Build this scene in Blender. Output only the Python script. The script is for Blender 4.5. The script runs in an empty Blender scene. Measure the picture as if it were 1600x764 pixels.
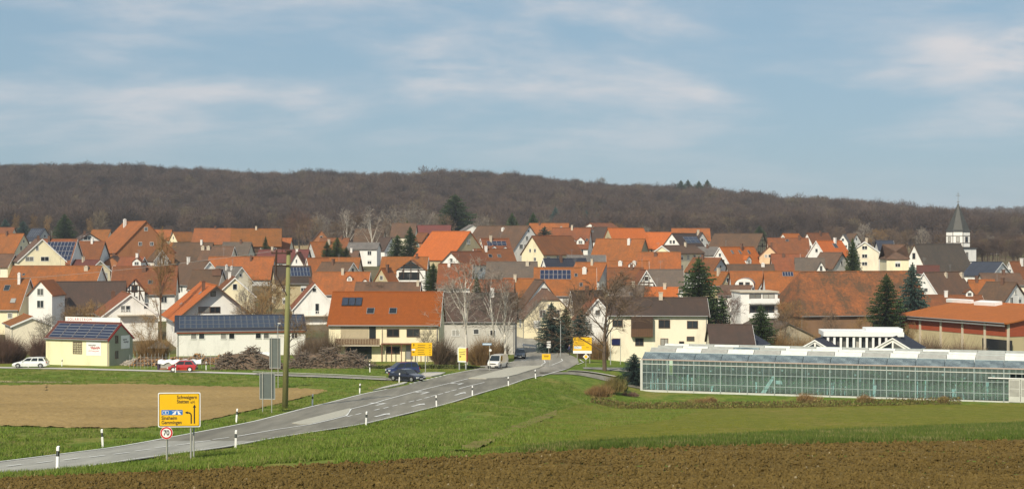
import bpy, math, random
import numpy as np
from mathutils import Vector, Matrix
random.seed(7); rng = np.random.default_rng(7)
scene = bpy.context.scene
COL = scene.collection
R = math.radians

# ------------------------------------------------------------------ camera
F, CX, HY, CZ = 2400.0, 800.0, 375.0, 20.0        # focal length in photo pixels, centre, horizon row, eye height
cam_data = bpy.data.cameras.new('camera')
cam_data.sensor_width = 36.0
cam_data.lens = F / 1600 * 36.0
cam_data.clip_start = 0.5; cam_data.clip_end = 12000
cam = bpy.data.objects.new('camera', cam_data); COL.objects.link(cam)
cam.location = (0, 0, CZ)
cam.rotation_euler = (R(90) - math.atan((382 - HY) / F), 0, 0)
scene.camera = cam

# ------------------------------------------------------------------ world, sun, exposure
SUN_AZ, SUN_EL = R(25), R(39)                     # sun behind the camera, to its left
sun_dir = Vector((-math.sin(SUN_AZ) * math.cos(SUN_EL), -math.cos(SUN_AZ) * math.cos(SUN_EL), math.sin(SUN_EL)))
world = bpy.data.worlds.new('World'); scene.world = world; world.use_nodes = True
nt = world.node_tree; nt.nodes.clear()
def N(tree, typ, **kw):
    n = tree.nodes.new(typ)
    for k, v in kw.items():
        if k.startswith('i_'):
            key = k[2:]
            n.inputs[int(key) if key.isdigit() else key.replace('_', ' ')].default_value = v
        else: setattr(n, k, v)
    return n
sky = N(nt, 'ShaderNodeTexSky', sky_type='NISHITA', sun_disc=False, sun_elevation=SUN_EL, sun_rotation=R(180) + SUN_AZ,
        air_density=1.0, dust_density=0.8, ozone_density=1.6, altitude=250)
tc = N(nt, 'ShaderNodeTexCoord')
sep = N(nt, 'ShaderNodeSeparateXYZ'); nt.links.new(tc.outputs['Generated'], sep.inputs[0])
zz = N(nt, 'ShaderNodeMath', operation='MAXIMUM', i_1=0.0); nt.links.new(sep.outputs['Z'], zz.inputs[0])
za = N(nt, 'ShaderNodeMath', operation='ADD', i_1=0.2); nt.links.new(zz.outputs[0], za.inputs[0])
dx = N(nt, 'ShaderNodeMath', operation='DIVIDE'); nt.links.new(sep.outputs['X'], dx.inputs[0]); nt.links.new(za.outputs[0], dx.inputs[1])
dy = N(nt, 'ShaderNodeMath', operation='DIVIDE'); nt.links.new(sep.outputs['Y'], dy.inputs[0]); nt.links.new(za.outputs[0], dy.inputs[1])
cmb = N(nt, 'ShaderNodeCombineXYZ'); nt.links.new(dx.outputs[0], cmb.inputs[0]); nt.links.new(dy.outputs[0], cmb.inputs[1])
def cloud_noise(scale, detail, rough, off, lo, hi):
    mp = N(nt, 'ShaderNodeMapping'); mp.inputs['Location'].default_value = off
    mp.inputs['Scale'].default_value = (0.8, 1.0, 1.0)
    nt.links.new(cmb.outputs[0], mp.inputs[0])
    nz = N(nt, 'ShaderNodeTexNoise', i_Scale=scale, i_Detail=detail, i_Roughness=rough, i_Distortion=0.25)
    nt.links.new(mp.outputs[0], nz.inputs['Vector'])
    mr = N(nt, 'ShaderNodeMapRange', interpolation_type='SMOOTHSTEP', i_1=lo, i_2=hi); nt.links.new(nz.outputs['Fac'], mr.inputs[0])
    return mr
OFF1, OFF2 = (4.534117, 19.2459, 0), (2.526618, 14.096338, 0)
c1 = cloud_noise(1.5, 7, 0.55, OFF1, 0.385, 0.615)
c2 = cloud_noise(4.2, 6, 0.55, OFF2, 0.24, 0.62)
cm = N(nt, 'ShaderNodeMath', operation='MULTIPLY'); nt.links.new(c1.outputs[0], cm.inputs[0]); nt.links.new(c2.outputs[0], cm.inputs[1])
ca = N(nt, 'ShaderNodeMath', operation='MULTIPLY_ADD', i_1=1.0, i_2=0.04, use_clamp=True); nt.links.new(cm.outputs[0], ca.inputs[0])
hz_ = N(nt, 'ShaderNodeMapRange', interpolation_type='SMOOTHSTEP', i_1=0.035, i_2=0.11, i_3=0.18, i_4=1.0); nt.links.new(sep.outputs['Z'], hz_.inputs[0])   # low clouds sink into the horizon haze
ch_ = N(nt, 'ShaderNodeMath', operation='MULTIPLY'); nt.links.new(ca.outputs[0], ch_.inputs[0]); nt.links.new(hz_.outputs[0], ch_.inputs[1]); ca = ch_
veil = N(nt, 'ShaderNodeMix', data_type='RGBA', i_0=0.74); veil.inputs[7].default_value = (2.35, 3.9, 5.2, 1)     # thin high veil over the whole sky
nt.links.new(sky.outputs[0], veil.inputs[6])
mixs = N(nt, 'ShaderNodeMix', data_type='RGBA')
mixs.inputs[7].default_value = (6.6, 6.55, 6.75, 1)
nt.links.new(ca.outputs[0], mixs.inputs[0]); nt.links.new(veil.outputs[2], mixs.inputs[6])
bg = N(nt, 'ShaderNodeBackground', i_Strength=0.10); nt.links.new(mixs.outputs[2], bg.inputs[0])
wo = N(nt, 'ShaderNodeOutputWorld'); nt.links.new(bg.outputs[0], wo.inputs[0])

sl = bpy.data.lights.new('sun', 'SUN'); sl.energy = 4.7; sl.angle = R(0.53); sl.color = (1.0, 0.90, 0.71)
so = bpy.data.objects.new('sun', sl); COL.objects.link(so)
so.rotation_euler = (-sun_dir).to_track_quat('-Z', 'Y').to_euler(); so.location = (-60, -60, 120)
scene.view_settings.view_transform = 'Standard'; scene.view_settings.look = 'None'
scene.view_settings.exposure = 0.05; scene.view_settings.gamma = 1.0; scene.view_settings.use_curve_mapping = False
scene.render.engine = 'CYCLES'
scene.cycles.max_bounces = 6; scene.cycles.transparent_max_bounces = 12
scene.cycles.diffuse_bounces = 3; scene.cycles.glossy_bounces = 3; scene.cycles.transmission_bounces = 4
scene.cycles.caustics_reflective = False; scene.cycles.caustics_refractive = False

HAZE = 0.00012
# ------------------------------------------------------------------ terrain height (metres; the eye is at z = 20)
LP = [(-60, 0), (0, 1.7), (50, 8.0), (64, 9.7), (70, 10.4), (92, 12.4), (116, 13.9), (143, 15.3), (165, 16.0), (190, 17.0), (230, 18.2), (260, 18.6),
      (300, 18.0), (330, 16.8), (360, 14.5), (400, 11.3), (450, 8.8), (500, 7.5), (600, 5.5), (700, 4.5), (900, 3.5), (4000, 3.5)]
RP = [(-60, 0), (0, 1.7), (50, 7.75), (65, 8.85), (70, 9.2), (90, 11.2), (120, 14.2), (150, 17.0), (175, 19.2), (200, 19.4), (260, 19.0),
      (300, 18.2), (330, 16.8), (360, 14.5), (400, 11.3), (450, 8.8), (500, 7.5), (600, 5.5), (700, 4.5), (900, 3.5), (4000, 3.5)]
_t = np.arange(-60, 4001, 1.0)
def _prof(P):
    v = np.interp(_t, [p[0] for p in P], [p[1] for p in P])
    k = np.hanning(15); k /= k.sum()
    vp = np.concatenate([np.full(7, v[0]), v, np.full(7, v[-1])])
    return np.convolve(vp, k, 'valid')
_L, _Rr = _prof(LP), _prof(RP)
def sstep(a, b, x):
    t = np.clip((np.asarray(x, float) - a) / (b - a), 0, 1); return t * t * (3 - 2 * t)
def _solveY(r):
    """distance at which drop/distance equals r on the road profile"""
    lo, hi = 30.0, 330.0
    for _ in range(50):
        m = (lo + hi) / 2
        if np.interp(m, _t, _L) / m > r: lo = m
        else: hi = m
    return lo
EL = [(0, 722), (196, 696), (400, 657.5), (486, 635), (564, 616), (628, 604), (697, 586), (760, 574), (802, 565), (806, 560), (799, 548), (795, 540), (795, 532), (799, 526), (804, 521), (808, 517)]
ER = [(0, 744), (196, 721.5), (298, 707), (400, 691), (430, 685.5), (572, 663), (683, 636), (753, 615), (795, 603), (825, 592), (845, 587.5), (870, 581), (888, 576.5), (905, 567), (902, 560), (882, 550), (860, 541), (840, 533), (826, 526), (817, 519.5)]
def edge_world(E):
    out = []
    for x, y in E:
        Y = _solveY((y - HY) / F); out.append((Y, (x - CX) / F * Y))
    out.sort()
    (y0, x0), (y1, x1) = out[0], out[2]
    g = (x1 - x0) / (y1 - y0)
    return [(y0 - 60, x0 - 60 * g)] + out
_el, _er = edge_world(EL), edge_world(ER)
def Xl(Y): return np.interp(Y, [p[0] for p in _el], [p[1] for p in _el])
def Xr(Y): return np.interp(Y, [p[0] for p in _er], [p[1] for p in _er])
HC = [(-900, 52), (-700, 49), (-450, 47.5), (-310, 47), (-200, 40), (-110, 40.5), (0, 38), (112, 29.5), (225, 19), (290, 12.5), (330, 4), (366, -5), (420, -11), (520, -13), (1200, -13)]
FH = [(-400, -4), (500, 10), (680, 25), (867, 21), (1100, 18), (1600, 15)]
def zg(x, y):
    x = np.asarray(x, float); y = np.asarray(y, float)
    l = np.interp(y, _t, _L); r = np.interp(y, _t, _Rr)
    w = sstep(2, 14, x - Xr(y)) * (1 - sstep(255, 300, y))
    d = l * (1 - w) + r * w
    d = d - 1.5 * np.exp(-((y - 213) / 7.0) ** 2) * (1 - sstep(17, 26, x)) * w
    z = CZ - d
    hc = CZ + np.interp(x * 1350.0 / np.maximum(y, 1350), [p[0] for p in HC], [p[1] for p in HC])
    z = z + (hc - z) * sstep(820, 1350, y)
    fh = CZ + np.interp(x, [p[0] for p in FH], [p[1] for p in FH])
    z = np.where(y > 1300, z + (np.maximum(fh, CZ - 4) - z) * sstep(1300, 2150, y), z)
    return z
def zgs(x, y): return float(zg(x, y))
def px2w(px, py, lo=20.0, hi=900.0):
    """ground point seen at a photo pixel"""
    k = (px - CX) / F; q = (py - HY) / F
    a = np.arange(lo, hi, 0.5)
    h = zg(k * a, a) - (CZ - q * a)
    i = np.argmax(h >= 0)
    if h[i] < 0: return None
    l, u = a[max(i - 1, 0)], a[i]
    for _ in range(25):
        m = (l + u) / 2
        if zgs(k * m, m) - (CZ - q * m) >= 0: u = m
        else: l = m
    return Vector((k * u, u, zgs(k * u, u)))
def at(px, py, d):
    """point at distance d seen at a photo pixel"""
    return Vector(((px - CX) / F * d, d, CZ - (py - HY) / F * d))
def gpt(px, d):
    x = (px - CX) / F * d
    return Vector((x, d, zgs(x, d)))

# ------------------------------------------------------------------ mesh building
class MB:
    def __init__(s): s.v = []; s.f = []; s.m = []
    def add(s, vs, fs, mi=0, M=None):
        o = len(s.v)
        s.v += [tuple(M @ Vector(p)) for p in vs] if M is not None else [tuple(p) for p in vs]
        s.f += [tuple(i + o for i in f) for f in fs]; s.m += [mi] * len(fs)
        return s
    def box(s, x0, x1, y0, y1, z0, z1, mi=0, M=None):
        return s.add([(x0, y0, z0), (x1, y0, z0), (x1, y1, z0), (x0, y1, z0), (x0, y0, z1), (x1, y0, z1), (x1, y1, z1), (x0, y1, z1)],
                     [(0, 3, 2, 1), (4, 5, 6, 7), (0, 1, 5, 4), (1, 2, 6, 5), (2, 3, 7, 6), (3, 0, 4, 7)], mi, M)
    def tube(s, p0, p1, r0, r1=None, n=6, mi=0, cap=True):
        if r1 is None: r1 = r0
        p0 = Vector(p0); p1 = Vector(p1); d = (p1 - p0)
        if d.length < 1e-6: return s
        d.normalize(); a = d.orthogonal().normalized(); b = d.cross(a)
        vs = []
        for p, r in ((p0, r0), (p1, r1)):
            for i in range(n):
                t = 2 * math.pi * i / n; vs.append(p + (a * math.cos(t) + b * math.sin(t)) * r)
        fs = [(i, (i + 1) % n, n + (i + 1) % n, n + i) for i in range(n)]
        if cap: fs += [tuple(range(n - 1, -1, -1)), tuple(range(n, 2 * n))]
        return s.add(vs, fs, mi)
    def strip(s, p0, p1, w, side, mi=0):
        p0 = Vector(p0); p1 = Vector(p1); sd = side * (w / 2)
        return s.add([p0 - sd, p0 + sd, p1 + sd * 0.4, p1 - sd * 0.4], [(0, 1, 2, 3)], mi)
    def prism(s, prof, x0, x1, mi=0, M=None):
        """profile in (y, z), counter-clockwise seen from +x, swept along x"""
        n = len(prof)
        vs = [(x0, y, z) for y, z in prof] + [(x1, y, z) for y, z in prof]
        fs = [tuple(range(n - 1, -1, -1)), tuple(range(n, 2 * n))] + [(i, (i + 1) % n, n + (i + 1) % n, n + i) for i in range(n)]
        return s.add(vs, fs, mi, M)
    def shell(s, top, polys, t, mi=0):
        """a slab: polygons of the upper surface, thickened downwards"""
        n = len(top); vs = [tuple(p) for p in top] + [(p[0], p[1], p[2] - t) for p in top]
        fs = [tuple(p) for p in polys] + [tuple(n + i for i in reversed(p)) for p in polys]
        cnt = {}
        for p in polys:
            for a, b in zip(p, p[1:] + p[:1]): cnt[(a, b)] = 1
        for (a, b) in cnt:
            if (b, a) not in cnt: fs.append((b, a, n + a, n + b))
        return s.add(vs, fs, mi)
    def mesh(s, name, mats, uv=False, smooth=False):
        me = bpy.data.meshes.new(name)
        me.from_pydata(s.v, [], s.f)
        for m in (mats if isinstance(mats, (list, tuple)) else [mats]): me.materials.append(m)
        if any(s.m): me.polygons.foreach_set('material_index', s.m)
        if smooth: me.polygons.foreach_set('use_smooth', [True] * len(me.polygons))
        if uv:
            ul = me.uv_layers.new(name='UVMap'); up = Vector((0, 0, 1))
            for p in me.polygons:
                n = p.normal
                ux = up.cross(n)
                ux = ux.normalized() if ux.length > 1e-3 else Vector((1, 0, 0))
                vx = n.cross(ux)
                for li in p.loop_indices:
                    co = me.vertices[me.loops[li].vertex_index].co
                    ul.data[li].uv = (co.dot(ux), co.dot(vx))
        me.update()
        return me
    def build(s, name, mats, parent=None, uv=False, smooth=False, loc=None, rot=None):
        return link(s.mesh(name, mats, uv, smooth), name, parent, loc, rot)
def link(me, name, parent=None, loc=None, rot=None):
    o = bpy.data.objects.new(name, me); COL.objects.link(o)
    if parent is not None: o.parent = parent
    if loc is not None: o.location = loc
    if rot is not None: o.rotation_euler = rot
    return o
def empty(name, loc=(0, 0, 0), rz=0.0):
    o = bpy.data.objects.new(name, None); COL.objects.link(o); o.empty_display_size = 0.3
    o.location = loc; o.rotation_euler = (0, 0, rz); return o
def tag(o, label=None, cat=None, group=None, kind=None):
    if label: o['label'] = label
    if cat: o['category'] = cat
    if group: o['group'] = group
    if kind: o['kind'] = kind
    return o
def copy_tree(o, parent=None):
    c = o.copy(); COL.objects.link(c); c.parent = parent
    for ch in o.children: copy_tree(ch, c)
    return c

# ------------------------------------------------------------------ materials
def new_mat(name):
    m = bpy.data.materials.new(name); m.use_nodes = True
    t = m.node_tree; t.nodes.clear()
    out = t.nodes.new('ShaderNodeOutputMaterial'); b = t.nodes.new('ShaderNodeBsdfPrincipled')
    t.links.new(b.outputs[0], out.inputs[0]); return m, t, b, out
def ramp(t, fac, stops, interp='LINEAR'):
    r = t.nodes.new('ShaderNodeValToRGB'); r.color_ramp.interpolation = interp
    e = r.color_ramp.elements
    while len(e) < len(stops): e.new(0.5)
    for i, (p, c) in enumerate(stops): e[i].position = p; e[i].color = (*c, 1) if len(c) == 3 else c
    t.links.new(fac, r.inputs[0]); return r.outputs[0]
def noise(t, scale, detail=4, rough=0.6, vec=None, coord='Object', out='Fac', stretch=None):
    if vec is None:
        c = t.nodes.new('ShaderNodeTexCoord'); vec = c.outputs[coord]
    if stretch:
        mp = t.nodes.new('ShaderNodeMapping'); mp.inputs['Scale'].default_value = stretch; t.links.new(vec, mp.inputs[0]); vec = mp.outputs[0]
    n = t.nodes.new('ShaderNodeTexNoise'); n.inputs['Scale'].default_value = scale; n.inputs['Detail'].default_value = detail; n.inputs['Roughness'].default_value = rough
    t.links.new(vec, n.inputs['Vector']); return n.outputs[out]
def mixc(t, fac, a, b, blend='MIX'):
    m = t.nodes.new('ShaderNodeMix'); m.data_type = 'RGBA'; m.blend_type = blend
    for i, v in ((0, fac), (6, a), (7, b)):
        if hasattr(v, 'is_linked') or hasattr(v, 'links'): t.links.new(v, m.inputs[i])
        elif i == 0: m.inputs[0].default_value = v
        else: m.inputs[i].default_value = (*v, 1) if len(v) == 3 else v
    return m.outputs[2]
def math_(t, op, a, b=None, c=None):
    m = t.nodes.new('ShaderNodeMath'); m.operation = op
    for i, v in enumerate((a, b, c)):
        if v is None: continue
        if hasattr(v, 'links'): t.links.new(v, m.inputs[i])
        else: m.inputs[i].default_value = v
    return m.outputs[0]
def bump(t, b, h, strength=0.3, dist=0.05):
    bp = t.nodes.new('ShaderNodeBump'); bp.inputs['Strength'].default_value = strength; bp.inputs['Distance'].default_value = dist
    t.links.new(h, bp.inputs['Height']); t.links.new(bp.outputs[0], b.inputs['Normal'])
def obj_random(t):
    return t.nodes.new('ShaderNodeObjectInfo').outputs['Random']
def mul(c, k): return tuple(min(1, v * k) for v in c)
def plain(name, col, rough=0.6, metal=0.0, var=0.18, scale=1.5, spec=0.3, stretch=None, detail=4):
    m, t, b, _ = new_mat(name)
    n = noise(t, scale, detail, 0.6, stretch=stretch)
    t.links.new(ramp(t, n, [(0.25, mul(col, 1 - var)), (0.75, mul(col, 1 + var))]), b.inputs['Base Color'])
    b.inputs['Roughness'].default_value = rough; b.inputs['Metallic'].default_value = metal
    b.inputs['Specular IOR Level'].default_value = spec
    return m
def plaster(name, col):
    m, t, b, _ = new_mat(name)
    n1 = noise(t, 0.55, 5, 0.65, stretch=(1, 1, 0.35)); n2 = noise(t, 6, 3, 0.6)
    c = ramp(t, n1, [(0.25, mul(col, 0.70)), (0.5, col), (0.8, mul(col, 1.04))])
    c = mixc(t, 0.25, c, ramp(t, n2, [(0.3, mul(col, 0.85)), (0.7, mul(col, 1.05))]))
    t.links.new(c, b.inputs['Base Color']); b.inputs['Roughness'].default_value = 0.85; b.inputs['Specular IOR Level'].default_value = 0.15
    bump(t, b, n2, 0.12, 0.01)
    return m
def roof_mat(name, col, col2, patch=0.35, tile=(0.30, 0.34), vary=1.0):
    """clay tiles in rows down the slope, weathered in patches"""
    m, t, b, _ = new_mat(name)
    uv = t.nodes.new('ShaderNodeUVMap').outputs[0]
    br = t.nodes.new('ShaderNodeTexBrick'); br.offset = 0.5
    br.inputs['Scale'].default_value = 1.0; br.inputs['Brick Width'].default_value = tile[0]; br.inputs['Row Height'].default_value = tile[1]
    br.inputs['Mortar Size'].default_value = 0.022; br.inputs['Mortar Smooth'].default_value = 0.6; br.inputs['Bias'].default_value = 0.0
    br.inputs['Color1'].default_value = (*mul(col, 0.90), 1); br.inputs['Color2'].default_value = (*mul(col, 1.10), 1); br.inputs['Mortar'].default_value = (*mul(col, 0.45), 1)
    t.links.new(uv, br.inputs['Vector'])
    n1 = noise(t, 0.35, 6, 0.68, coord='Object'); n2 = noise(t, 2.2, 5, 0.7, coord='Object')
    st = noise(t, 1.4, 4, 0.6, vec=uv, stretch=(1.0, 0.12, 1))
    f = math_(t, 'MULTIPLY_ADD', n2, 0.45, math_(t, 'MULTIPLY', n1, 0.6))
    fac = ramp(t, f, [(0.40, (0, 0, 0)), (0.62, (patch * 2.3,) * 3)])
    c = mixc(t, fac, br.outputs['Color'], col2)
    c = mixc(t, ramp(t, st, [(0.45, (0, 0, 0)), (0.75, (0.42,) * 3)]), c, mul(col2, 0.8))
    hs = t.nodes.new('ShaderNodeHueSaturation'); rnd = obj_random(t)
    t.links.new(math_(t, 'MULTIPLY_ADD', rnd, 0.30 * vary, 1 - 0.15 * vary), hs.inputs['Value'])
    t.links.new(math_(t, 'MULTIPLY_ADD', rnd, -0.012 * vary, 0.5 + 0.008 * vary), hs.inputs['Hue'])
    t.links.new(c, hs.inputs['Color']); t.links.new(hs.outputs[0], b.inputs['Base Color'])
    b.inputs['Roughness'].default_value = 0.8; b.inputs['Specular IOR Level'].default_value = 0.2
    wv = t.nodes.new('ShaderNodeTexWave'); wv.wave_type = 'BANDS'; wv.bands_direction = 'Y'; wv.wave_profile = 'SAW'; wv.inputs['Scale'].default_value = 1 / tile[1] / 2 / math.pi * 6.2832 / 2
    t.links.new(uv, wv.inputs['Vector'])
    bump(t, b, math_(t, 'ADD', wv.outputs['Fac'], br.outputs['Fac']), 0.35, 0.03)
    return m
ROOF = {
    'or': roof_mat('roof_bright_orange', (0.47, 0.130, 0.028), (0.31, 0.095, 0.028), 0.25),
    'ot': roof_mat('roof_orange_weathered', (0.36, 0.115, 0.030), (0.175, 0.075, 0.031), 0.36),
    'om': roof_mat('roof_orange_plain', (0.275, 0.074, 0.013), (0.22, 0.062, 0.014), 0.25, vary=0.0),
    'rb': roof_mat('roof_red_brown', (0.265, 0.086, 0.034), (0.135, 0.060, 0.034), 0.36),
    'dr': roof_mat('roof_dark_red', (0.155, 0.048, 0.040), (0.10, 0.045, 0.038), 0.28),
    'br': roof_mat('roof_brown', (0.165, 0.090, 0.055), (0.092, 0.062, 0.046), 0.40),
    'db': roof_mat('roof_dark_brown', (0.088, 0.055, 0.042), (0.055, 0.042, 0.036), 0.35),
    'gr': roof_mat('roof_grey', (0.19, 0.17, 0.155), (0.115, 0.105, 0.10), 0.35, (0.9, 1.2)),
    'gb': roof_mat('roof_grey_brown', (0.155, 0.115, 0.088), (0.095, 0.08, 0.068), 0.40),
    'bl': roof_mat('roof_blue_slate', (0.050, 0.058, 0.082), (0.032, 0.036, 0.052), 0.3, (0.3, 0.25)),
    'moss': roof_mat('roof_mossy_orange', (0.36, 0.115, 0.042), (0.105, 0.062, 0.036), 0.50),
}
WALL = {
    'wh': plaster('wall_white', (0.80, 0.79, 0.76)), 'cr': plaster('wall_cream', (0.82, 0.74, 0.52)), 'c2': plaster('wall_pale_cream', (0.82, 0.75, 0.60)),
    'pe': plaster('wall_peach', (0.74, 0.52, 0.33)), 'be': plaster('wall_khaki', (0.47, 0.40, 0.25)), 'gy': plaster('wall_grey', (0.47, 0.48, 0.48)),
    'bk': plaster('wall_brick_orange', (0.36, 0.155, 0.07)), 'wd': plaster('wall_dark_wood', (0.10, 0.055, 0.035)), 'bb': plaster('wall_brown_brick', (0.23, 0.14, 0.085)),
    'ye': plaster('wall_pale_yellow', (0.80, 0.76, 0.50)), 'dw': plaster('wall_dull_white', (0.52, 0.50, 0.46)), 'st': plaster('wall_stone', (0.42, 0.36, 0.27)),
}
M_TIMBER = plain('timber_dark', (0.055, 0.032, 0.022), 0.8, scale=3)
M_FRAME = plain('window_frame_white', (0.72, 0.72, 0.70), 0.5, var=0.05)
M_FRAMEB = plain('window_frame_brown', (0.10, 0.06, 0.04), 0.6, var=0.1)
M_SHUT = plain('shutter_white', (0.62, 0.63, 0.62), 0.6, var=0.06)
def glass_dark():
    m, t, b, _ = new_mat('window_glass_dark')
    r = obj_random(t)
    t.links.new(ramp(t, r, [(0.0, (0.012, 0.014, 0.018)), (0.5, (0.035, 0.042, 0.05)), (0.75, (0.13, 0.13, 0.125)), (1.0, (0.42, 0.41, 0.38))]), b.inputs['Base Color'])
    b.inputs['Roughness'].default_value = 0.08; b.inputs['Specular IOR Level'].default_value = 0.55; return m
M_GLASS = glass_dark()
M_PV = plain('solar_cell_blue', (0.018, 0.026, 0.060), 0.32, var=0.25, scale=8, spec=0.35)
M_PVD = plain('solar_cell_slate', (0.030, 0.040, 0.065), 0.38, var=0.25, scale=3, spec=0.35)
M_ALU = plain('aluminium', (0.55, 0.57, 0.58), 0.4, 0.6, 0.06)
M_GALV = plain('galvanised_steel', (0.40, 0.42, 0.42), 0.5, 0.3, 0.1)
M_WHITE = plain('white_paint', (0.80, 0.80, 0.79), 0.5, var=0.06)
M_BLACK = plain('black_paint', (0.02, 0.02, 0.02), 0.5, var=0.1)
M_CHIM = plaster('chimney_render', (0.55, 0.48, 0.38)); M_CHIMB = plain('chimney_brick', (0.14, 0.075, 0.05), 0.85)
M_CHIMW = plaster('chimney_white', (0.75, 0.73, 0.70))
M_WOOD = plain('brown_wood', (0.125, 0.065, 0.035), 0.7, scale=2, stretch=(1, 1, 6))
M_ZINC = plain('zinc', (0.27, 0.27, 0.27), 0.5, 0.2, 0.1)
# ------------------------------------------------------------------ terrain
def vnoise(x, y, s, seed=0):
    x = np.asarray(x, float) / s; y = np.asarray(y, float) / s
    xi = np.floor(x).astype(np.int64); yi = np.floor(y).astype(np.int64); fx = x - xi; fy = y - yi
    fx = fx * fx * (3 - 2 * fx); fy = fy * fy * (3 - 2 * fy)
    def h(i, j):
        n = (i * 374761393 + j * 668265263 + seed * 974711) & 0x7fffffff
        n = ((n ^ (n >> 13)) * 1274126177) & 0x7fffffff
        return ((n ^ (n >> 16)) & 0xffff) / 65535.0
    return (h(xi, yi) * (1 - fx) + h(xi + 1, yi) * fx) * (1 - fy) + (h(xi, yi + 1) * (1 - fx) + h(xi + 1, yi + 1) * fx) * fy - 0.5
def grid_mesh(name, X, Y, Z, mat, smooth=True):
    ny, nx = X.shape
    me = bpy.data.meshes.new(name)
    co = np.stack([X, Y, Z], -1).reshape(-1, 3)
    i = np.arange(ny - 1)[:, None] * nx + np.arange(nx - 1)[None, :]
    q = np.stack([i, i + 1, i + nx + 1, i + nx], -1).reshape(-1, 4)
    me.vertices.add(len(co)); me.vertices.foreach_set('co', co.astype(np.float32).ravel())
    me.loops.add(q.size); me.loops.foreach_set('vertex_index', q.astype(np.int32).ravel())
    me.polygons.add(len(q)); me.polygons.foreach_set('loop_start', np.arange(0, q.size, 4, dtype=np.int32))
    me.polygons.foreach_set('use_smooth', np.full(len(q), smooth))
    me.materials.append(mat); me.update(calc_edges=True); me.validate()
    return me
def world_sep(t):
    g = t.nodes.new('ShaderNodeNewGeometry'); s = t.nodes.new('ShaderNodeSeparateXYZ'); t.links.new(g.outputs['Position'], s.inputs[0])
    return g.outputs['Position'], s.outputs[0], s.outputs[1]
def mrange(t, v, a, b, c=0.0, d=1.0):
    m = t.nodes.new('ShaderNodeMapRange'); m.interpolation_type = 'SMOOTHSTEP'
    for i, k in ((1, a), (2, b), (3, c), (4, d)): m.inputs[i].default_value = k
    t.links.new(v, m.inputs[0]); return m.outputs[0]
def grass_ground(name, dark, mid, dry, drylo=0.52, dryhi=0.70, village=False):
    m, t, b, _ = new_mat(name)
    pos, px, py = world_sep(t)
    n1 = noise(t, 0.10, 6, 0.62, vec=pos, stretch=(1, 0.45, 1)); n2 = noise(t, 0.9, 6, 0.7, vec=pos, stretch=(1, 0.6, 1)); n3 = noise(t, 7, 4, 0.7, vec=pos)
    c = ramp(t, n2, [(0.30, dark), (0.56, mid), (0.78, mul(mid, 1.25))])
    c = mixc(t, ramp(t, math_(t, 'MULTIPLY_ADD', n2, 0.35, math_(t, 'MULTIPLY', n1, 0.65)), [(drylo, (0, 0, 0)), (dryhi, (0.85,) * 3)]), c, dry)
    c = mixc(t, 0.5, c, ramp(t, n3, [(0.3, (0.45,) * 3), (0.7, (1.35,) * 3)]), 'MULTIPLY')
    if village:
        nv = noise(t, 0.05, 4, 0.6, vec=pos)
        vc = ramp(t, nv, [(0.4, (0.10, 0.10, 0.045)), (0.6, (0.16, 0.125, 0.08))])
        c = mixc(t, mrange(t, py, 236, 262), c, vc)
        c = mixc(t, mrange(t, py, 700, 740), c, ramp(t, nv, [(0.42, (0.36, 0.27, 0.15)), (0.6, (0.26, 0.20, 0.10))]))
        c = mixc(t, mrange(t, py, 840, 900), c, (0.085, 0.06, 0.045))
        f = math_(t, 'MULTIPLY', mrange(t, py, 1600, 1660), math_(t, 'SUBTRACT', 1.0, mrange(t, py, 1920, 1940)))
        c = mixc(t, f, c, (0.42, 0.33, 0.21))
    t.links.new(c, b.inputs['Base Color']); b.inputs['Roughness'].default_value = 0.95; b.inputs['Specular IOR Level'].default_value = 0.05
    bump(t, b, math_(t, 'ADD', n3, n2), 0.6, 0.08)
    return m
def soil(name, c0, c1, c2, big=0.25, fine=5.0, stretch=(1, 1, 1), straw=0.0):
    m, t, b, _ = new_mat(name)
    pos, px, py = world_sep(t)
    n1 = noise(t, big, 5, 0.6, vec=pos, stretch=stretch); n2 = noise(t, fine, 6, 0.75, vec=pos); n3 = noise(t, 1.1, 4, 0.6, vec=pos)
    c = ramp(t, n2, [(0.30, c0), (0.55, c1), (0.75, c2)])
    c = mixc(t, ramp(t, math_(t, 'MULTIPLY_ADD', n3, 0.4, math_(t, 'MULTIPLY', n1, 0.6)), [(0.35, (0.72,) * 3), (0.65, (1.18,) * 3)]), c, c, 'MIX')
    c = mixc(t, 1.0, c, ramp(t, n1, [(0.3, (0.80,) * 3), (0.7, (1.12,) * 3)]), 'MULTIPLY')
    if straw:
        v = t.nodes.new('ShaderNodeTexVoronoi'); v.inputs['Scale'].default_value = 1.8; t.links.new(pos, v.inputs['Vector'])
        c = mixc(t, ramp(t, v.outputs['Distance'], [(0.05, (straw,) * 3), (0.13, (0, 0, 0))]), c, (0.50, 0.43, 0.30))
    t.links.new(c, b.inputs['Base Color']); b.inputs['Roughness'].default_value = 0.95; b.inputs['Specular IOR Level'].default_value = 0.05
    bump(t, b, n2, 0.8, 0.06)
    return m
M_GRASS = grass_ground('meadow_grass', (0.080, 0.125, 0.018), (0.135, 0.198, 0.028), (0.29, 0.22, 0.075), 0.47, 0.66, village=True)
M_CROP = grass_ground('winter_crop', (0.115, 0.132, 0.018), (0.165, 0.170, 0.026), (0.27, 0.195, 0.065), 0.50, 0.72)
M_CROPD = grass_ground('dark_grass', (0.055, 0.085, 0.016), (0.085, 0.122, 0.022), (0.15, 0.13, 0.045), 0.6, 0.8)
M_SOIL = soil('ploughed_soil', (0.085, 0.057, 0.018), (0.145, 0.100, 0.033), (0.215, 0.156, 0.062), 0.3, 6.0, straw=0.5)
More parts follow.
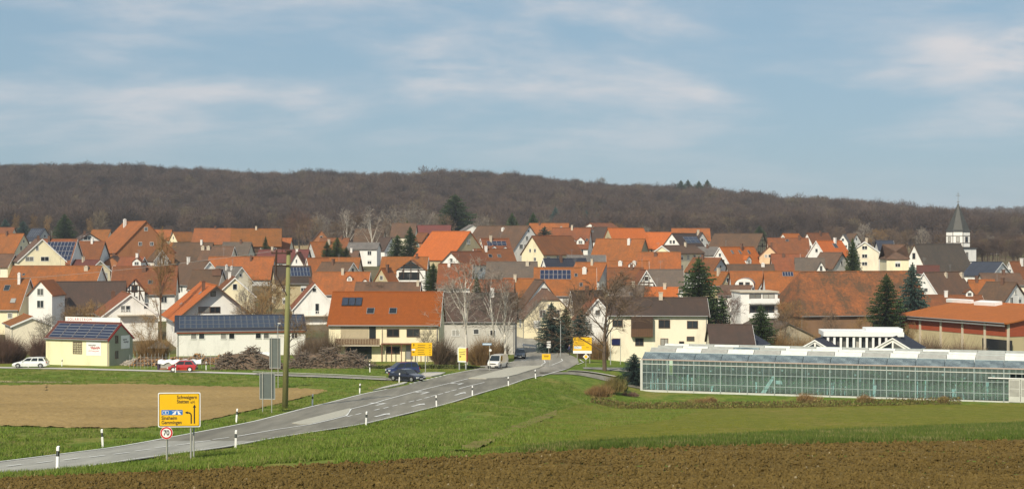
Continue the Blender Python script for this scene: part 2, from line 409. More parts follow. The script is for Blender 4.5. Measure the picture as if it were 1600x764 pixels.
M_FIELD = soil('dry_field_soil', (0.24, 0.160, 0.066), (0.345, 0.240, 0.102), (0.43, 0.31, 0.15), 0.12, 4.0, (0.5, 1, 1), straw=0.35)
M_TRACK = soil('dry_track', (0.30, 0.24, 0.14), (0.38, 0.31, 0.19), (0.44, 0.37, 0.24), 0.3, 3.0)
M_STUB = soil('dry_stubble_track', (0.14, 0.145, 0.04), (0.22, 0.185, 0.07), (0.31, 0.24, 0.11), 0.3, 3.0)
rows = np.concatenate([np.arange(-40, 45, 3.0), np.arange(45, 330, 0.8), 330 * 1.011 ** np.arange(0, 232)])
cols = np.linspace(-1, 1, 421)
cols = np.sign(cols) * (0.55 * np.abs(cols) + 0.45 * np.abs(cols) ** 3)
Yg = np.repeat(rows[:, None], len(cols), 1); Xg = cols[None, :] * (75 + 0.75 * np.maximum(Yg, 0))
Zg = zg(Xg, Yg)
rough = vnoise(Xg, Yg, 2.2, 3) * 0.10 + vnoise(Xg, Yg, 0.9, 4) * 0.05
rough = np.where(Xg < Xl(Yg), np.minimum(rough, 0.02), rough)
nearroad = sstep(0.0, 1.6, np.maximum(Xg - Xr(Yg), Xl(Yg) - Xg)) * (1 - sstep(166, 172, Yg))
Zt = Zg + rough * nearroad - 0.02
tag(link(grid_mesh('ground', Xg, Yg, Zt, M_GRASS), 'ground'), kind='structure')

def sheet(name, top, bot, x0, x1, nx, ny, off, mat, amp=0.0, s=0.5, kind='structure'):
    """a field between two edges traced on the ground"""
    tx, ty = zip(*top); bx, by = zip(*bot)
    xs = np.linspace(x0, x1, nx); tx2 = np.linspace(0, 1, ny)
    ctrl = np.linspace(x0, x1, max(8, nx // 12)); T = []; B = []
    for x in ctrl:
        a = px2w(x, float(np.interp(x, tx, ty))); b_ = px2w(x, float(np.interp(x, bx, by)))
        T.append(a[:2]); B.append(b_[:2])
    T = np.array(T); B = np.array(B)
    TX = np.interp(xs, ctrl, T[:, 0]); TY = np.interp(xs, ctrl, T[:, 1]); BX = np.interp(xs, ctrl, B[:, 0]); BY = np.interp(xs, ctrl, B[:, 1])
    j = vnoise(xs * 0.6, xs * 0, 6, 11) + 0.5 * vnoise(xs * 0.6, xs * 0, 2, 12)
    TY = TY + j * 0.010 * TY; BY = BY + j[::-1] * 0.004 * BY
    X = BX[None, :] + (TX - BX)[None, :] * tx2[:, None]; Y = BY[None, :] + (TY - BY)[None, :] * tx2[:, None]
    Z = zg(X, Y) + off
    if amp: Z = Z + amp * (vnoise(X, Y, s, 5) + 0.6 * vnoise(X, Y, s * 0.45, 6))
    return tag(link(grid_mesh(name, X, Y, Z, mat), name), kind=kind)
FIELD_EDGE = [(-500, 795), (-200, 767), (0, 750), (200, 741), (350, 731.5), (560, 719), (700, 711), (900, 701), (1200, 694), (1600, 689), (2100, 686)]
# foreground ploughed field: finely broken ground in view, reaching behind the camera
ctrl = np.linspace(-500, 2100, 53); E = np.array([px2w(x, float(np.interp(x, *zip(*FIELD_EDGE))))[:2] for x in ctrl])
E[:, 1] -= np.interp(ctrl, [0, 700, 1600], [1.6, 2.2, 0.7])
def edgeY(X): return np.interp(X, E[:, 0], E[:, 1])
xs = np.linspace(-26, 28, 470)
tt = np.linspace(0, 1, 250) ** 0.7
ye = edgeY(xs) + 0.5 * vnoise(xs, xs * 0, 1.3, 2) + 0.3 * vnoise(xs, xs * 0, 0.4, 9)
X = np.repeat(xs[None, :], len(tt), 0); Y = 36 + (ye[None, :] - 36) * tt[:, None]
Z = zg(X, Y) + 0.03 + 0.09 * vnoise(X, Y, 0.55, 21) + 0.085 * vnoise(X, Y, 0.26, 22) + 0.05 * vnoise(X, Y * 0.7, 0.13, 23) + 0.05 * np.sin((Y + 0.12 * X) * 2.1)
tag(link(grid_mesh('ploughed_field', X, Y, Z, M_SOIL, False), 'ploughed_field'), kind='structure')
for nm, xa, xb in (('ploughed_field', -75, -26), ('ploughed_field', 28, 75)):
    xs = np.linspace(xa, xb, 110); tt = np.linspace(0, 1, 60)
    X = np.repeat(xs[None, :], 60, 0); ye = edgeY(xs); Y = 15 + (ye[None, :] - 15) * tt[:, None]
    tag(link(grid_mesh(nm, X, Y, zg(X, Y) + 0.06 + 0.15 * vnoise(X, Y, 0.7, 21), M_SOIL), nm), kind='structure')
xs = np.linspace(-26, 28, 110); X = np.repeat(xs[None, :], 60, 0); Y = np.repeat(np.linspace(-30, 37, 60)[:, None], 110, 1)
tag(link(grid_mesh('ploughed_field', X, Y, zg(X, Y) + 0.05 + 0.12 * vnoise(X, Y, 0.7, 21), M_SOIL), 'ploughed_field'), kind='structure')
# dry brown field beyond the road
sheet('brown_field', [(-250, 603), (0, 602), (187, 600), (400, 605), (470, 607.2), (513, 609.5)],
      [(-250, 664), (0, 665.5), (99, 668), (214, 669.5), (312, 659), (400, 640), (430, 632), (513, 611)], -250, 511, 300, 120, 0.055, M_FIELD, 0.10, 0.6)
sheet('field_track', [(-250, 593.5), (112, 596)], [(-250, 596.5), (112, 597.6)], -250, 112, 60, 5, 0.03, M_TRACK)
# winter crop in front of the greenhouse and the darker strip along the ploughed land
sheet('crop_field', [(742, 709), (800, 682), (868, 642), (905, 632), (1000, 632.5), (1200, 634.5), (1600, 632), (2100, 628)], [(x, y - 0.5) for x, y in FIELD_EDGE], 745, 2050, 420, 120, 0.09, M_CROP, 0.10, 0.8)
sheet('grass_strip', [(690, 710.5), (900, 696), (1200, 680), (1600, 663), (2100, 650)], FIELD_EDGE, 690, 2050, 380, 30, 0.15, M_CROPD, 0.16, 0.5)
sheet('dry_track', [(722, 702), (760, 686), (800, 668), (872, 641)], [(722, 712), (760, 699), (800, 679), (872, 649)], 722, 870, 90, 24, 0.11, M_STUB, 0.14, 0.9)

# ------------------------------------------------------------------ roads
def asphalt(name, c, worn):
    m, t, b, _ = new_mat(name)
    pos, px, py = world_sep(t)
    n1 = noise(t, 0.35, 5, 0.6, vec=pos, stretch=(1.6, 0.22, 1)); n2 = noise(t, 25, 3, 0.7, vec=pos); n3 = noise(t, 0.08, 4, 0.6, vec=pos)
    col = ramp(t, n1, [(0.3, mul(c, 0.82)), (0.5, c), (0.72, worn)])
    n4 = noise(t, 1.1, 4, 0.6, vec=pos, stretch=(1.0, 0.05, 1)); n5 = noise(t, 0.22, 6, 0.75, vec=pos)
    col = mixc(t, 1.0, col, ramp(t, n4, [(0.35, (0.84,) * 3), (0.62, (1.08,) * 3)]), 'MULTIPLY')
    col = mixc(t, ramp(t, n5, [(0.60, (0, 0, 0)), (0.63, (0.35,) * 3)]), col, mul(c, 0.62))
    col = mixc(t, 0.5, col, ramp(t, n2, [(0.3, (0.72,) * 3), (0.7, (1.25,) * 3)]), 'MULTIPLY')
    col = mixc(t, 1.0, col, ramp(t, n3, [(0.35, (0.88,) * 3), (0.65, (1.08,) * 3)]), 'MULTIPLY')
    t.links.new(col, b.inputs['Base Color']); b.inputs['Roughness'].default_value = 0.85; b.inputs['Specular IOR Level'].default_value = 0.25
    bump(t, b, n2, 0.2, 0.01); return m
M_ASPH1 = asphalt('asphalt_pale_blue', (0.335, 0.325, 0.285), (0.39, 0.38, 0.335))
M_ASPH2 = asphalt('asphalt_brown_grey', (0.215, 0.20, 0.162), (0.265, 0.247, 0.205))
M_ASPH3 = asphalt('asphalt_village', (0.28, 0.262, 0.225), (0.33, 0.31, 0.27))
M_CONC = plain('pale_concrete', (0.50, 0.47, 0.42), 0.85, var=0.12, scale=0.8)
M_PAVE = plain('cobbled_median', (0.42, 0.40, 0.33), 0.85, var=0.16, scale=3)
M_PAINT = plain('road_paint_white', (0.72, 0.72, 0.69), 0.7, var=0.16, scale=2.5)
ys = np.arange(5, 306, 1.0)
def smooth(v, k=7):
    kk = np.hanning(k + 2); kk /= kk.sum(); p = (k + 1) // 2
    return np.convolve(np.concatenate([np.full(p, v[0]), v, np.full(p, v[-1])]), kk, 'valid')[:len(v)]
XL, XR = smooth(Xl(ys)), smooth(Xr(ys))
def road_piece(a, b, mat, name='road', off=0.05):
    s = (ys >= a) & (ys <= b); u = np.linspace(0, 1, 9)
    X = XL[s][:, None] * (1 - u) + XR[s][:, None] * u; Y = np.repeat(ys[s][:, None], 9, 1)
    Z = zg(X, Y); zc = Z.mean(1, keepdims=True); Z = np.maximum(Z, zc * 0.6 + Z * 0.4) + off
    tag(link(grid_mesh(name, X, Y, Z, mat), name), kind='structure')
road_piece(5, 97, M_ASPH1); road_piece(97, 206, M_ASPH2); road_piece(206, 305, M_ASPH3, 'village_street')
def ribbon(pts, w, off, mb, dash=None, along='perp'):
    """a flat painted band following ground points"""
    P = [Vector(p) for p in pts]; seg = []
    for a, b in zip(P, P[1:]):
        n = max(1, int((b - a).length / 1.5))
        for i in range(n): seg.append(a.lerp(b, i / n))
    seg.append(P[-1]); s = 0.0
    for a, b in zip(seg, seg[1:]):
        d = (b - a); L = d.length; d.z = 0
        if L < 1e-5: continue
        d.normalize(); q = Vector((-d.y, d.x, 0)) * (w / 2)
        if dash is None or (s % (dash[0] + dash[1])) < dash[0]:
            c = [a - q, a + q, b + q, b - q]
            mb.add([(p.x, p.y, zgs(p.x, p.y) + off) for p in c], [(0, 3, 2, 1)])
        s += L
def pxpts(l): return [px2w(x, y) for x, y in l]
marks = MB()
yy = np.arange(20, 181, 2.0)
ribbon([Vector((float(np.interp(y, ys, XL)) + 0.22, y, 0)) for y in np.arange(20, 166, 2.0)], 0.20, 0.075, marks)
ribbon([Vector((float(np.interp(y, ys, XR)) - 0.20, y, 0)) for y in np.arange(20, 196, 2.0)], 0.14, 0.075, marks)
ribbon(pxpts([(697, 586.3), (730, 580), (760, 574.6), (800, 566)]), 0.22, 0.08, marks)
for x, y in [(22, 729), (70, 723.6), (112, 719), (151, 714.6), (189, 710), (223, 704.8), (254, 699.8), (286, 695.6), (316, 691), (345, 686.4)]:
    ribbon(pxpts([(x - 12.5, y + 1.6), (x + 12.5, y - 1.6)]), 0.16, 0.08, marks)
ribbon(pxpts([(371, 683), (430, 672.5), (486, 664), (520, 656), (541, 650.5), (548, 640), (600, 626), (655, 611), (708, 598), (731, 592.3)]), 0.17, 0.08, marks)
for i, (x, y) in enumerate([(546, 651), (560, 647.8), (589, 640.8), (603, 638), (617, 634.5), (629, 631.4), (643, 628), (655, 625.5), (667, 622), (677, 619), (688, 616.4), (699, 613.3), (709, 610.5)]):
    ribbon(pxpts([(x - 4, y + 1.05), (x + 4, y - 1.05)]), 0.17, 0.08, marks)
ribbon(pxpts([(717, 608), (740, 602), (757, 598)]), 0.17, 0.08, marks)
for i in range(9):
    x = 640 + i * 6.6; y = 600.6 - i * 1.62
    ribbon(pxpts([(x, y), (x + 3.6, y - 0.9)]), 0.35, 0.08, marks)
ribbon(pxpts([(846, 588), (868, 581.5), (884, 577.5)]), 0.2, 0.08, marks)
ribbon(pxpts([(838, 575), (846, 571), (852, 567), (850, 563)]), 0.16, 0.08, marks)
ribbon(pxpts([(862, 571), (872, 567), (879, 564), (877, 561)]), 0.16, 0.08, marks)
ribbon(pxpts([(902, 570), (912, 566.5), (906, 562.5)]), 0.16, 0.08, marks)
for a, b in (((815, 564.5), (822, 563.5)), ((836, 563.2), (842, 562.3)), ((768, 577.6), (778, 577.0)), ((806, 571), (812, 570.3))):
    ribbon(pxpts([a, b]), 0.22, 0.08, marks)
tag(marks.build('road_markings', M_PAINT), 'white lane lines and dashes painted along the country road', kind='structure')
def arrow(px, py, ang=0.0, turn=0):
    """painted lane arrow, pointing along the road"""
    p = px2w(px, py); y = p.y
    dirv = Vector((float(np.interp(y + 4, ys, XR) - np.interp(y, ys, XR)), 4, 0)).normalized()
    if ang: dirv = -dirv
    q = Vector((dirv.y, -dirv.x, 0)); mb = MB()
    def poly(pts, fs):
        mb.add([(w.x, w.y, zgs(w.x, w.y) + 0.08) for w in [p + dirv * a + q * b for a, b in pts]], fs)
    poly([(-2.2, -0.12), (-2.2, 0.12), (0.9, 0.12), (0.9, -0.12)], [(0, 1, 2, 3)])
    if turn == 0: poly([(0.9, -0.45), (0.9, 0.45), (2.4, 0)], [(0, 1, 2)])
    else: poly([(0.5, 0.0), (0.9, 0.12 * turn), (1.3, -1.0 * turn), (0.9, -1.0 * turn), (1.9, -1.0 * turn), (1.0, -1.7 * turn), (0.2, -1.0 * turn)], [(0, 1, 2, 3), (4, 5, 6)])
    o = mb.build('lane_arrow', M_PAINT); tag(o, kind='structure')
arrow(597, 649.5); arrow(653, 633.8); arrow(718.6, 616); arrow(598, 632, 0, 1); arrow(666.5, 614.3, 0, 1); arrow(721, 600.2, 0, 1)
def patch(name, px, h, mat, kerb=None):
    """a low paved island"""
    P = pxpts(px); c = sum(P, Vector()) / len(P); mb = MB(); n = len(P)
    top = [(p.x, p.y, zgs(p.x, p.y) + h) for p in P]; low = [(p.x, p.y, zgs(p.x, p.y) - 0.1) for p in P]
    ar = sum(P[i].x * P[(i + 1) % n].y - P[(i + 1) % n].x * P[i].y for i in range(n))
    idx = list(range(n)) if ar > 0 else list(range(n))[::-1]
    mb.add(top + low + [(c.x, c.y, zgs(c.x, c.y) + h)], [(idx[i], idx[(i + 1) % n], 2 * n) for i in range(n)] + [(idx[(i + 1) % n], idx[i], n + idx[i], n + idx[(i + 1) % n]) for i in range(n)])
    o = mb.build(name, mat); tag(o, kind='structure')
    return o
patch('paved_median', [(456, 662), (478, 656), (500, 650.5), (525, 644), (547, 638.8), (545, 645), (540, 650), (515, 656.5), (486, 663.5), (470, 664)], 0.09, M_PAVE)
patch('paved_median', [(732, 592), (752, 587), (771, 582), (786, 578), (802, 574.5), (826, 572.6), (851, 571.5), (842, 575.5), (825, 580.5), (808, 586), (789, 590.4), (760, 592.5)], 0.13, M_PAVE)
patch('refuge_island', [(652, 586.5), (662, 583.2), (680, 582.4), (696, 583), (688, 586.3), (674, 588.8), (660, 589.2)], 0.14, M_CONC)
# minor road from the west, with pale concrete edges towards the junction
MR = [(-220, 570.5), (-60, 573), (0, 574.2), (130, 576.5), (262, 580), (400, 584), (520, 588.2), (600, 592), (640, 594)]
MRW = [px2w(*p) for p in MR]
def minorY(X): return float(np.interp(X, [p.x for p in MRW], [p.y for p in MRW]))
def cross_strip(name, x0, x1, yfun, a, b, off, mat, n=120):
    xs = np.linspace(x0, x1, n); yc = np.array([yfun(x) for x in xs]); u = np.linspace(a, b, 5)
    X = np.repeat(xs[None, :], 5, 0); Y = yc[None, :] + u[:, None]
    tag(link(grid_mesh(name, X, Y, zg(X, Y) + off, mat), name), kind='structure')
cross_strip('minor_road', MRW[0].x, -33, minorY, -1.5, 1.5, 0.04, M_CONC)
cross_strip('minor_road', -33, -11.5, minorY, -2.6, 2.6, 0.045, M_ASPH2)
cross_strip('kerb', -34, -15.5, minorY, 2.4, 3.3, 0.13, M_CONC); cross_strip('kerb', -31, -15.0, minorY, -3.5, -2.5, 0.13, M_CONC)
patch('kerb', [(583, 610.6), (600, 607.2), (616, 604), (630, 600.8), (637, 597.6), (631, 597.8), (618, 601), (600, 605)], 0.11, M_CONC)
# side road and planted island on the far side of the embankment
SRY = lambda x: 199.5 + 0.10 * (x - 7)
cross_strip('side_road', 3.6, 40, SRY, -2.6, 2.2, 0.05, M_ASPH2, 60)
cross_strip('kerb', 7.2, 16.0, lambda x: 202.8 + 0.10 * (x - 7), -0.45, 0.35, 0.16, M_CONC, 40)
cross_strip('island_bed', 7.4, 16.0, lambda x: 204.8 + 0.10 * (x - 7), -1.7, 1.8, 0.12, M_GRASS, 40)
cross_strip('pavement', 9.8, 30.0, lambda x: 211.5, -2.6, 1.8, 0.06, M_ASPH3, 40)
cross_strip('pavement', -4.5, -0.4, lambda x: 211 + (x + 4) * 1.0, -6, 6, 0.10, M_ASPH3, 20)
# ------------------------------------------------------------------ houses
_wcache = {}
def window_meshes(w, h, kind='w'):
    k = (round(w, 1), round(h, 1), kind)
    if k not in _wcache:
        w, h, _ = k; f = 0.09; mb = MB()
        fm = M_FRAMEB if kind == 'b' else M_FRAME
        mb.box(-w / 2 - f, w / 2 + f, -0.05, 0.06, h / 2, h / 2 + f); mb.box(-w / 2 - f, w / 2 + f, -0.09, 0.06, -h / 2 - f, -h / 2)
        mb.box(-w / 2 - f, -w / 2, -0.05, 0.06, -h / 2, h / 2); mb.box(w / 2, w / 2 + f, -0.05, 0.06, -h / 2, h / 2)
        if w > 0.85: mb.box(-0.035, 0.035, -0.045, 0.06, -h / 2, h / 2)
        pn = MB(); pn.box(-w / 2, w / 2, -0.02, 0.03, -h / 2, h / 2)
        sh = MB(); sh.box(-w / 2 - 0.02, w / 2 + 0.02, -0.06, -0.021, h / 2 - 0.38 * h, h / 2 + 0.02)
        _wcache[k] = (mb.mesh('window', fm), pn.mesh('pane', M_GLASS), sh.mesh('shutter', M_SHUT))
    return _wcache[k]
def put_window(root, loc, rz, w, h, kind='w', shutter=False):
    a, b, c = window_meshes(w, h, kind)
    o = link(a, 'window', root, loc, (0, 0, rz)); link(b, 'pane', o)
    if shutter: link(c, 'shutter', o)
    return o
_pvcache = {}
def pv_mesh(w, h, mat):
    k = (round(w, 2), round(h, 2), mat.name)
    if k not in _pvcache:
        mb = MB(); g = min(0.04, 0.08 * w)
        mb.box(-w / 2, w / 2, -h / 2, h / 2, 0, 0.04, 0); mb.box(-w / 2 + g, w / 2 - g, -h / 2 + g, h / 2 - g, 0.04, 0.055, 1)
        _pvcache[k] = mb.mesh('solar_panel', [M_ALU if mat is M_PV else M_ZINC, mat])
    return _pvcache[k]
HOUSE_WARN = []
def ray(px, py):
    return Vector((0, 0, CZ)), Vector(((px - CX) / F, 1.0, -(py - HY) / F))
class House:
    pass
def house(ax, ay, th, gw, lp, hr, s, roof, wall, label, name='house', cat='house', group=None, ov=0.45, vo=0.30, t=0.2, hip=0.0, hip1=0.0, feats=(), gwin=None, fwin=None,
          ft=False, frame='w', fascia=None, pitched_walls=True, wmin=2.3, base=None, nowin=False, hrun=1.0):
    H = House(); d = F / s; T = R(th); c_, s_ = math.cos(T), math.sin(T)
    A = at(ax, ay, d); rise = hr / s
    W = -gw if gw < 0 else gw / (s * s_)
    if gw > 0:
        lo_, hi_ = 1.0, 40.0
        for _ in range(40):
            m_ = (lo_ + hi_) / 2; xs_ = [(A.x + sg * s_ * m_ / 2) / (d - sg * c_ * m_ / 2) * F for sg in (-1, 1)]
            if abs(xs_[1] - xs_[0]) < gw: lo_ = m_
            else: hi_ = m_
        W = min(lo_, 1.35 * W)
    L = -lp if lp < 0 else lp / (s * abs(c_))
    if lp > 0:
        k_ = (ax + (lp if c_ > 0 else -lp) - CX) / F; den = c_ - k_ * s_
        L2 = (k_ * d - A.x) / den if abs(den) > 1e-3 else L
        L = max(0.6 * L, min(1.9 * L, L2)) if L2 > 0 else 1.5 * L
    L = max(L, 4.0)
    r = Vector((c_, s_, 0)); q = Vector((-s_, c_, 0)); front = -1 if th < 90 else 1
    ctr = Vector((A.x, A.y, 0)) + r * (L / 2)
    zb = base if base is not None else min(zgs(ctr.x, ctr.y), zgs(A.x, A.y)) - 0.1
    hw = A.z - rise - t - zb
    if hw < wmin or hw > 9.5: HOUSE_WARN.append((round(ax), round(ay), 'hw %.1f W %.1f L %.1f rise %.1f d %.0f' % (hw, W, L, rise, d)))
    elif W > 19 or W < 4 or L > 34 or L < 4: HOUSE_WARN.append((round(ax), round(ay), 'W %.1f L %.1f d %.0f' % (W, L, d)))
    hw = max(hw, 1.2)
    root = empty(name, (ctr.x, ctr.y, zb), T); tag(root, label, cat, group)
    H.__dict__.update(root=root, W=W, L=L, rise=rise, hw=hw, front=front, d=d, s=s, zb=zb, t=t)
    wm = WALL[wall]; rm = ROOF[roof] if isinstance(roof, str) else roof
    pitch = math.atan2(rise, W / 2); tanp = rise / (W / 2)
    Minv = (Matrix.Translation(root.location) @ Matrix.Rotation(T, 4, 'Z')).inverted()
    # walls
    mb = MB(); z0 = -1.2
    g0 = [(-W / 2, z0), (W / 2, z0), (W / 2, hw)] + ([(W / 2 * hip, hw + rise * (1 - hip)), (-W / 2 * hip, hw + rise * (1 - hip))] if 0 < hip < 1 else [(0, hw + rise)] if hip == 0 else []) + [(-W / 2, hw)]
    g1 = [(-W / 2, z0), (W / 2, z0), (W / 2, hw)] + ([(0, hw + rise)] if hip1 == 0 else []) + [(-W / 2, hw)]
    n0, n1 = len(g0), len(g1)
    mb.add([(-L / 2, y, z) for y, z in g0], [tuple(range(n0 - 1, -1, -1))]); mb.add([(L / 2, y, z) for y, z in g1], [tuple(range(n1))])
    for sy in (-1, 1):
        v = [(-L / 2, sy * W / 2, z0), (L / 2, sy * W / 2, z0), (L / 2, sy * W / 2, hw), (-L / 2, sy * W / 2, hw)]
        mb.add(v, [(0, 1, 2, 3) if sy < 0 else (3, 2, 1, 0)])
    mb.build('wall', wm, root)
    # roof slab
    ez = hw + t - ov * tanp; rz_ = hw + rise + t; yo = W / 2 + ov; xo = L / 2 + vo
    rb = MB(); top = []; polys = []
    def v(x, y, z): top.append((x, y, z)); return len(top) - 1
    if hip == 0: xr0 = -xo; a0 = None
    else: xr0 = -L / 2 + hrun * (rise * hip) / max(tanp, 0.5)
    xr1 = xo if hip1 == 0 else L / 2 - rise * hip1 / max(tanp, 0.5)
    R0, R1 = v(xr0, 0, rz_), v(xr1, 0, rz_)
    for sy in (-1, 1):
        pl = []
        if hip == 0: e0 = [v(-xo, sy * yo, ez)]
        elif hip < 1: e0 = [v(-xo, sy * W / 2 * hip, hw + t + rise * (1 - hip)), v(-xo, sy * yo, ez)]
        else: e0 = [v(-L / 2 - ov, sy * yo, ez)]
        e1 = [v(xo if hip1 == 0 else L / 2 + ov, sy * yo, ez)]
        loop = [R0] + e0 + e1 + [R1]
        polys.append(loop if sy < 0 else loop[::-1])
        if sy < 0: e0m, e1m = e0[0], e1[0]
        else: e0p, e1p = e0[0], e1[0]
    if hip > 0: polys.append([R0, e0p, e0m])
    if hip1 > 0: polys.append([R1, e1m, e1p])
    rb.shell(top, polys, t)
    ro = rb.build('roof', rm, root, uv=True)
    # ridge tiles, gutter
    rg = MB(); rg.tube((xr0, 0, rz_ - 0.02), (xr1, 0, rz_ - 0.02), 0.14, n=6)
    rg.build('ridge_tiles', rm, ro, uv=True)
    if s > 6.5:
        gt = MB()
        gt.tube((-L / 2, front * (yo + 0.05), ez - 0.1), (L / 2, front * (yo + 0.05), ez - 0.1), 0.08, n=6); gt.build('gutter', M_ZINC, ro)
    if fascia is not None or (hip == 0 and wall in ('wh', 'cr', 'c2') and s > 5.0):
        bb = MB()
        for sy in (-1, 1):
            bb.add([(-xo - 0.04, 0, rz_ - 0.03), (-xo - 0.04, 0, rz_ - t - 0.12), (-xo - 0.04, sy * yo, ez - t - 0.12), (-xo - 0.04, sy * yo, ez - 0.03),
                    (-xo - 0.005, 0, rz_ - 0.03), (-xo - 0.005, 0, rz_ - t - 0.12), (-xo - 0.005, sy * yo, ez - t - 0.12), (-xo - 0.005, sy * yo, ez - 0.03)],
                   [(0, 1, 2, 3), (7, 6, 5, 4), (0, 4, 5, 1), (1, 5, 6, 2), (2, 6, 7, 3), (3, 7, 4, 0)])
        bb.build('bargeboard', fascia or random.choice([M_WHITE, M_WHITE, M_WOOD]), ro)
    # slope and wall coordinates from a sight line
    def slope_hit(px, py):
        O, D = ray(px, py); O = Minv @ O; D = (Minv.to_3x3() @ D)
        P0 = Vector((0, 0, rz_)); nrm = Vector((0, front * tanp, 1.0)).normalized()
        k = (P0 - O).dot(nrm) / D.dot(nrm); return O + D * k
    def plane_hit(px, py, gable):
        O, D = ray(px, py); O = Minv @ O; D = (Minv.to_3x3() @ D)
        k = ((-L / 2 - O.x) / D.x) if gable else ((front * W / 2 - O.y) / D.y)
        return O + D * k
    H.slope_hit, H.plane_hit = slope_hit, plane_hit
    rot_s = (pitch, 0, 0) if front < 0 else (pitch, 0, math.pi)
    nrm = Vector((0, front * math.sin(pitch), math.cos(pitch)))
    H.rot_s, H.nrm = rot_s, nrm
    RG, RF = R(-90), (0 if front < 0 else math.pi)
    H.RG, H.RF = RG, RF
    have_ch = False
    for f in feats:
        k = f[0]
        if k == 'ch':
            _, x, ytop, wpx, m = f; have_ch = True
            P = slope_hit(x, ay + 0.18 * hr); P.y = max(-W / 2, min(W / 2, P.y)); P.x = max(-L / 2 + .3, min(L / 2 - .3, P.x))
            wp = root.matrix_world if False else None
            cw = max(0.4, wpx / s); wy = (Matrix.Translation(root.location) @ Matrix.Rotation(T, 4, 'Z')) @ P
            zt = CZ - (ytop - HY) / F * wy.y - zb; zr = rz_ - abs(P.y) * tanp
            zt = max(zt, zr + 0.6); zt = min(zt, zr + 2.0)
            mb = MB(); mb.box(-cw / 2, cw / 2, -cw / 2, cw / 2, zr - 0.6, zt); mb.box(-cw / 2 - 0.06, cw / 2 + 0.06, -cw / 2 - 0.06, cw / 2 + 0.06, zt, zt + 0.12)
            mb.box(-cw / 4, cw / 4, -cw / 4, cw / 4, zt + 0.12, zt + 0.3)
            mb.build('chimney', {'w': M_CHIMW, 'c': M_CHIM, 'b': M_CHIMB}[m], ro, loc=(P.x, P.y, 0))
        elif k == 'sky':
            for (x, y, wpx, hpx) in f[1:]:
                P = slope_hit(x, y) + nrm * 0.02; w = wpx / s; h = hpx / s / max(0.35, math.sin(pitch) + 0.05)
                mb = MB(); mb.box(-w / 2, w / 2, -h / 2, h / 2, 0, 0.09)
                o = mb.build('skylight', M_ZINC, ro, loc=P, rot=rot_s); g = MB(); g.box(-w / 2 + .07, w / 2 - .07, -h / 2 + .07, h / 2 - .07, 0.09, 0.11); g.build('pane', M_GLASS, o)
        elif k == 'pv':
            _, x0, y0, x1, y1, nc, nr, mt = f
            a, b, c = slope_hit(x0, y0), slope_hit(x1, y0), slope_hit(x0, y1)
            xa, xb = min(a.x, b.x), max(a.x, b.x); va, vb = abs(a.y), abs(c.y)
            xa = max(xa, -L / 2 + .02); xb = min(xb, L / 2 - .2); va = max(va, .15); vb = min(vb, W / 2 + ov - .1)
            pw = (xb - xa) / nc; ph = (vb - va) / nr
            me = pv_mesh(pw * 0.94, ph / math.cos(pitch) * 0.94, M_PV if mt == 'b' else M_PVD)
            for i in range(nc):
                for j in range(nr):
                    y = front * (va + (j + .5) * ph); P = Vector((xa + (i + .5) * pw, y, rz_ - abs(y) * tanp)) + nrm * 0.05
                    link(me, 'solar_panel', ro, P, rot_s)
        elif k == 'dorm':
            _, x, ya, wpx, dm = f
            P = slope_hit(x, ya + wpx * 1.0); w = wpx / s; yf = P.y; zr = rz_ - abs(yf) * tanp; rs = w * 0.42; hd = max(0.7, w * 0.45)
            dep = (hd + rs) / max(tanp, 0.4) + 0.3; sg = -front
            mb = MB(); pr = [(-w / 2, zr - 0.3), (w / 2, zr - 0.3), (w / 2, zr + hd), (0, zr + hd + rs), (-w / 2, zr + hd)]
            n = 5; ys_ = (yf, yf + sg * dep)
            vs = [(P.x + a, ys_[0], b) for a, b in pr] + [(P.x + a, ys_[1], b) for a, b in pr]
            fs = [tuple(range(5)), tuple(range(9, 4, -1))] + [(i, n + i, n + (i + 1) % n, (i + 1) % n) for i in range(n)]
            mb.add(vs, fs, 0)
            o = mb.build('dormer', WALL[dm], ro)
            rb2 = MB(); e = 0.22; yo2 = ys_[0] - sg * 0.2
            tp = [(P.x, yo2, zr + hd + rs + 0.14), (P.x, ys_[1], zr + hd + rs + 0.14), (P.x - w / 2 - e, yo2, zr + hd - e * .84 + .14), (P.x - w / 2 - e, ys_[1], zr + hd - e * .84 + .14), (P.x + w / 2 + e, yo2, zr + hd - e * .84 + .14), (P.x + w / 2 + e, ys_[1], zr + hd - e * .84 + .14)]
            rb2.shell(tp, [[0, 2, 3, 1], [1, 5, 4, 0]], 0.12); rb2.build('dormer_roof', rm, o, uv=True)
            if w > 1.1: put_window(o, (P.x, yf - sg * 0.0 + front * 0.02, zr + hd * 0.55), RF, min(1.1, w * .5), min(1.2, hd * .8), 'w')
        elif k == 'wing':
            _, x, ya, wpx, hrp, proj, wm2, timber = f
            # cross gable on the front slope
            yF = front * (W / 2 + proj); O, D = ray(x, ya); O = Minv @ O; D = Minv.to_3x3() @ D; kk = (yF - O.y) / D.y; P = O + D * kk
            w = wpx / s; rs = hrp / s; za = P.z; ze = za - rs; sg = -front
            back = max(0.3, (rz_ - za) / tanp); yb = front * back - front * 0.0
            mb = MB(); pr = [(-w / 2, -1.2), (w / 2, -1.2), (w / 2, ze), (0, za - t), (-w / 2, ze)]
            mb.add([(P.x + a, yF, b) for a, b in pr] + [(P.x + a, yb, b) for a, b in pr], [tuple(range(5)), tuple(range(9, 4, -1))] + [(i, 5 + i, 5 + (i + 1) % 5, (i + 1) % 5) for i in range(5)])
            o = mb.build('cross_gable', WALL[wm2], root); rb2 = MB(); e = 0.35; sl = rs / (w / 2); yo2 = yF + front * 0.3
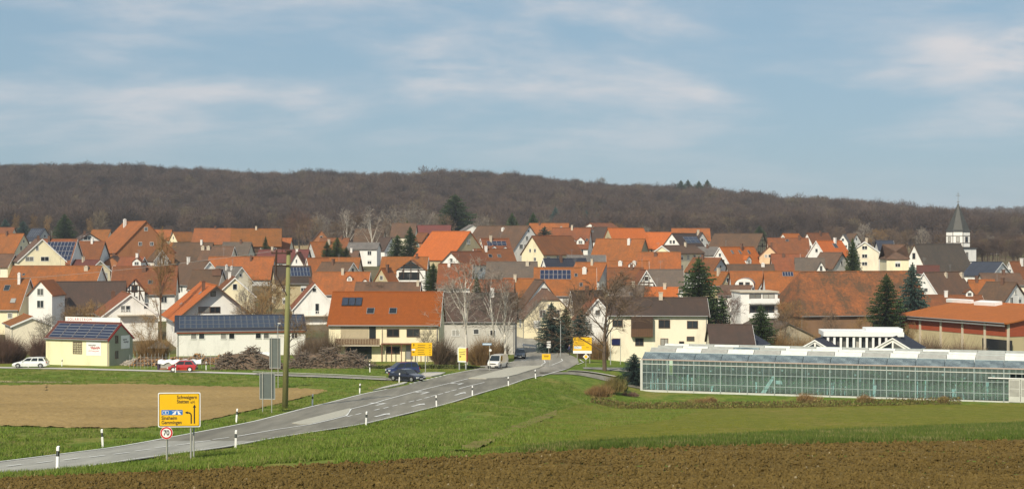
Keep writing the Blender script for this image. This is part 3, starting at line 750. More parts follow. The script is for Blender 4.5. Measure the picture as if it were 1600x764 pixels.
            tp = [(P.x, yo2, za), (P.x, yb - front * 0.4, za), (P.x - w / 2 - e, yo2, za - rs - e * sl), (P.x - w / 2 - e, yb, za - rs - e * sl), (P.x + w / 2 + e, yo2, za - rs - e * sl), (P.x + w / 2 + e, yb, za - rs - e * sl)]
            rb2.shell(tp, [[0, 2, 3, 1], [1, 5, 4, 0]], 0.16); rb2.build('roof', rm, o, uv=True)
            yw = yF + front * 0.02
            if timber:
                tb = MB(); th_ = 0.13
                def beam(a, b, c, dd):
                    v0 = Vector((P.x + a, yF + front * .02, b)); v1 = Vector((P.x + c, yF + front * .02, dd)); tb.tube(v0, v1, th_, n=4)
                for zz_ in (ze - 0.1, ze + rs * 0.45): beam(-w / 2 * (1 - max(0, (zz_ - ze) / rs)), zz_, w / 2 * (1 - max(0, (zz_ - ze) / rs)), zz_)
                for xx in (-w * .25, 0, w * .25): beam(xx, ze - 2.2, xx, ze + rs * (1 - abs(xx) / (w / 2)) - .1)
                beam(-w * .45, ze - 2.2, -w * .25, ze); beam(w * .45, ze - 2.2, w * .25, ze)
                tb.build('timber_frame', M_TIMBER, o)
            if timber == 2:
                gz_ = MB(); gz_.add([(P.x - w * .40, yF + front * .02, ze + .1), (P.x + w * .40, yF + front * .02, ze + .1), (P.x, yF + front * .02, ze + rs * .85)], [(0, 1, 2) if front < 0 else (2, 1, 0)]); gz_.build('gable_glazing', M_GLASS, o)
                gz_ = MB(); gz_.box(P.x - w * .3, P.x + w * .42, min(yF + front * .02, yF + front * .05), max(yF + front * .02, yF + front * .05), ze - 2.6, ze - .7); gz_.build('glazed_door', M_GLASS, o)
                continue
            put_window(o, (P.x, yw, ze + rs * .12), RF, min(1.1, w * .28), 1.2, 'b' if timber else 'w')
            if ze > 3.6:
                put_window(o, (P.x, yw, ze - 2.0), RF, min(1.2, w * .28), 1.3, 'w')
        elif k == 'balc':
            _, side, x0, x1, y, dep, m = f
            a, b = plane_hit(x0, y, side == 'g'), plane_hit(x1, y, side == 'g'); z = a.z; mb = MB(); mt = {'w': M_WHITE, 'b': M_WOOD}[m]
            if side == 'g':
                y0, y1 = sorted((a.y, b.y)); bx = (-L / 2 - dep, -L / 2 - .01, y0, y1)
            else:
                x_0, x_1 = sorted((a.x, b.x)); yy_ = sorted((front * (W / 2 + .01), front * (W / 2 + dep))); bx = (x_0, x_1, yy_[0], yy_[1])
            mb.box(*bx, z - 0.15, z); o = mb.build('balcony', M_CHIM, root); n = 14
            rl = MB()
            if side == 'g':
                rl.box(bx[0], bx[0] + .06, bx[2], bx[3], z + .92, z + 1.0)
                for i in range(n + 1):
                    yy_ = bx[2] + (bx[3] - bx[2] - .06) * i / n; rl.box(bx[0], bx[0] + .05, yy_, yy_ + (.30 if m == 'b' else .06), z, z + .92)
            else:
                yf = bx[2] if front < 0 else bx[3] - .06
                rl.box(bx[0], bx[1], yf, yf + .06, z + .92, z + 1.0)
                for i in range(n * 2):
                    xx = bx[0] + (bx[1] - bx[0]) * i / (n * 2); rl.box(xx, xx + (bx[1] - bx[0]) / (n * 2) * .86, yf + .01, yf + .05, z + .06, z + .9)
            rl.build('railing', mt, o)
    if not have_ch and cat == 'house' and s > 4.3 and random.random() < 0.6:
        u = random.uniform(-.3, .3) * L; cw = 0.6; zr = rz_ - 0.5 * tanp
        mb = MB(); mb.box(-cw / 2, cw / 2, -cw / 2, cw / 2, zr - 0.4, rz_ + 0.75); mb.box(-cw / 2 - .06, cw / 2 + .06, -cw / 2 - .06, cw / 2 + .06, rz_ + .75, rz_ + .86)
        mb.build('chimney', random.choice([M_CHIM, M_CHIMB, M_CHIMB, M_CHIMW]), ro, loc=(u, front * .5, 0))
    if cat == 'house' and s > 5.2 and random.random() < .38:
        an = MB(); u = random.uniform(-.35, .35) * L; hh = random.uniform(1.6, 2.6); an.tube((u, 0, rz_ - .2), (u, 0, rz_ + hh), .03, n=4)
        for k in range(4): an.tube((u - .55 + .05 * k, 0, rz_ + hh - .12 - .16 * k), (u + .55 - .05 * k, 0, rz_ + hh - .12 - .16 * k), .016, n=3)
        an.build('aerial', M_ZINC, ro)
    if s > 7.0:
        dp_ = MB(); dp_.tube((-L / 2 + .2, front * (W / 2 + .09), -.4), (-L / 2 + .2, front * (W / 2 + .09), hw - .1), .055, n=6); dp_.build('downpipe', M_ZINC, root)
    # timber on the gable
    if ft:
        tb = MB(); X0 = -L / 2 - 0.02
        for zz_ in [hw - 2.6, hw, hw + rise * .38, hw + rise * .68]:
            if zz_ < 0.3: continue
            hwid = W / 2 * (1 - max(0, (zz_ - hw) / rise)); tb.box(X0 - .02, X0 + .03, -hwid, hwid, zz_ - .12, zz_ + .12)
        n = max(3, int(W / 1.6))
        for i in range(n + 1):
            yy_ = -W / 2 + W * i / n; zt = hw + rise * (1 - abs(yy_) / (W / 2)) - .1; tb.box(X0 - .015, X0 + .03, max(-W / 2, yy_ - .10), min(W / 2, yy_ + .10), max(0, hw - 2.6), max(hw, zt))
        tb.build('timber_frame', M_TIMBER, root)
    # windows
    barn = cat == 'barn'
    if nowin: return H
    if gwin is not None:
        for (x, y, wp_, hp_) in gwin:
            P = plane_hit(x, y, True); put_window(root, (-L / 2 - 0.01, P.y, P.z), RG, wp_ / s / max(s_, .3), hp_ / s, frame)
    elif hip < 1 and W * s_ * s > 7:
        if barn:
            put_window(root, (-L / 2 - .01, 0, hw + rise * .42), RG, 0.9, 1.1, 'b')
            if W > 9: put_window(root, (-L / 2 - .01, -W * .2, hw + .1), RG, .8, 1.0, 'b'); put_window(root, (-L / 2 - .01, W * .2, hw + .1), RG, .8, 1.0, 'b')
        else:
            hi = rise * (1 - hip)
            if rise > 4.2:
                put_window(root, (-L / 2 - .01, 0, hw + hi * .60), RG, .7, .8, frame)
                for sg in (-1, 1): put_window(root, (-L / 2 - .01, sg * W * .14, hw + hi * .22), RG, 1.0, 1.2, frame, random.random() < .25)
            elif rise > 2: put_window(root, (-L / 2 - .01, 0, hw + hi * .35), RG, .8, .9, frame)
            for fl in range(2):
                z = hw - 1.25 - 2.7 * fl
                if z < 0.8: break
                nw = max(2, int(W / 3.4))
                for i in range(nw): put_window(root, (-L / 2 - .01, (-.5 + (i + .5) / nw) * W, z), RG, 1.1, 1.25, frame, random.random() < .3)
    if fwin is not None:
        for (x, y, wp_, hp_) in fwin:
            P = plane_hit(x, y, False); put_window(root, (P.x, front * (W / 2 + .01), P.z), RF, wp_ / s, hp_ / s, frame)
    elif not barn:
        for fl in range(2):
            z = hw - 1.25 - 2.7 * fl
            if z < 0.8: break
            nw = max(1, int(L / 3.6))
            for i in range(nw): put_window(root, ((-.5 + (i + .5) / nw) * L, front * (W / 2 + .01), z), RF, 1.15, 1.25, frame, random.random() < .3)
    return H

# px,py of the visible gable's apex, heading, gable width, ridge length, roof rise (photo pixels; minus = metres), pixels per metre, roof, wall, label
B = dict(name='barn', cat='barn')
HT = [
 (22, 397, 177, -9, 60, 18, 5.9, 'br', 'c2', 'brown roof at the left edge below the weathered orange roof', {}),
 # far left
 (22, 355.5, 176, -10, 24, 20, 4.0, 'rb', 'c2', 'red-brown roof at the far left edge of the village, under the wood', {}),
 (70, 357, 150, 22, 20, 17, 4.2, 'bl', 'gy', 'slate-blue roofed house left of the lone spruce', dict(feats=[('pv', 42, 359, 66, 370, 5, 3, 'd')])),
 (37, 365, 165, -11, 46, 28, 4.7, 'ot', 'cr', 'weathered orange roof with cream gable tip, above the big cream gable house', {}),
 (66, 373, 112, 72, 25, 33, 6.1, 'br', 'cr', 'large cream gable with two white shutters, brown roof, by the gridded solar roof', dict(gwin=[(58, 388, 3.5, 6), (46, 404.5, 11, 6), (70, 404.5, 11, 6)])),
 (120, 373.5, 178, -12, 56, 36, 5.8, 'rb', 'wh', 'red roof carrying a tall grid of blue solar panels beside the cream gable', dict(feats=[('pv', 75, 378, 119.5, 407, 8, 4, 'b')])),
 (163, 377, 178, -10, 45, 26, 5.6, 'rb', 'wh', 'plain rust-red roof between the solar grid roof and the brick barn', {}),
 (140, 364.5, 118, 42, 10, 13, 4.9, 'db', 'wh', 'low white gable with dark wide eaves and one big dark window', dict(gwin=[(137, 372, 10, 6)], fascia=M_TIMBER)),
 (172, 359, 175, -9, 27, 18, 4.3, 'ot', 'c2', 'orange roof just behind the brick barn, next to the low white gable', {}),
 (228, 345.5, 125, 90, 34, 47, 5.4, 'ot', 'bk', 'tall orange brick barn with huge roof and white ventilator', dict(feats=[('ch', 195, 341, 4, 'w')], **B, gwin=[(228, 358, 4, 5), (219, 381, 4, 5), (237, 381, 4, 5)])),
 (156, 406.5, 130, 32, 38, 15, 6.0, 'dr', 'cr', 'dark red roof with small cream gable below the solar grid roof', {}),
 (174, 400.5, 95, 25, -10, 10, 5.6, 'br', 'bk', 'small brown brick gable at the foot of the tall brick barn', {}),
 (158, 415.5, 178, -11, 136, 30, 6.6, 'ot', 'wh', 'very long orange roof crossing behind the white gable with satellite dishes', dict(feats=[('ch', 135, 429, 6, 'c'), ('sky', (37, 429, 4, 3))])),
 (45, 434.5, 178, -11, 80, 44, 8.0, 'ot', 'cr', 'orange roof with two skylights and white cross gable with satellite dishes', dict(feats=[('sky', (11, 450, 9, 9), (20.5, 470, 8, 7)), ('wing', 63, 438, 36, 20, 2.2, 'wh', False), ('ch', 30, 428, 4, 'w')], fwin=[(15.5, 493, 6, 7)])),
 (90, 440, 12, 20, 105, 45, 7.8, 'db', 'bb', 'long dark brown barn roof with brick end behind the solar shed', dict(**B)),
 (204, 459, 110, 86, 24, 32, 8.6, 'rb', 'wh', 'white house with balcony and low rust roof, over the solar shed', dict(gwin=[(192, 482, 6, 9), (200, 482, 6, 9), (228, 478, 6, 8)], feats=[('ch', 175, 456, 6, 'b'), ('sky', (155, 478, 7, 4)), ('balc', 'g', 183, 240, 492, 1.2, 'w')], fascia=M_WHITE)),
 (50, 494.5, 115, 60, 22, 12, 9.3, 'ot', 'c2', 'low cream garage with a small orange roof behind the hedge', dict(cat='garage', name='garage', nowin=True)),
 # left centre
 (178, 416, 9, 12, 98, 40, 7.3, 'rb', 'wh', 'rust-red roof with half-timbered cross gable and white verge', dict(feats=[('wing', 210, 436, 30, 17, 1.2, 'wh', True), ('ch', 225, 416, 6, 'b'), ('sky', (235, 441, 7, 6))])),
 (224, 401, 178, -10, 34, 18, 6.2, 'rb', 'wh', 'small rust roof with one white triangular dormer under the brick barn', dict(feats=[('dorm', 213.5, 402, 13, 'wh')])),
 (252, 390, 140, 22, 30, 15, 5.4, 'br', 'wh', 'brown roofed house with white gable half hidden by a thin bare poplar', {}),
 (290, 379, 150, 24, 22, 13, 5.0, 'ot', 'wh', 'orange roof with low white gable and single door-like window', dict(gwin=[(291, 386, 3, 6)])),
 (332, 379, 176, -12, 60, 30, 5.2, 'br', 'wh', 'broad brown roof right of the low white gable, chimneys before it', {}),
 (365, 385, 176, -10, 48, 22, 5.6, 'br', 'c2', 'brown roof with two cream chimneys at its near corner', dict(feats=[('ch', 315, 394, 5, 'c'), ('ch', 326, 396, 5, 'c')])),
 (392, 378.5, 177, -10, 42, 18, 5.1, 'gb', 'c2', 'grey-brown roof in front of the long dark-walled building', {}),
 (271, 362.5, 38, 13, 28, 13, 4.0, 'ot', 'cr', 'far orange roof with a cream gable tip right of the brick barn', {}),
 (268, 359, 177, -9, 30, 15, 3.9, 'ot', 'c2', 'orange roof directly behind the far cream gable tip', {}),
 (305, 357, 7, 12, 60, 24, 4.4, 'ot', 'cr', 'long orange roof with yellow gable on the far side of the village', {}),
 (363, 357.5, 8, 10, 76, 26, 4.8, 'ot', 'wd', 'long orange roof over a dark timber wall with white windows', dict(frame='w')),
 (428, 401, 178, -11, 100, 32, 6.0, 'ot', 'gy', 'wide orange roof left of the tall pole, mid village', dict(feats=[('ch', 392, 400, 3, 'b')])),
 (327, 408, 125, 54, 42, 34, 6.7, 'br', 'wh', 'brown roof marked by a long slanting white bargeboard', dict(fascia=M_WHITE)),
 (347, 421, 176, -9, 44, 28, 7.2, 'br', 'c2', 'brown roof with a broad brick chimney between white verge and cream gable', dict(feats=[('ch', 340, 424, 14, 'b')])),
 (377, 417, 132, 34, 38, 22, 6.6, 'gr', 'c2', 'grey roof with small cream gable and round window', dict(gwin=[(376, 430, 3, 4)], feats=[('ch', 354, 415, 3, 'w'), ('ch', 362, 417, 2.5, 'w')])),
 (367, 433, 104, 62, 14, 28, 7.6, 'rb', 'cr', 'cream gable with one window and bare branches in front', dict(gwin=[(367, 448, 6, 8)])),
 # centre left
 (502, 359.5, 100, 27, -12, 16, 4.3, 'br', 'bk', 'brick-coloured gable among bare trees on the far side', {}),
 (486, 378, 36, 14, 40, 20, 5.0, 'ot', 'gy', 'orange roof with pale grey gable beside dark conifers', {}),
 (482, 390, 177, -10, 76, 18, 5.4, 'dr', 'wh', 'long low dark red roof behind the white pointed gable near the pole', {}),
 (463.5, 394, 92, 23, -11, 20, 5.8, 'rb', 'wh', 'small bright white pointed gable just right of the pole top', dict(gwin=[(463, 408, 2, 5)])),
 (480.5, 403, 27, 9, 32, 20, 6.0, 'ot', 'wh', 'orange roof with a sliver of white gable next to the pointed white gable', {}),
 (428, 416, 13, 15, 56, 24, 6.8, 'db', 'be', 'dark roof with two rows of blue solar panels behind the pole', dict(feats=[('pv', 448, 418, 484, 432, 7, 2, 'b')])),
 (562, 402.5, 177, -10, 68, 20, 5.7, 'ot', 'c2', 'orange roof below the dark conifer group', {}),
 (551, 410, 146, 22, 47, 17, 6.2, 'br', 'c2', 'brown roof with small pale triangular gable at its end', {}),
 (577, 425, 177, -11, 86, 32, 6.9, 'ot', 'wh', 'long orange roof with two tiny white dormers behind the balcony gable', dict(feats=[('dorm', 546, 431, 8, 'wh'), ('dorm', 570, 437, 7, 'wh')])),
 (492, 443, 99, 66, 13, 37, 7.6, 'rb', 'wh', 'tall bright white gable with balcony and diamond window', dict(gwin=[(491, 453, 5, 5), (495.5, 482, 5, 15)], feats=[('balc', 'g', 470, 515, 493, 1.3, 'w')], fascia=M_WHITE)),
 (596, 419, 62, 24, 14, 21, 6.6, 'ot', 'be', 'beige pointed gable with orange roof left of the loggia house', {}),
 (668, 401.5, 178, -11, 70, 24, 6.3, 'ot', 'wh', 'orange house with dark glazed front gable and recessed balcony', dict(feats=[('wing', 642, 405.5, 44, 15, 2.0, 'wh', 2)], fwin=[(628, 435, 12, 12), (646, 433, 12, 10)])),
 (656, 441, 178, -10, 98, 28, 8.0, 'br', 'wh', 'low brown roof with cream chimneys right behind the big orange roof', dict(feats=[('ch', 660, 441, 4, 'c'), ('ch', 674, 440, 4, 'c')], cat='house')),
 (650, 349, 177, -11, 36, 20, 4.4, 'br', 'c2', 'tan-brown roof among bare birches at the far side', {}),
 (611, 371, 142, 20, 16, 18, 4.8, 'db', 'wh', 'white gable with dark roof left of the two dark conifers', {}),
 (704, 352, 177, -9, 52, 16, 4.2, 'dr', 'c2', 'dark reddish roof behind the bright orange barn', {}),
 (668, 364, 140, 16, 12, 12, 4.9, 'rb', 'bk', 'small red gable with dark arch at the corner of the bright barn', {}),
 (733, 339.5, 165, -9, 26, 14, 3.7, 'ot', 'c2', 'highest orange roof, in front of the dark spruce on the slope', {}),
 (739, 351, 110, 26, 6, 8, 4.0, 'gr', 'wh', 'low white gable with wide eaves right of the far spruce', {}),
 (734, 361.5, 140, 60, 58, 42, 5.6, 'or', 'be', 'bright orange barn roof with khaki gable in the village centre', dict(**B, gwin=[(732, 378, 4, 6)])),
 (705, 393, 62, 36, 46, 19, 6.3, 'rb', 'wh', 'white pointed gable with rust roof in front of the bright barn', {}),
 (741, 389, 22, 15, 58, 22, 6.0, 'rb', 'wh', 'rust roof with white verge and two skylights below the bright barn', dict(feats=[('sky', (766, 400, 6, 5), (780, 400, 6, 5))])),
 (752, 372.5, 26, 13, 42, 24, 5.4, 'rb', 'cr', 'rust roof with dark solar fields and two dormers', dict(feats=[('pv', 760, 377, 790, 384, 4, 2, 'b'), ('dorm', 772, 383, 8, 'wh'), ('dorm', 789, 384, 8, 'wh')])),
 (827, 352.5, 131, 54, 80, 40, 5.0, 'br', 'wh', 'very large brown roof with tall white gable, white chimney', dict(feats=[('ch', 786, 360, 4, 'w')], gwin=[(826, 361, 2.5, 3), (823, 372, 3.5, 6), (814, 385, 5, 6), (821, 385, 4, 6)])),
 (737, 412, 177, -10, 50, 34, 7.0, 'rb', 'wh', 'rust roof in front of the white pointed gable, left of the birch', {}),
 (802, 437, 177, -10, 64, 30, 7.6, 'rb', 'wh', 'rust-brown roof seen through the birch branches', {}),
 (592, 379, 177, -9, 46, 9, 5.0, 'gr', 'wh', 'long white walled house under the far birches', {}),
 (560, 392, 177, -9, 40, 16, 5.3, 'br', 'c2', 'brown roof just behind the dark conifer group', {}),
 (232, 376, 177, -9, 30, 18, 5.0, 'ot', 'c2', 'orange roof at the right foot of the tall brick barn', {}),
 (455, 372, 177, -10, 60, 20, 4.7, 'ot', 'c2', 'orange roof below the dark bare tree, right of the timber walled building', {}),
 (545, 372, 177, -9, 44, 18, 4.6, 'rb', 'c2', 'rust roof half hidden by bare trees, far side', {}),
 (600, 358, 177, -9, 44, 18, 4.3, 'br', 'c2', 'brown roof showing between the far birches', {}),
 # centre right
 (888, 349, 176, -11, 60, 22, 4.4, 'ot', 'c2', 'orange roof directly behind the tall white gable', dict(feats=[('sky', (877, 355, 3, 2))])),
 (832, 368.5, 40, 34, 60, 27, 5.3, 'rb', 'cr', 'cream pointed gable with rust roof and wooden barn wall', dict(gwin=[(828.5, 391.5, 2.5, 5), (836, 391.5, 2.5, 5), (836, 405, 3.5, 5)])),
 (922, 356, 170, -12, 58, 30, 5.0, 'rb', 'wh', 'rust-red roof with a pair of white dormers', dict(feats=[('dorm', 893, 369.5, 12, 'wh'), ('dorm', 907, 369.5, 12, 'wh'), ('sky', (917, 375, 4, 4))])),
 (948, 355, 177, -10, 34, 20, 4.6, 'db', 'wh', 'dark brown roof wedge between twin dormers and khaki gable', dict(feats=[('sky', (925, 362, 5, 3))])),
 (922, 348.5, 50, 24, 34, 8, 4.0, 'rb', 'wh', 'far low white gable with reddish roof at the wood edge', {}),
 (950.5, 356.5, 27, 24, 54, 29, 4.9, 'or', 'be', 'orange barn roof with khaki gable at its left end, far row', dict(**B)),
 (1007, 373, 150, 26, 74, 40, 5.4, 'ot', 'be', 'broad orange barn roof with white chimney, khaki gable at right', dict(**B, feats=[('ch', 983, 374, 4.5, 'w')])),
 (945, 399, 177, -8, 58, 9, 5.8, 'gr', 'c2', 'low grey sheet roof in front of the broad orange barn', dict(cat='barn', name='barn')),
 (850, 404, 27, 14, 64, 21, 6.0, 'bl', 'wh', 'dark blue slate roof with a white gable at one end', {}),
 (947, 410, 150, 22, 46, 25, 6.3, 'ot', 'gy', 'orange roof with grey pointed gable above the bare street tree', {}),
 (930, 418, 178, -12, 94, 40, 6.9, 'ot', 'wh', 'orange roof with two rows of solar panels and tall white chimney', dict(feats=[('pv', 844, 422, 892, 436.5, 7, 2, 'b'), ('ch', 913, 419, 6.5, 'w'), ('sky', (900, 430, 5, 5), (908, 445, 5, 6))])),
 (1012, 407.5, 177, -10, 62, 30, 6.4, 'ot', 'wh', 'orange roof with two white chimneys and tiny white dormer', dict(feats=[('ch', 969, 416, 6, 'w'), ('ch', 991, 416, 5.5, 'w'), ('dorm', 986.5, 409, 9, 'wh')])),
 (838, 409, 177, -12, 76, 28, 6.8, 'gb', 'gy', 'grey-brown barn roof above the birch trees', dict(**B, feats=[('ch', 824, 409, 5, 'c')])),
 (834, 435, 177, -10, 46, 36, 7.4, 'ot', 'wh', 'orange roof next to the white shaded gable by the street', {}),
 (848, 437, 111, 60, 9, 40, 8.0, 'br', 'wh', 'tall white gable with brown verge at the street bend', {}),
 (859, 452, 104, 80, 12, 42, 8.4, 'br', 'cr', 'cream house with brown half-hipped roof at the street bend', dict(hip=0.36)),
 (893.6, 454, 20, 14, 46, 40, 8.4, 'db', 'c2', 'dark brown roof with slim cream gable behind the blue spruces', {}),
 (934, 466, 96, 56, -8, 32, 8.8, 'rb', 'wh', 'white gable house behind the large bare street tree', {}),
 (1012, 446, 177, -9, 56, 20, 7.8, 'gb', 'gy', 'grey-brown roof right behind the large cream house', dict(feats=[('sky', (986, 460, 6, 4))])),
 # right centre
 (1050, 363, 176, -11, 46, 24, 4.8, 'or', 'c2', 'orange roof left of the small white gable, far row', {}),
 (1050, 364.5, 62, 28, 36, 19, 5.0, 'db', 'wh', 'white gable with steep roof carrying red-framed solar panels', dict(feats=[('pv', 1066, 370, 1088, 380, 3, 2, 'b')], gwin=[(1048, 378, 3, 5), (1053, 378, 3, 5)])),
 (1108, 357, 177, -10, 58, 18, 4.2, 'ot', 'c2', 'far orange roof at the foot of the wood, right of centre', {}),
 (1097, 363, 110, 22, 6, 17, 4.7, 'db', 'gy', 'grey-blue gable with dark verge beside the brown barn', {}),
 (1035, 383.5, 54, 30, 50, 11, 5.6, 'br', 'cr', 'wide low cream gable with brown roof', {}),
 (1062, 394, 175, -11, 64, 28, 6.0, 'ot', 'wh', 'orange-brown double roof left of the great spruce', dict(feats=[('ch', 1024, 405, 5, 'b')])),
 (1120, 386, 177, -8, 44, 11, 5.4, 'gr', 'wh', 'flat-looking grey roof behind the great spruce', {}),
 (1191, 365, 150, 26, 74, 30, 5.0, 'br', 'be', 'large brown barn with half-timbered khaki gable', dict(**B, ft=True)),
 (1125, 386, 46, 34, 52, 28, 5.8, 'or', 'wh', 'bright orange roof with three skylights in a row', dict(feats=[('sky', (1144, 394, 5, 6), (1156, 394, 5, 6), (1170, 394, 5, 6)), ('dorm', 1170, 398, 14, 'wh')])),
 (1202, 384, 80, 31, 10, 15, 5.7, 'rb', 'pe', 'peach coloured gable with a pair of windows', dict(gwin=[(1197, 400, 4, 4), (1203, 400, 4, 4)])),
 (1262, 372, 176, -12, 62, 27, 5.2, 'rb', 'c2', 'broad rust-red roof right of the half-timbered barn', dict(feats=[('sky', (1230, 376, 5, 3))])),
 (1126, 403, 146, 26, 42, 20, 6.2, 'rb', 'gy', 'rust roof with bluish white gable touching the great spruce', {}),
 (1207, 413, 177, -10, 70, 16, 6.3, 'br', 'wh', 'long brown roof under the three-skylight house', dict(feats=[('ch', 1192, 421, 5, 'w')])),
 (1214, 424, 177, -10, 72, 26, 6.9, 'ot', 'wh', 'orange roof with white barrel dormer', {}),
 (1137, 424.5, 126, 20, 26, 18, 6.7, 'ot', 'be', 'small khaki gable right of the great spruce', {}),
 (1174, 446, 160, 14, 46, 13, 7.5, 'br', 'wh', 'reddish brown roof with a white gable corner above the thicket', {}),
 (1191, 439, 78, 21, 6, 18, 7.2, 'ot', 'gy', 'small grey triangular gable over the white flat-roofed house', {}),
 (1058, 449, 172, -9, 48, 18, 7.9, 'or', 'cr', 'short vivid orange roof peeping over the large cream house', {}),
 (1066, 421, 176, -10, 52, 28, 7.0, 'gb', 'wh', 'brown-grey roof beside the white timbered gable, left of great spruce', {}),
 (1010, 421.5, 96, 23, -7, 19, 7.2, 'rb', 'wh', 'white timber-framed gable over the large cream house', dict(ft=True)),
 (1004, 418, 177, -11, 54, 30, 6.8, 'rb', 'wh', 'rust roof left of the white timber-framed gable', {}),
 (1172, 507, 177, -9, 64, 26, 10.9, 'db', 'c2', 'dark low outbuilding between the cream house and the spruce', dict(cat='shed', name='outbuilding', wmin=1.0)),
 # right
 (1223.5, 365, 46, 13, 24, 9, 4.2, 'or', 'wh', 'small far white gable with orange roof, right of half-timbered barn', {}),
 (1261.5, 364, 40, 16, 32, 16, 4.4, 'rb', 'wh', 'far white balcony house with reddish roof', {}),
 (1317, 366, 72, 16, 6, 12, 4.2, 'gr', 'wh', 'far small white gable behind the dark evergreen', {}),
 (1338, 365, 130, 14, 9, 12, 4.1, 'br', 'wh', 'far white gable with sunlit slope before the wood edge', {}),
 (1276, 376, 40, 28, 38, 22, 5.6, 'or', 'wh', 'orange roof with bold white bargeboards and one solar window', dict(feats=[('sky', (1305, 384, 9, 7))], fascia=M_WHITE)),
 (1248, 396.5, 175, -10, 42, 25, 6.2, 'rb', 'wh', 'red roof with dark chimney left of the grey-brown barn', dict(feats=[('ch', 1224, 397, 4, 'b')])),
 (1287, 403, 171, -10, 44, 21, 6.3, 'gb', 'c2', 'grey-brown roof with small white cross gable', dict(feats=[('wing', 1283, 408.5, 14, 12, .6, 'wh', False)])),
 (1315, 394.5, 140, 28, 32, 23, 6.2, 'br', 'wh', 'brown roof with white gable and long dark balcony', {}),
 (1351, 377, 78, 44, 12, 15, 6.2, 'br', 'c2', 'tall pale house with a column of white framed windows', dict(gwin=[(1351, 387, 7, 5), (1351, 400, 7, 5), (1351, 412, 7, 5)])),
 (1394, 376, 176, -9, 24, 14, 5.5, 'bl', 'wh', 'small blue-grey roof behind the tall pale house', {}),
 (1414, 382, 175, -11, 34, 21, 6.4, 'br', 'cr', 'cream house with brown hipped roof left of the church', dict(hip=1.0, hip1=1.0, ov=0.3)),
 (1224, 424.5, 13, -16, 200, 62, 8.3, 'moss', 'bb', 'long mossy orange barn roof with hipped end', dict(hip=1.0, hrun=0.42, name='barn', cat='barn', ov=0.5)),
 (1247, 424, 176, -10, 52, 30, 7.4, 'ot', 'wh', 'orange roof with white framed solar dormer beside the mossy barn', dict(feats=[('pv', 1222, 425, 1239, 432, 4, 1, 'b')])),
 (1565, 409.5, 140, 36, 44, 19, 6.2, 'bl', 'wh', 'slate-blue roof with white gable right of the church', {}),
 (1578, 408.5, 26, 18, 56, 22, 6.0, 'rb', 'wh', 'brown roof with white balconies at the right edge', {}),
 (1592, 427, 177, -9, 60, 16, 6.8, 'br', 'c2', 'long low brown roof below the slate-blue roof', {}),
 (1560, 388, 130, 10, 10, 6, 4.0, 'gr', 'wh', 'lone far house among bare trees right of the tower', {}),
 (1444.5, 425.5, 42, 46, 54, 35, 7.4, 'br', 'wh', 'bright white gable with brown roof below the church', dict(gwin=[(1447, 453, 4, 5)], feats=[('ch', 1478, 448, 4, 'c'), ('ch', 1504, 447, 5, 'c')])),
 (1466, 415, 164, 10, 32, 11, 7.0, 'dr', 'c2', 'narrow dark red roof between the church and the bright white gable', {}),
 (1587, 441, 131, 48, 44, 34, 7.6, 'br', 'wh', 'brown roof with bright white gable over the sports hall', {}),
 (1552, 437, 177, -10, 38, 32, 7.1, 'ot', 'wh', 'orange roof joined to the brown one over the sports hall', {}),
 (1532, 461, 176, -11, 92, 24, 8.2, 'rb', 'wh', 'low rust roof just behind the sports hall', dict(feats=[('dorm', 1515, 452, 11, 'wh')])),
]
for h in HT:
    house(*h[:10], **h[10])
# ------------------------------------------------------------------ houses along the front row
def squiggle(mb, x0, x1, z, amp, n, y, w=0.03, seed=1, mi=0):
    r = random.Random(seed); px = x0; pz = z
    for i in range(1, n + 1):
        x = x0 + (x1 - x0) * i / n; zz_ = z + amp * (0.5 if i % 2 else -0.5) * r.uniform(0.5, 1.2)
        d = Vector((x - px, 0, zz_ - pz)); L = d.length; d.normalize(); q = Vector((-d.z, 0, d.x)) * w / 2
        a = Vector((px, y, pz)); b = Vector((x, y, zz_))
        mb.add([a - q, a + q, b + q, b - q], [(0, 1, 2, 3)], mi); px, pz = x, zz_
_font_cache = {}
def letters(text, size, name, mat, parent, loc, rot, align='LEFT', depth=0.006, spacing=1.0, bold=0.0, xscale=1.0, fit=None):
    cu = bpy.data.curves.new(name, 'FONT'); cu.body = text; cu.size = size; cu.align_x = align; cu.align_y = 'CENTER'; cu.extrude = depth; cu.space_character = spacing; cu.offset = bold
    ob = bpy.data.objects.new(name + '_tmp', cu); COL.objects.link(ob)
    dg = bpy.context.evaluated_depsgraph_get(); me = bpy.data.meshes.new_from_object(ob.evaluated_get(dg))
    bpy.data.objects.remove(ob); bpy.data.curves.remove(cu)
    if fit:
        xv = [v.co.x for v in me.vertices]; xscale = fit / max(1e-4, max(xv) - min(xv))
    if xscale != 1.0: me.transform(Matrix.Diagonal((xscale, 1, 1, 1)))
    me.materials.clear(); me.materials.append(mat); me.name = name
    return link(me, name, parent, loc, rot)
M_RED = plain('red_paint', (0.45, 0.03, 0.03), 0.5, var=0.08); M_GREYP = plain('grey_print', (0.16, 0.15, 0.15), 0.6, var=0.1)
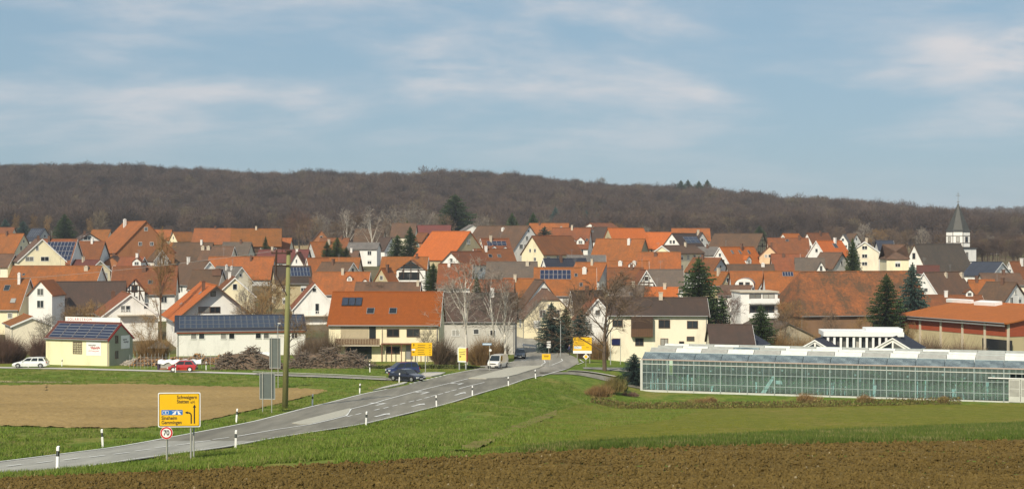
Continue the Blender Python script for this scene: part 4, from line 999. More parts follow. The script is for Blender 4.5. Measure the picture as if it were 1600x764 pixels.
# solar shed
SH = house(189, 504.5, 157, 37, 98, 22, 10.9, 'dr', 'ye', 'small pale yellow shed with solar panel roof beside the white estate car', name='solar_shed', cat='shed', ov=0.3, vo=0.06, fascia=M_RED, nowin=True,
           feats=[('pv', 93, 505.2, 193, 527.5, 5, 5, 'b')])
W, L, fr = SH.W, SH.L, SH.front
mb = MB(); mb.add([(-L / 2 - .006, y, z) for y, z in ((-W / 2, -.8), (W / 2, -.8), (W / 2, SH.hw), (0, SH.hw + SH.rise), (-W / 2, SH.hw))], [(4, 3, 2, 1, 0)]); mb.build('gable_shade', plaster('gable_grey_green', (.34, .36, .27)), SH.root)  # shaded end of the shed: its darker tone painted as a grey-green overlay
mb = MB(); za = SH.hw + SH.rise + 0.2
mb.box(-L / 2 + 0.1, L / 2 - 1.3, -0.04, 0.04, za, za + 0.72); bo = mb.build('name_board', M_WHITE, SH.root)
letters('SOLARSTROM', 0.52, 'lettering', M_RED, bo, (L / 2 - 1.7, 0.05, za + 0.36), (R(90), 0, math.pi), spacing=1.45)
P = SH.plane_hit(121, 543.5, False); mb = MB(); w, h = 1.45, 1.55
mb.box(-w / 2 - .08, w / 2 + .08, -.04, .05, h / 2, h / 2 + .12); mb.box(-w / 2 - .08, w / 2 + .08, -.04, .05, -h / 2 - .08, -h / 2); mb.box(-w / 2 - .08, -w / 2, -.04, .05, -h / 2, h / 2); mb.box(w / 2, w / 2 + .08, -.04, .05, -h / 2, h / 2)
for i in range(1, 5): x = -w / 2 + w * i / 5; mb.box(x - .03, x + .03, -.03, .05, -h / 2, h / 2)
for i in range(1, 5): z = -h / 2 + h * i / 5; mb.box(-w / 2, w / 2, -.035, .05, z - .03, z + .03)
wo_ = mb.build('window', M_FRAMEB, SH.root, loc=(P.x, W / 2 + .0, P.z), rot=(0, 0, math.pi)); pn = MB(); pn.box(-w / 2, w / 2, .0, .03, -h / 2, h / 2); pn.build('pane', M_GLASS, wo_)
P = SH.plane_hit(146.5, 544, False); mb = MB(); mb.box(-1.3, 1.3, -.03, .0, -1.05, 1.05); sg = mb.build('wall_sign', M_WHITE, SH.root, loc=(P.x, W / 2 + .01, P.z), rot=(0, 0, math.pi))
pr = MB(); squiggle(pr, -.95, .35, .42, .22, 15, -.036, .07, 3); pr.build('print', M_GREYP, sg); pr = MB(); squiggle(pr, -.55, 1.1, .05, .36, 13, -.036, .09, 5); squiggle(pr, -.9, .9, -.38, .12, 3, -.036, .07, 8); pr.build('print', M_RED, sg)
P = SH.plane_hit(195.5, 534, True); mb = MB(); mb.box(-1.0, 1.0, -.03, 0, -.95, .95); sg = mb.build('wall_sign', M_WHITE, SH.root, loc=(-L / 2 - .01, P.y, P.z), rot=(0, 0, R(-90)))
pr = MB(); squiggle(pr, -.6, .3, .35, .2, 11, -.036, .09, 13); squiggle(pr, -.4, .7, -.05, .3, 9, -.036, .09, 15); pr.build('print', M_GREYP, sg)
for x, y in ((182, 530), (182, 554)):
    P = SH.plane_hit(x, y, True); put_window(SH.root, (-L / 2 - .01, P.y, P.z), R(-90), 0.45, 0.9, 'b')
mb = MB(); mb.tube((-L / 2 + .15, W / 2 + .12, -.5), (-L / 2 + .15, W / 2 + .12, SH.hw), .06); mb.build('downpipe', M_CHIM, SH.root)
# chalet behind the low solar building
CH = house(337, 445.5, 108, 116, 32, 48, 9.1, 'or', 'wh', 'broad white chalet gable with orange roof and balcony door', ov=0.9, vo=1.3, fascia=M_FRAMEB, frame='b',
           gwin=[(333, 459, 6, 6), (319, 484, 16, 8), (336, 484, 14, 8)], feats=[('ch', 318, 440, 5, 'b'), ('balc', 'g', 305, 368, 501, 1.3, 'b'), ('sky', (313, 458, 11, 4), (283, 475, 5, 4))], fwin=[])
# long low building with dark solar roof
PL = house(276, 493.5, 12, 20, 196, 19.5, 9.6, 'bl', 'wh', 'long low white building with dark solar roof behind the wood piles', name='workshop_building', cat='building', fascia=M_CHIMB, ov=0.22,
           feats=[('pv', 280, 495, 472, 514, 22, 3, 'd')], gwin=[(270, 525, 3, 8)], fwin=[(302.5, 525, 8, 8), (315, 525, 8, 8), (349, 525, 8, 8), (362, 525, 8, 8), (403.5, 524.5, 8, 8), (416, 524.5, 8, 8), (460, 524, 9, 8)])
mb = MB(); mb.box(-PL.L / 2, PL.L / 2, -PL.W / 2 - .30, -PL.W / 2 - .24, PL.hw - .25, PL.hw - .02); mb.build('fascia', plain('fascia_red_brown', (0.22, 0.06, 0.03), .7), PL.root)
# main orange house
OH = house(690, 456, 178, -10.5, 168, 44.5, 10.2, 'om', 'cr', 'cream house with big plain orange roof, three collectors and wooden balcony', ov=0.5, vo=0.25, frame='b', gwin=[],
           fwin=[(614, 520, 17, 10), (645.5, 520, 18, 10), (614, 547, 19, 9)], feats=[('sky', (579, 486, 12, 9), (614, 486, 12, 9)), ('balc', 'f', 526, 595, 538, 1.5, 'b')])
fr = OH.front
for i in range(3):
    P = OH.slope_hit(539.5 + i * 10.6, 472) + OH.nrm * 0.06
    mb = MB(); mb.box(-.49, .49, -.9, .9, 0, .1, 0); mb.box(-.44, .44, -.85, .85, .1, .12, 1); mb.build('solar_collector', [M_BLACK, M_PVD], [c for c in OH.root.children if c.name.startswith('roof')][0], loc=P, rot=OH.rot_s)
for (x, y, w, h, m, nm) in ((582, 519, 1.0, 2.0, M_GLASS, 'door'), (640, 550, 1.05, 2.1, M_ZINC, 'door'), (560, 549, 4.0, 2.2, M_GLASS, 'glazed_door'), (554, 518, 4.2, 1.9, plaster('loggia_wall', (.45, .38, .26)), 'loggia')):
    P = OH.plane_hit(x, y, False); mb = MB(); mb.box(-w / 2, w / 2, -.03, .05, -h / 2, h / 2); mb.build(nm, m, OH.root, loc=(P.x, fr * (OH.W / 2 + .015), P.z), rot=(0, 0, math.pi))
P0, P1 = OH.plane_hit(597, 536, False), OH.plane_hit(660, 536, False); mb = MB()
mb.box(min(P0.x, P1.x), max(P0.x, P1.x), OH.W / 2 + .02, OH.W / 2 + 1.3, P0.z - .12, P0.z + .02)
for k in range(5):
    x = min(P0.x, P1.x) + .1 + (abs(P1.x - P0.x) - .2) * k / 4; mb.box(x - .06, x + .06, OH.W / 2 + 1.15, OH.W / 2 + 1.27, -.3, P0.z - .12)
mb.build('pergola', plain('pergola_wood', (.17, .07, .045), .8), OH.root)
mb = MB(); mb.tube((-OH.L / 2 + .3, OH.W / 2 + .1, 0), (-OH.L / 2 + .3, OH.W / 2 + .1, OH.hw), .07); x5 = OH.plane_hit(597, 520, False).x; mb.tube((x5, OH.W / 2 + .1, 0), (x5, OH.W / 2 + .1, OH.hw), .07); mb.build('downpipe', M_CHIM, OH.root)
# dim roofs behind the birches
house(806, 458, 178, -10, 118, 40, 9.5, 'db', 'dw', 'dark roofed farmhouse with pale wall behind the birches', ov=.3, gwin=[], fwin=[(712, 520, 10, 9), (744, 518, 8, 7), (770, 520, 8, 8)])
# large cream house
CW = house(1102, 465, 177, -10, 152, 23, 10.0, 'db', 'c2', 'large pale cream house with dark brown roof and dark wooden loggia', ov=0.5, vo=.3, gwin=[],
           fwin=[(1038, 506, 16, 11), (1082, 507, 15, 10), (999, 534, 11, 10), (1038, 534, 10, 9), (1065, 536, 6, 4), (1079, 529, 10, 5), (963, 534, 10, 9), (965, 505, 14, 9)], frame='b')
a, b = CW.plane_hit(986, 494, False), CW.plane_hit(1020, 526, False)
mb = MB(); fy = CW.front * CW.W / 2
mb.box(min(a.x, b.x), max(a.x, b.x), min(fy, fy + CW.front * .9), max(fy, fy + CW.front * .9), b.z, a.z); lo = mb.build('loggia', M_TIMBER, CW.root)
mb = MB(); n = 12
for i in range(n):
    x0 = min(a.x, b.x) + (abs(a.x - b.x)) * i / n; mb.box(x0 + .02, x0 + abs(a.x - b.x) / n - .02, fy + CW.front * .9 - .0, fy + CW.front * .9 + .05, b.z + .02, b.z + 1.25)
mb.build('cladding', M_WOOD, lo)
# low stone building with slanting gable behind the greenhouse roofs
house(1231, 504, 104, 96, -14, 24, 9.6, 'gb', 'st', 'plain rendered gable half hidden by shrubs behind the greenhouse', name='outbuilding', cat='outbuilding', gwin=[], fwin=[])
# sports hall
HL = house(1679, 480, 113, -26, -26.7, 20, 9.93, 'or', 'be', 'large sports hall with orange low roof and red wooden band', name='sports_hall', cat='hall', ov=.9, vo=.7, nowin=True)
bz0, bz1 = HL.hw - 2.1, HL.hw - .15
M_BAND = plain('red_cladding', (0.30, 0.065, 0.028), .7, var=.14, scale=1.2, stretch=(1, 1, 3))
n = 5
for i in range(n):
    x0 = -HL.L / 2 + HL.L * i / n; x1 = x0 + HL.L / n
    mb = MB(); mb.box(x0 + .22, x1 - .22, HL.W / 2 + .01, HL.W / 2 + .08, bz0, bz1); mb.build('cladding_panel', M_BAND, HL.root)
for i in range(n + 1):
    x0 = -HL.L / 2 + HL.L * i / n; mb = MB(); mb.box(x0 - .2, x0 + .2, HL.W / 2 + .005, HL.W / 2 + .22, -1, HL.hw - .1); mb.build('pilaster', M_CHIM, HL.root)
mb = MB(); y_, z_ = HL.W / 2, bz0
mb.prism([(-HL.W / 2 + .1, bz0), (HL.W / 2 - .02, bz0), (HL.W / 2 - .02, HL.hw - .1), (0, HL.hw + HL.rise - .1), (-HL.W / 2 + .1, HL.hw - .1)][::-1], -HL.L / 2 - .08, -HL.L / 2 - .01); mb.build('gable_cladding', M_BAND, HL.root)
mb = MB(); mb.box(-HL.L * .5, HL.L * .5, HL.W / 2 + .8, HL.W / 2 + .9, HL.hw - .52, HL.hw - .32); mb.build('gutter', M_ZINC, HL.root)
for (x, y, w, h) in ((1544, 476, 5.2, .8), (1500, 472.5, 6.5, .3)):
    P = HL.slope_hit(x, y); mb = MB(); mb.box(-w / 2, w / 2, -h, h, 0, .55); mb.build('roof_light', M_WHITE, HL.root, loc=P, rot=HL.rot_s)
P = HL.plane_hit(1558, 541, False); mb = MB(); mb.box(-3.4, 3.4, -.02, .05, -1.2, 1.1); mb.build('window_band', M_GLASS, HL.root, loc=(P.x, HL.W / 2 + .01, P.z), rot=(0, 0, math.pi))
# low white school wing with columns
d = 222.0; s = F / d
rt = empty('school_wing', (at(1349, 0, d).x, d, zgs(at(1349, 0, d).x, d)), R(-6)); tag(rt, 'flat white building with a row of columns and dark windows', 'building')
zt = at(0, 520, d).z - rt.location.z; wx = 5.4
mb = MB(); mb.box(-wx, wx, .5, 7, -1, zt - .5); mb.build('wall', WALL['wh'], rt)
mb = MB(); mb.box(-wx - .3, wx + .3, -.5, 7.2, zt - .5, zt + .15); mb.build('roof_slab', M_WHITE, rt)
mb = MB(); mb.box(.6, wx + .4, 1.2, 6, zt + .15, zt + .55); mb.build('roof_box', M_WHITE, rt)
for i in range(12):
    x = -wx + .35 + i * (2 * wx - .7) / 11; mb = MB(); mb.box(x - .16, x + .16, -.3, 0.05, -1, zt - .5); mb.build('column', M_WHITE, rt)
    if i < 11:
        mb = MB(); mb.box(x + .1, x + (2 * wx - .7) / 11 - .1, .40, .49, .2, zt - .7); mb.build('window', M_GLASS, rt)
# white flat-roofed house
d = 282.0; c = at(1185, 0, d)
rt = empty('flat_roofed_house', (c.x, d, zgs(c.x, d)), R(4)); tag(rt, 'white flat-roofed house with balcony behind the red thicket', 'house')
zt = at(0, 457, d).z - rt.location.z
mb = MB(); mb.box(-3.3, 3.6, 0, 8, -1, zt); mb.build('wall', WALL['wh'], rt); mb = MB(); mb.box(-3.5, 3.8, -.4, 8.2, zt, zt + .22); mb.build('roof_slab', M_CHIM, rt)
for k, z in enumerate((zt - .7, zt - 3.1, zt - 5.6)):
    for x in (-.6, 1.9): put_window(rt, (x, -.01, z), 0, 2.0, .7 if k == 0 else 1.2, 'b')
for z in (zt - 1.9, zt - 4.5):
    mb = MB(); mb.box(-1.8, 3.6, -1.3, -.01, z - .15, z); o = mb.build('balcony', M_CHIMW, rt); mb = MB(); mb.box(-1.8, 3.6, -1.35, -1.29, z + .05, z + .85); mb.build('parapet', M_WHITE, o)
# barrel dormer seen on the orange roof below the three-skylight house
d = 335.0; c = at(1163, 446, d); rt = empty('barrel_vault_annex', (c.x, d, zgs(c.x, d)), R(-12)); tag(rt, 'white barrel-vaulted annex with arched front in the village middle', 'house')
z0 = c.z - rt.location.z; mb = MB(); n = 14; rr = 2.05; arc = [(rr * 1.0 * math.cos(math.pi * i / n), max(0, 1.55 * math.sin(math.pi * i / n))) for i in range(n + 1)]
mb.add([(x, 0, z0 + z) for x, z in arc] + [(x, 0, -1) for x, z in (arc[0], arc[-1])] + [(x, 5, z0 + z) for x, z in arc] + [(x, 5, -1) for x, z in (arc[0], arc[-1])], [tuple(range(n + 1)) + (n + 2, n + 1)][0:1] + [(0, n + 1, 2 * n + 4, n + 3), (n, 2 * n + 3, 2 * n + 5, n + 2)][0:2])
mb.build('wall', WALL['wh'], rt); mb = MB()
for i in range(n): mb.add([(arc[i][0] * 1.05, -.15, z0 + arc[i][1] + .08), (arc[i + 1][0] * 1.05, -.15, z0 + arc[i + 1][1] + .08), (arc[i + 1][0] * 1.05, 5, z0 + arc[i + 1][1] + .08), (arc[i][0] * 1.05, 5, z0 + arc[i][1] + .08)], [(0, 1, 2, 3)])
mb.build('roof', M_ZINC, rt)
for x in (-.7, .7): put_window(rt, (x, -.01, z0 + .35), 0, .8, .6, 'b')
# ------------------------------------------------------------------ church
NV = house(1429, 381.5, 50, 48, 72, 50, 6.3, 'gb', 'wh', 'white church nave with tall grey-brown roof', name='church', cat='church', ov=.4, gwin=[(1428, 400, 3, 8)], frame='b')
d = 413.0; c = at(1497, 0, d); zb = zgs(c.x, d); rt = NV.root
tw = empty('church_tower', (c.x, d, zb), R(28)); tag(tw, 'white church tower with half-timbered octagonal belfry and pointed grey spire', 'tower')
def zat(y): return at(0, y, d).z - zb
z1, z2 = zat(388.5), zat(361.5); a = 3.3
mb = MB(); mb.box(-a, a, -a, a, -1, z1); mb.build('wall', WALL['wh'], tw)
mb = MB(); mb.box(-a - .25, a + .25, -a - .25, a + .25, z1, z1 + .3); mb.box(-a - .12, a + .12, -a - .12, a + .12, zat(409), zat(408)); mb.build('cornice', plain('dark_slate', (.06, .058, .055), .6), tw)
def octo(mb, r, z0, z1, r1=None, mi=0):
    r1 = r if r1 is None else r1
    v = [(r * math.cos(R(22.5 + 45 * i)), r * math.sin(R(22.5 + 45 * i)), z0) for i in range(8)] + [(r1 * math.cos(R(22.5 + 45 * i)), r1 * math.sin(R(22.5 + 45 * i)), z1) for i in range(8)]
    mb.add(v, [(i, (i + 1) % 8, 8 + (i + 1) % 8, 8 + i) for i in range(8)] + [tuple(range(7, -1, -1)), tuple(range(8, 16))], mi)
ro_ = 3.35; mb = MB(); octo(mb, ro_, z1 + .3, z2); bf = mb.build('belfry', WALL['wh'], tw)
tb = MB(); hgt = z2 - z1 - .3
for k in (0.03, .28, .72, .97):
    zz_ = z1 + .3 + hgt * k
    for i in range(8):
        p = [Vector((ro_ * 1.005 * math.cos(R(22.5 + 45 * j)), ro_ * 1.005 * math.sin(R(22.5 + 45 * j)), zz_)) for j in (i, i + 1)]; tb.tube(p[0], p[1], .075, n=4)
for i in range(8):
    for f in (0,):
        p = Vector((math.cos(R(22.5 + 45 * i)), math.sin(R(22.5 + 45 * i)), 0)).lerp(Vector((math.cos(R(67.5 + 45 * i)), math.sin(R(67.5 + 45 * i)), 0)), f) * ro_ * 1.005
        tb.tube((p.x, p.y, z1 + .3), (p.x, p.y, z2), .075, n=4)
tb.build('timber_frame', M_TIMBER, bf)
for i in range(8):
    an = R(45 * i + 45); rr = ro_ * math.cos(R(22.5)); put_window(bf, (rr * math.cos(an), rr * math.sin(an), z1 + .3 + hgt * .5), an + R(90), .75, 1.3, 'b')
for x in (-1, 1): put_window(tw, (0, -a - .01, zat(400)), 0, .6, 1.9, 'b'); break
put_window(tw, (a + .01, 0, zat(399)), R(90), .6, 1.9, 'b'); put_window(tw, (-a - .01, 0, zat(399)), R(-90), .6, 1.9, 'b')
mb = MB(); pts = [(361.8, 3.6), (359, 3.15), (352, 2.65), (342, 1.85), (330, .95), (318, .12)]
for (ya, ra), (yb, rb_) in zip(pts, pts[1:]): octo(mb, ra, zat(ya), zat(yb), rb_)
sp = mb.build('spire', plain('spire_slate', (.055, .056, .052), .55, var=.2, scale=1.2), tw)
mb = MB(); mb.tube((0, 0, zat(319)), (0, 0, zat(300)), .07, .05); mb.tube((-.75, 0, zat(306)), (.75, 0, zat(306)), .06); mb.tube((-.45, 0, zat(303.5)), (.45, 0, zat(303.5)), .045)
for k in range(6):
    z = zat(315.5); th0 = k * math.pi / 3; mb.tube((.25 * math.cos(th0), .25 * math.sin(th0), z), (.25 * math.cos(th0 + 1.05), .25 * math.sin(th0 + 1.05), z), .12, n=5)
mb.build('cross', M_ZINC, sp)
# ------------------------------------------------------------------ greenhouse
def gh_glass(name, tint, alpha, rough, rmax=0.5):
    m, t, b, out = new_mat(name); t.nodes.remove(b)
    tr = t.nodes.new('ShaderNodeBsdfTransparent'); tr.inputs[0].default_value = (*tint, 1)
    gl = t.nodes.new('ShaderNodeBsdfGlossy'); gl.inputs['Roughness'].default_value = rough; gl.inputs['Color'].default_value = (.9, .95, 1, 1)
    df = t.nodes.new('ShaderNodeBsdfDiffuse'); df.inputs[0].default_value = (.55, .66, .66, 1)
    fr = t.nodes.new('ShaderNodeFresnel'); fr.inputs['IOR'].default_value = 1.5
    m1 = t.nodes.new('ShaderNodeMixShader'); n = noise(t, .7, 4, .6)
    t.links.new(ramp(t, n, [(.35, (alpha * .4,) * 3), (.7, (alpha * 1.5,) * 3)]), m1.inputs[0]); t.links.new(tr.outputs[0], m1.inputs[1]); t.links.new(df.outputs[0], m1.inputs[2])
    m2 = t.nodes.new('ShaderNodeMixShader'); f2 = math_(t, 'MULTIPLY', fr.outputs[0], rmax * 2); t.links.new(f2, m2.inputs[0]); t.links.new(m1.outputs[0], m2.inputs[1]); t.links.new(gl.outputs[0], m2.inputs[2])
    t.links.new(m2.outputs[0], out.inputs[0]); return m
M_GGLASS = gh_glass('greenhouse_glass', (.79, .95, .96), .12, .05, .6)
M_RGLASS = gh_glass('greenhouse_roof_glass', (.70, .78, .86), .30, .10, 1.0)
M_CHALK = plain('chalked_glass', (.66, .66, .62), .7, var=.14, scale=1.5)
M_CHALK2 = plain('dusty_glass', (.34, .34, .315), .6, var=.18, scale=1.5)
M_GBAR = plain('greenhouse_bar', (.33, .40, .40), .5, .2, .1); M_GWHITE = plain('greenhouse_gutter', (.52, .53, .50), .5, var=.1); M_RUST = plain('greenhouse_pinkish_gutter', (.42, .34, .30), .6, var=.1)
G0 = Vector((16.6, 196.7, 0)); G1 = Vector((60.6, 181.8, 0)); gd = (G1 - G0).normalized(); gang = math.atan2(gd.y, gd.x); GLEN = 58.0
gz = 0.75; gh = empty('greenhouse', (G0.x, G0.y, gz), gang); tag(gh, 'long glass greenhouse with chalk-white roof panels beyond the green crop', 'greenhouse')
HE = 4.0; BAY = 3.4; NB = 17; SP = 3.2; NS = 5; RH = 0.78
mb = MB(); mb.box(0, NB * BAY, -.05, .22, -1.0, .13); mb.build('plinth', M_GWHITE, gh)
mb = MB(); mb.box(-.05, NB * BAY, -.06, .14, HE - .08, HE + .06); mb.build('gutter', M_RUST, gh); mb = MB(); mb.box(0, NB * BAY, -.045, .05, HE - .62, HE - .52); mb.build('rail', M_GWHITE, gh)
for i in range(NB + 1):
    mb = MB(); x = i * BAY; w = .16 if i == 0 else .055; mb.box(x - w, x + w * .9, -.05 if i else -.07, .13, -.2, HE - .08); mb.build('post', M_GWHITE if i == 0 else M_GBAR, gh)
for z in (1.0, 2.35):
    mb = MB(); mb.box(.1, NB * BAY, -.035, .04, z - .035, z + .035); mb.build('rail', M_GBAR, gh)
npn = 5; pw = BAY / npn; rowsz = [(.22, .965), (1.035, 2.315), (2.385, HE - .62), (HE - .52, HE - .08)]
pmesh = []
for z0, z1 in rowsz:
    p = MB(); p.box(.025, pw - .025, -.005, .005, z0, z1); pmesh.append(p.mesh('pane', M_GGLASS))
bar = MB(); bar.box(-.022, .022, -.03, .03, .2, HE - .08); barm = bar.mesh('glazing_bar', M_GBAR)
doorb = 13
for i in range(NB):
    for k in range(npn):
        x = i * BAY + k * pw
        if k: link(barm, 'glazing_bar', gh, (x, .0, 0))
        for r_ in range(4):
            if i == doorb and r_ < 3 and 0 < k < 5: continue
            link(pmesh[r_], 'pane', gh, (x, 0, 0))
x = doorb * BAY
for sx in (0, 1):
    mb = MB(); x0 = x + .55 + sx * 1.35; mb.box(x0, x0 + 1.3, -.16, -.10, .05, 2.75, 0); mb.box(x0 + .1, x0 + 1.2, -.18, -.161, .75, 1.6, 1); mb.box(x0 + .1, x0 + 1.2, -.18, -.161, 1.7, 2.65, 1); mb.build('sliding_door', [M_GWHITE, M_CHALK2], gh)
mb = MB(); mb.box(x - 1.8, x + 4.6, -.22, -.1, 2.8, 2.92); mb.build('door_rail', M_WHITE, gh)
# many-span roof: each span with front and back slopes, one panel per bay
SPANS = [(0.0, 3.2, .78), (3.2, 4.0, 1.12), (7.2, 4.0, 1.12), (11.2, 4.0, 1.12)]
rr = random.Random(5); rp = {}
for j, (ys0, SP, RH) in enumerate(SPANS):
    pitch = math.atan2(RH, SP / 2); sl = math.hypot(RH, SP / 2)
    for i in range(NB):
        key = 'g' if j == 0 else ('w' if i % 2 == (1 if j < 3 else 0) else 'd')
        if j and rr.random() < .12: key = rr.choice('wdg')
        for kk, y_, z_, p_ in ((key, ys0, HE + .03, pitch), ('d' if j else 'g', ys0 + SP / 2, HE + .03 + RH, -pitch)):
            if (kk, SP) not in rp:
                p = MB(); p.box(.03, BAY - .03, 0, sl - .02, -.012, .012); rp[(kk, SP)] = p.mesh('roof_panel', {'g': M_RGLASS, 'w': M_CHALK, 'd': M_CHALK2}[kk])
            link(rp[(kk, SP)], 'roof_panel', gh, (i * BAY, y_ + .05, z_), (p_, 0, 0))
    mb = MB(); mb.tube((0, ys0 + SP / 2 + .05, HE + RH + .05), (NB * BAY, ys0 + SP / 2 + .05, HE + RH + .05), .03, n=5); mb.box(0, NB * BAY, ys0 + SP - .08, ys0 + SP + .08, HE - .1, HE + .02); mb.build('ridge_bar', M_GBAR, gh)
    mb = MB(); mb.add([(0.0, ys0 + .05, HE), (0, ys0 + SP + .05, HE), (0, ys0 + SP / 2 + .05, HE + RH)], [(0, 1, 2)]); mb.build('gable_pane', M_GGLASS, gh)
    for i in range(0, NB + 1, 2):
        mb = MB(); mb.box(i * BAY - .05, i * BAY + .05, ys0 + SP - .05, ys0 + SP + .05, -.2, HE); mb.build('inner_post', M_GWHITE, gh)
for k in range(8):
    mb = MB(); y0 = k * 2.0; mb.box(-.005, .005, y0 + .05, y0 + 1.95, .22, HE - .1); mb.build('side_pane', M_GGLASS, gh)
mb = MB(); mb.box(.5, NB * BAY, 15.8, 15.95, 0, HE); mb.build('back_wall', plain('greenhouse_back', (.20, .27, .25), .6, var=.3, scale=.5), gh)
mb = MB(); mb.box(.2, NB * BAY - .2, .3, 15.8, -.3, .06); mb.build('floor', plain('greenhouse_floor', (.16, .13, .10), .9), gh)
# inside: bench rows of plants, curtains, hanging baskets
def leaf_blob(mb, c, r, n, rg, flat=1.0):
    for _ in range(n):
        d = Vector((rg.gauss(0, 1), rg.gauss(0, 1), rg.gauss(0, 1))); d.normalize(); p = Vector(c) + Vector((d.x * r[0], d.y * r[1], d.z * r[2])) * rg.random() ** .4
        a = Vector((rg.gauss(0, 1), rg.gauss(0, 1), rg.gauss(0, .6))); a.normalize(); b_ = a.orthogonal(); b_.rotate(Matrix.Rotation(rg.random() * 6.28, 3, a)); s_ = rg.uniform(.06, .16)
        mb.add([p - a * s_, p + b_ * s_ * .6, p + a * s_, p - b_ * s_ * .6], [(0, 1, 2, 3)])
M_GLEAF = plain('greenhouse_leaves', (.10, .22, .085), .6, var=.5, scale=1.3)
rg = random.Random(9); mb = MB()
for i in range(230):
    x = rg.uniform(3, NB * BAY - 8); y = rg.choice([.8, 1.2, 2.2, 3.6, 5.5]); leaf_blob(mb, (x, y, rg.uniform(.4, 1.9)), (.8, .5, rg.uniform(.4, 1.1)), 60, rg)
for i in range(46):
    x = rg.uniform(2, NB * BAY - 8); leaf_blob(mb, (x, rg.choice([1.5, 3.0, 4.6]), rg.uniform(2.5, 3.1)), (.35, .35, .3), 24, rg)
tag(mb.build('potted_plants', M_GLEAF, gh), kind='stuff')
M_CURT = plain('white_film', (.70, .76, .76), .6, var=.12, scale=2, stretch=(3, 3, .4))
for i in range(52):
    x = rg.uniform(.6, 6.5) if i < 18 else rg.uniform(6, NB * BAY - 7); w = rg.uniform(.03, .14); h = rg.uniform(.6, 2.3); mb = MB(); y = rg.uniform(.35, 1.4)
    mb.add([(x, y, .1), (x + w, y, .1), (x + w * 1.1 + rg.uniform(-.15, .15), y + .1, h), (x + rg.uniform(-.15, .1), y + .1, h)], [(0, 1, 2, 3), (3, 2, 1, 0)][:1]); mb.build('plastic_film', M_CURT, gh)
mb = MB(); mb.add([(15.2, .4, .15), (15.8, .4, .15), (17.1, .5, 2.35), (16.7, .5, 2.35)], [(0, 1, 2, 3)]); mb.add([(17.0, .45, 1.3), (17.9, .45, 1.3), (17.8, .45, 1.75), (17.0, .45, 1.75)], [(0, 1, 2, 3)]); mb.build('white_sheet', M_WHITE, gh)
mb = MB()
for k in range(16): mb.box(49.2 + k * .5, 49.62 + k * .5, .5 + .08 * (k % 2), .52 + .08 * (k % 2), .2, 3.1)
mb.build('curtain', M_CURT, gh)
for k in range(14):
    x = 2.5 + k * 3.1 + rg.uniform(-.6, .6); mb = MB(); mb.tube((x, .9, 2.55 + .3 * (k % 2)), (x, .9, 2.75 + .3 * (k % 2)), .12, .18, 8); mb.build('hanging_pot', M_WHITE, gh)
# gable-fronted glasshouses behind it
for ax, ay, gw, lab in ((1153, 527.5, 46, 'white framed glasshouse gable in front of the dark outbuilding'), (1273.5, 530, 52, 'white framed glasshouse gable before the rendered gable wall'), (1395, 527, 66, 'white framed glasshouse gable below the sports hall corner')):
    g = house(ax, ay, 66, gw, -9, gw * .29, 11.0, 'bl', 'wh', lab, name='glasshouse', cat='glasshouse', ov=.15, vo=.15, t=.12, nowin=True, fascia=M_WHITE, wmin=.5)
    for sg in (-1, 1):
        mb = MB(); mb.add([(-g.L / 2 - .02, sg * .12, g.hw + .15), (-g.L / 2 - .02, sg * g.W * .30, g.hw + .15), (-g.L / 2 - .02, sg * .12, g.hw + g.rise * .66)], [(0, 1, 2)]); mb.build('gable_pane', M_GLASS, g.root)

# ------------------------------------------------------------------ signs
M_YEL = plain('sign_yellow', (.80, .47, .010), .45, var=.05); M_BLUE = plain('sign_blue', (.02, .16, .50), .45, var=.05); M_SIGNBK = plain('sign_back_grey', (.13, .155, .15), .5, .3, .1)
M_POST = plain('galvanised_post', (.42, .42, .38), .5, .2, .12); M_SRED = plain('sign_red', (.55, .015, .02), .45, var=.05)
def rounded(mb, w, h, r, y0, y1, mi=0, cx=0, cz=0, n=5):
    pts = []
    for qx, qz, a0 in ((w / 2 - r, h / 2 - r, 0), (-w / 2 + r, h / 2 - r, 90), (-w / 2 + r, -h / 2 + r, 180), (w / 2 - r, -h / 2 + r, 270)):
        for i in range(n + 1): a = R(a0 + 90 * i / n); pts.append((cx + qx + r * math.cos(a), cz + qz + r * math.sin(a)))
    N_ = len(pts); mb.add([(x, y0, z) for x, z in pts] + [(x, y1, z) for x, z in pts], [tuple(range(N_))[::-1], tuple(range(N_, 2 * N_))] + [(i, (i + 1) % N_, N_ + (i + 1) % N_, N_ + i) for i in range(N_)], mi)
# big advance direction sign; front faces the camera (local -y)
d = px2w(298, 719).y; s = F / d; c = gpt(280, d); sgn = empty('direction_sign', c, R(4)); tag(sgn, 'large yellow direction sign with arrows at the near roadside', 'sign')
w, h = 65.5 / s, 54 / s; cz = at(280, 640, d).z - c.z
mb = MB(); rounded(mb, w, h, .07, -.02, .02); pb = mb.build('panel', M_WHITE, sgn, loc=(0, 0, cz))
mb = MB(); rounded(mb, w - .09, h - .09, .06, -.026, -.0201); mb.build('border', M_BLACK, pb); mb = MB(); rounded(mb, w - .15, h - .15, .045, -.031, -.0261); mb.build('field', M_YEL, pb)
def stext(tx, x, z, size, mat=M_BLACK, par=pb, y=-.033, al='LEFT', fit=None): letters(tx, size, 'lettering', mat, par, (x, y, z), (R(90), 0, 0), al, .001, 1.0, .006, 1.0, fit / 6.36 / s)
def sx(zx): return (zx - 251) / 6.36 / s       # from the enlarged view of the sign
def sz(zy): return -(zy - 227) / 6.36 / s
stext('Schwaigern', sx(228), sz(103), .25, fit=197); stext('Stetten', sx(228), sz(146), .25, fit=118); stext('a.H.', sx(362), sz(150), .18, fit=46)
stext('Sinsheim', sx(77), sz(308), .25, fit=152); stext('Gemmingen', sx(77), sz(352), .25, fit=197)
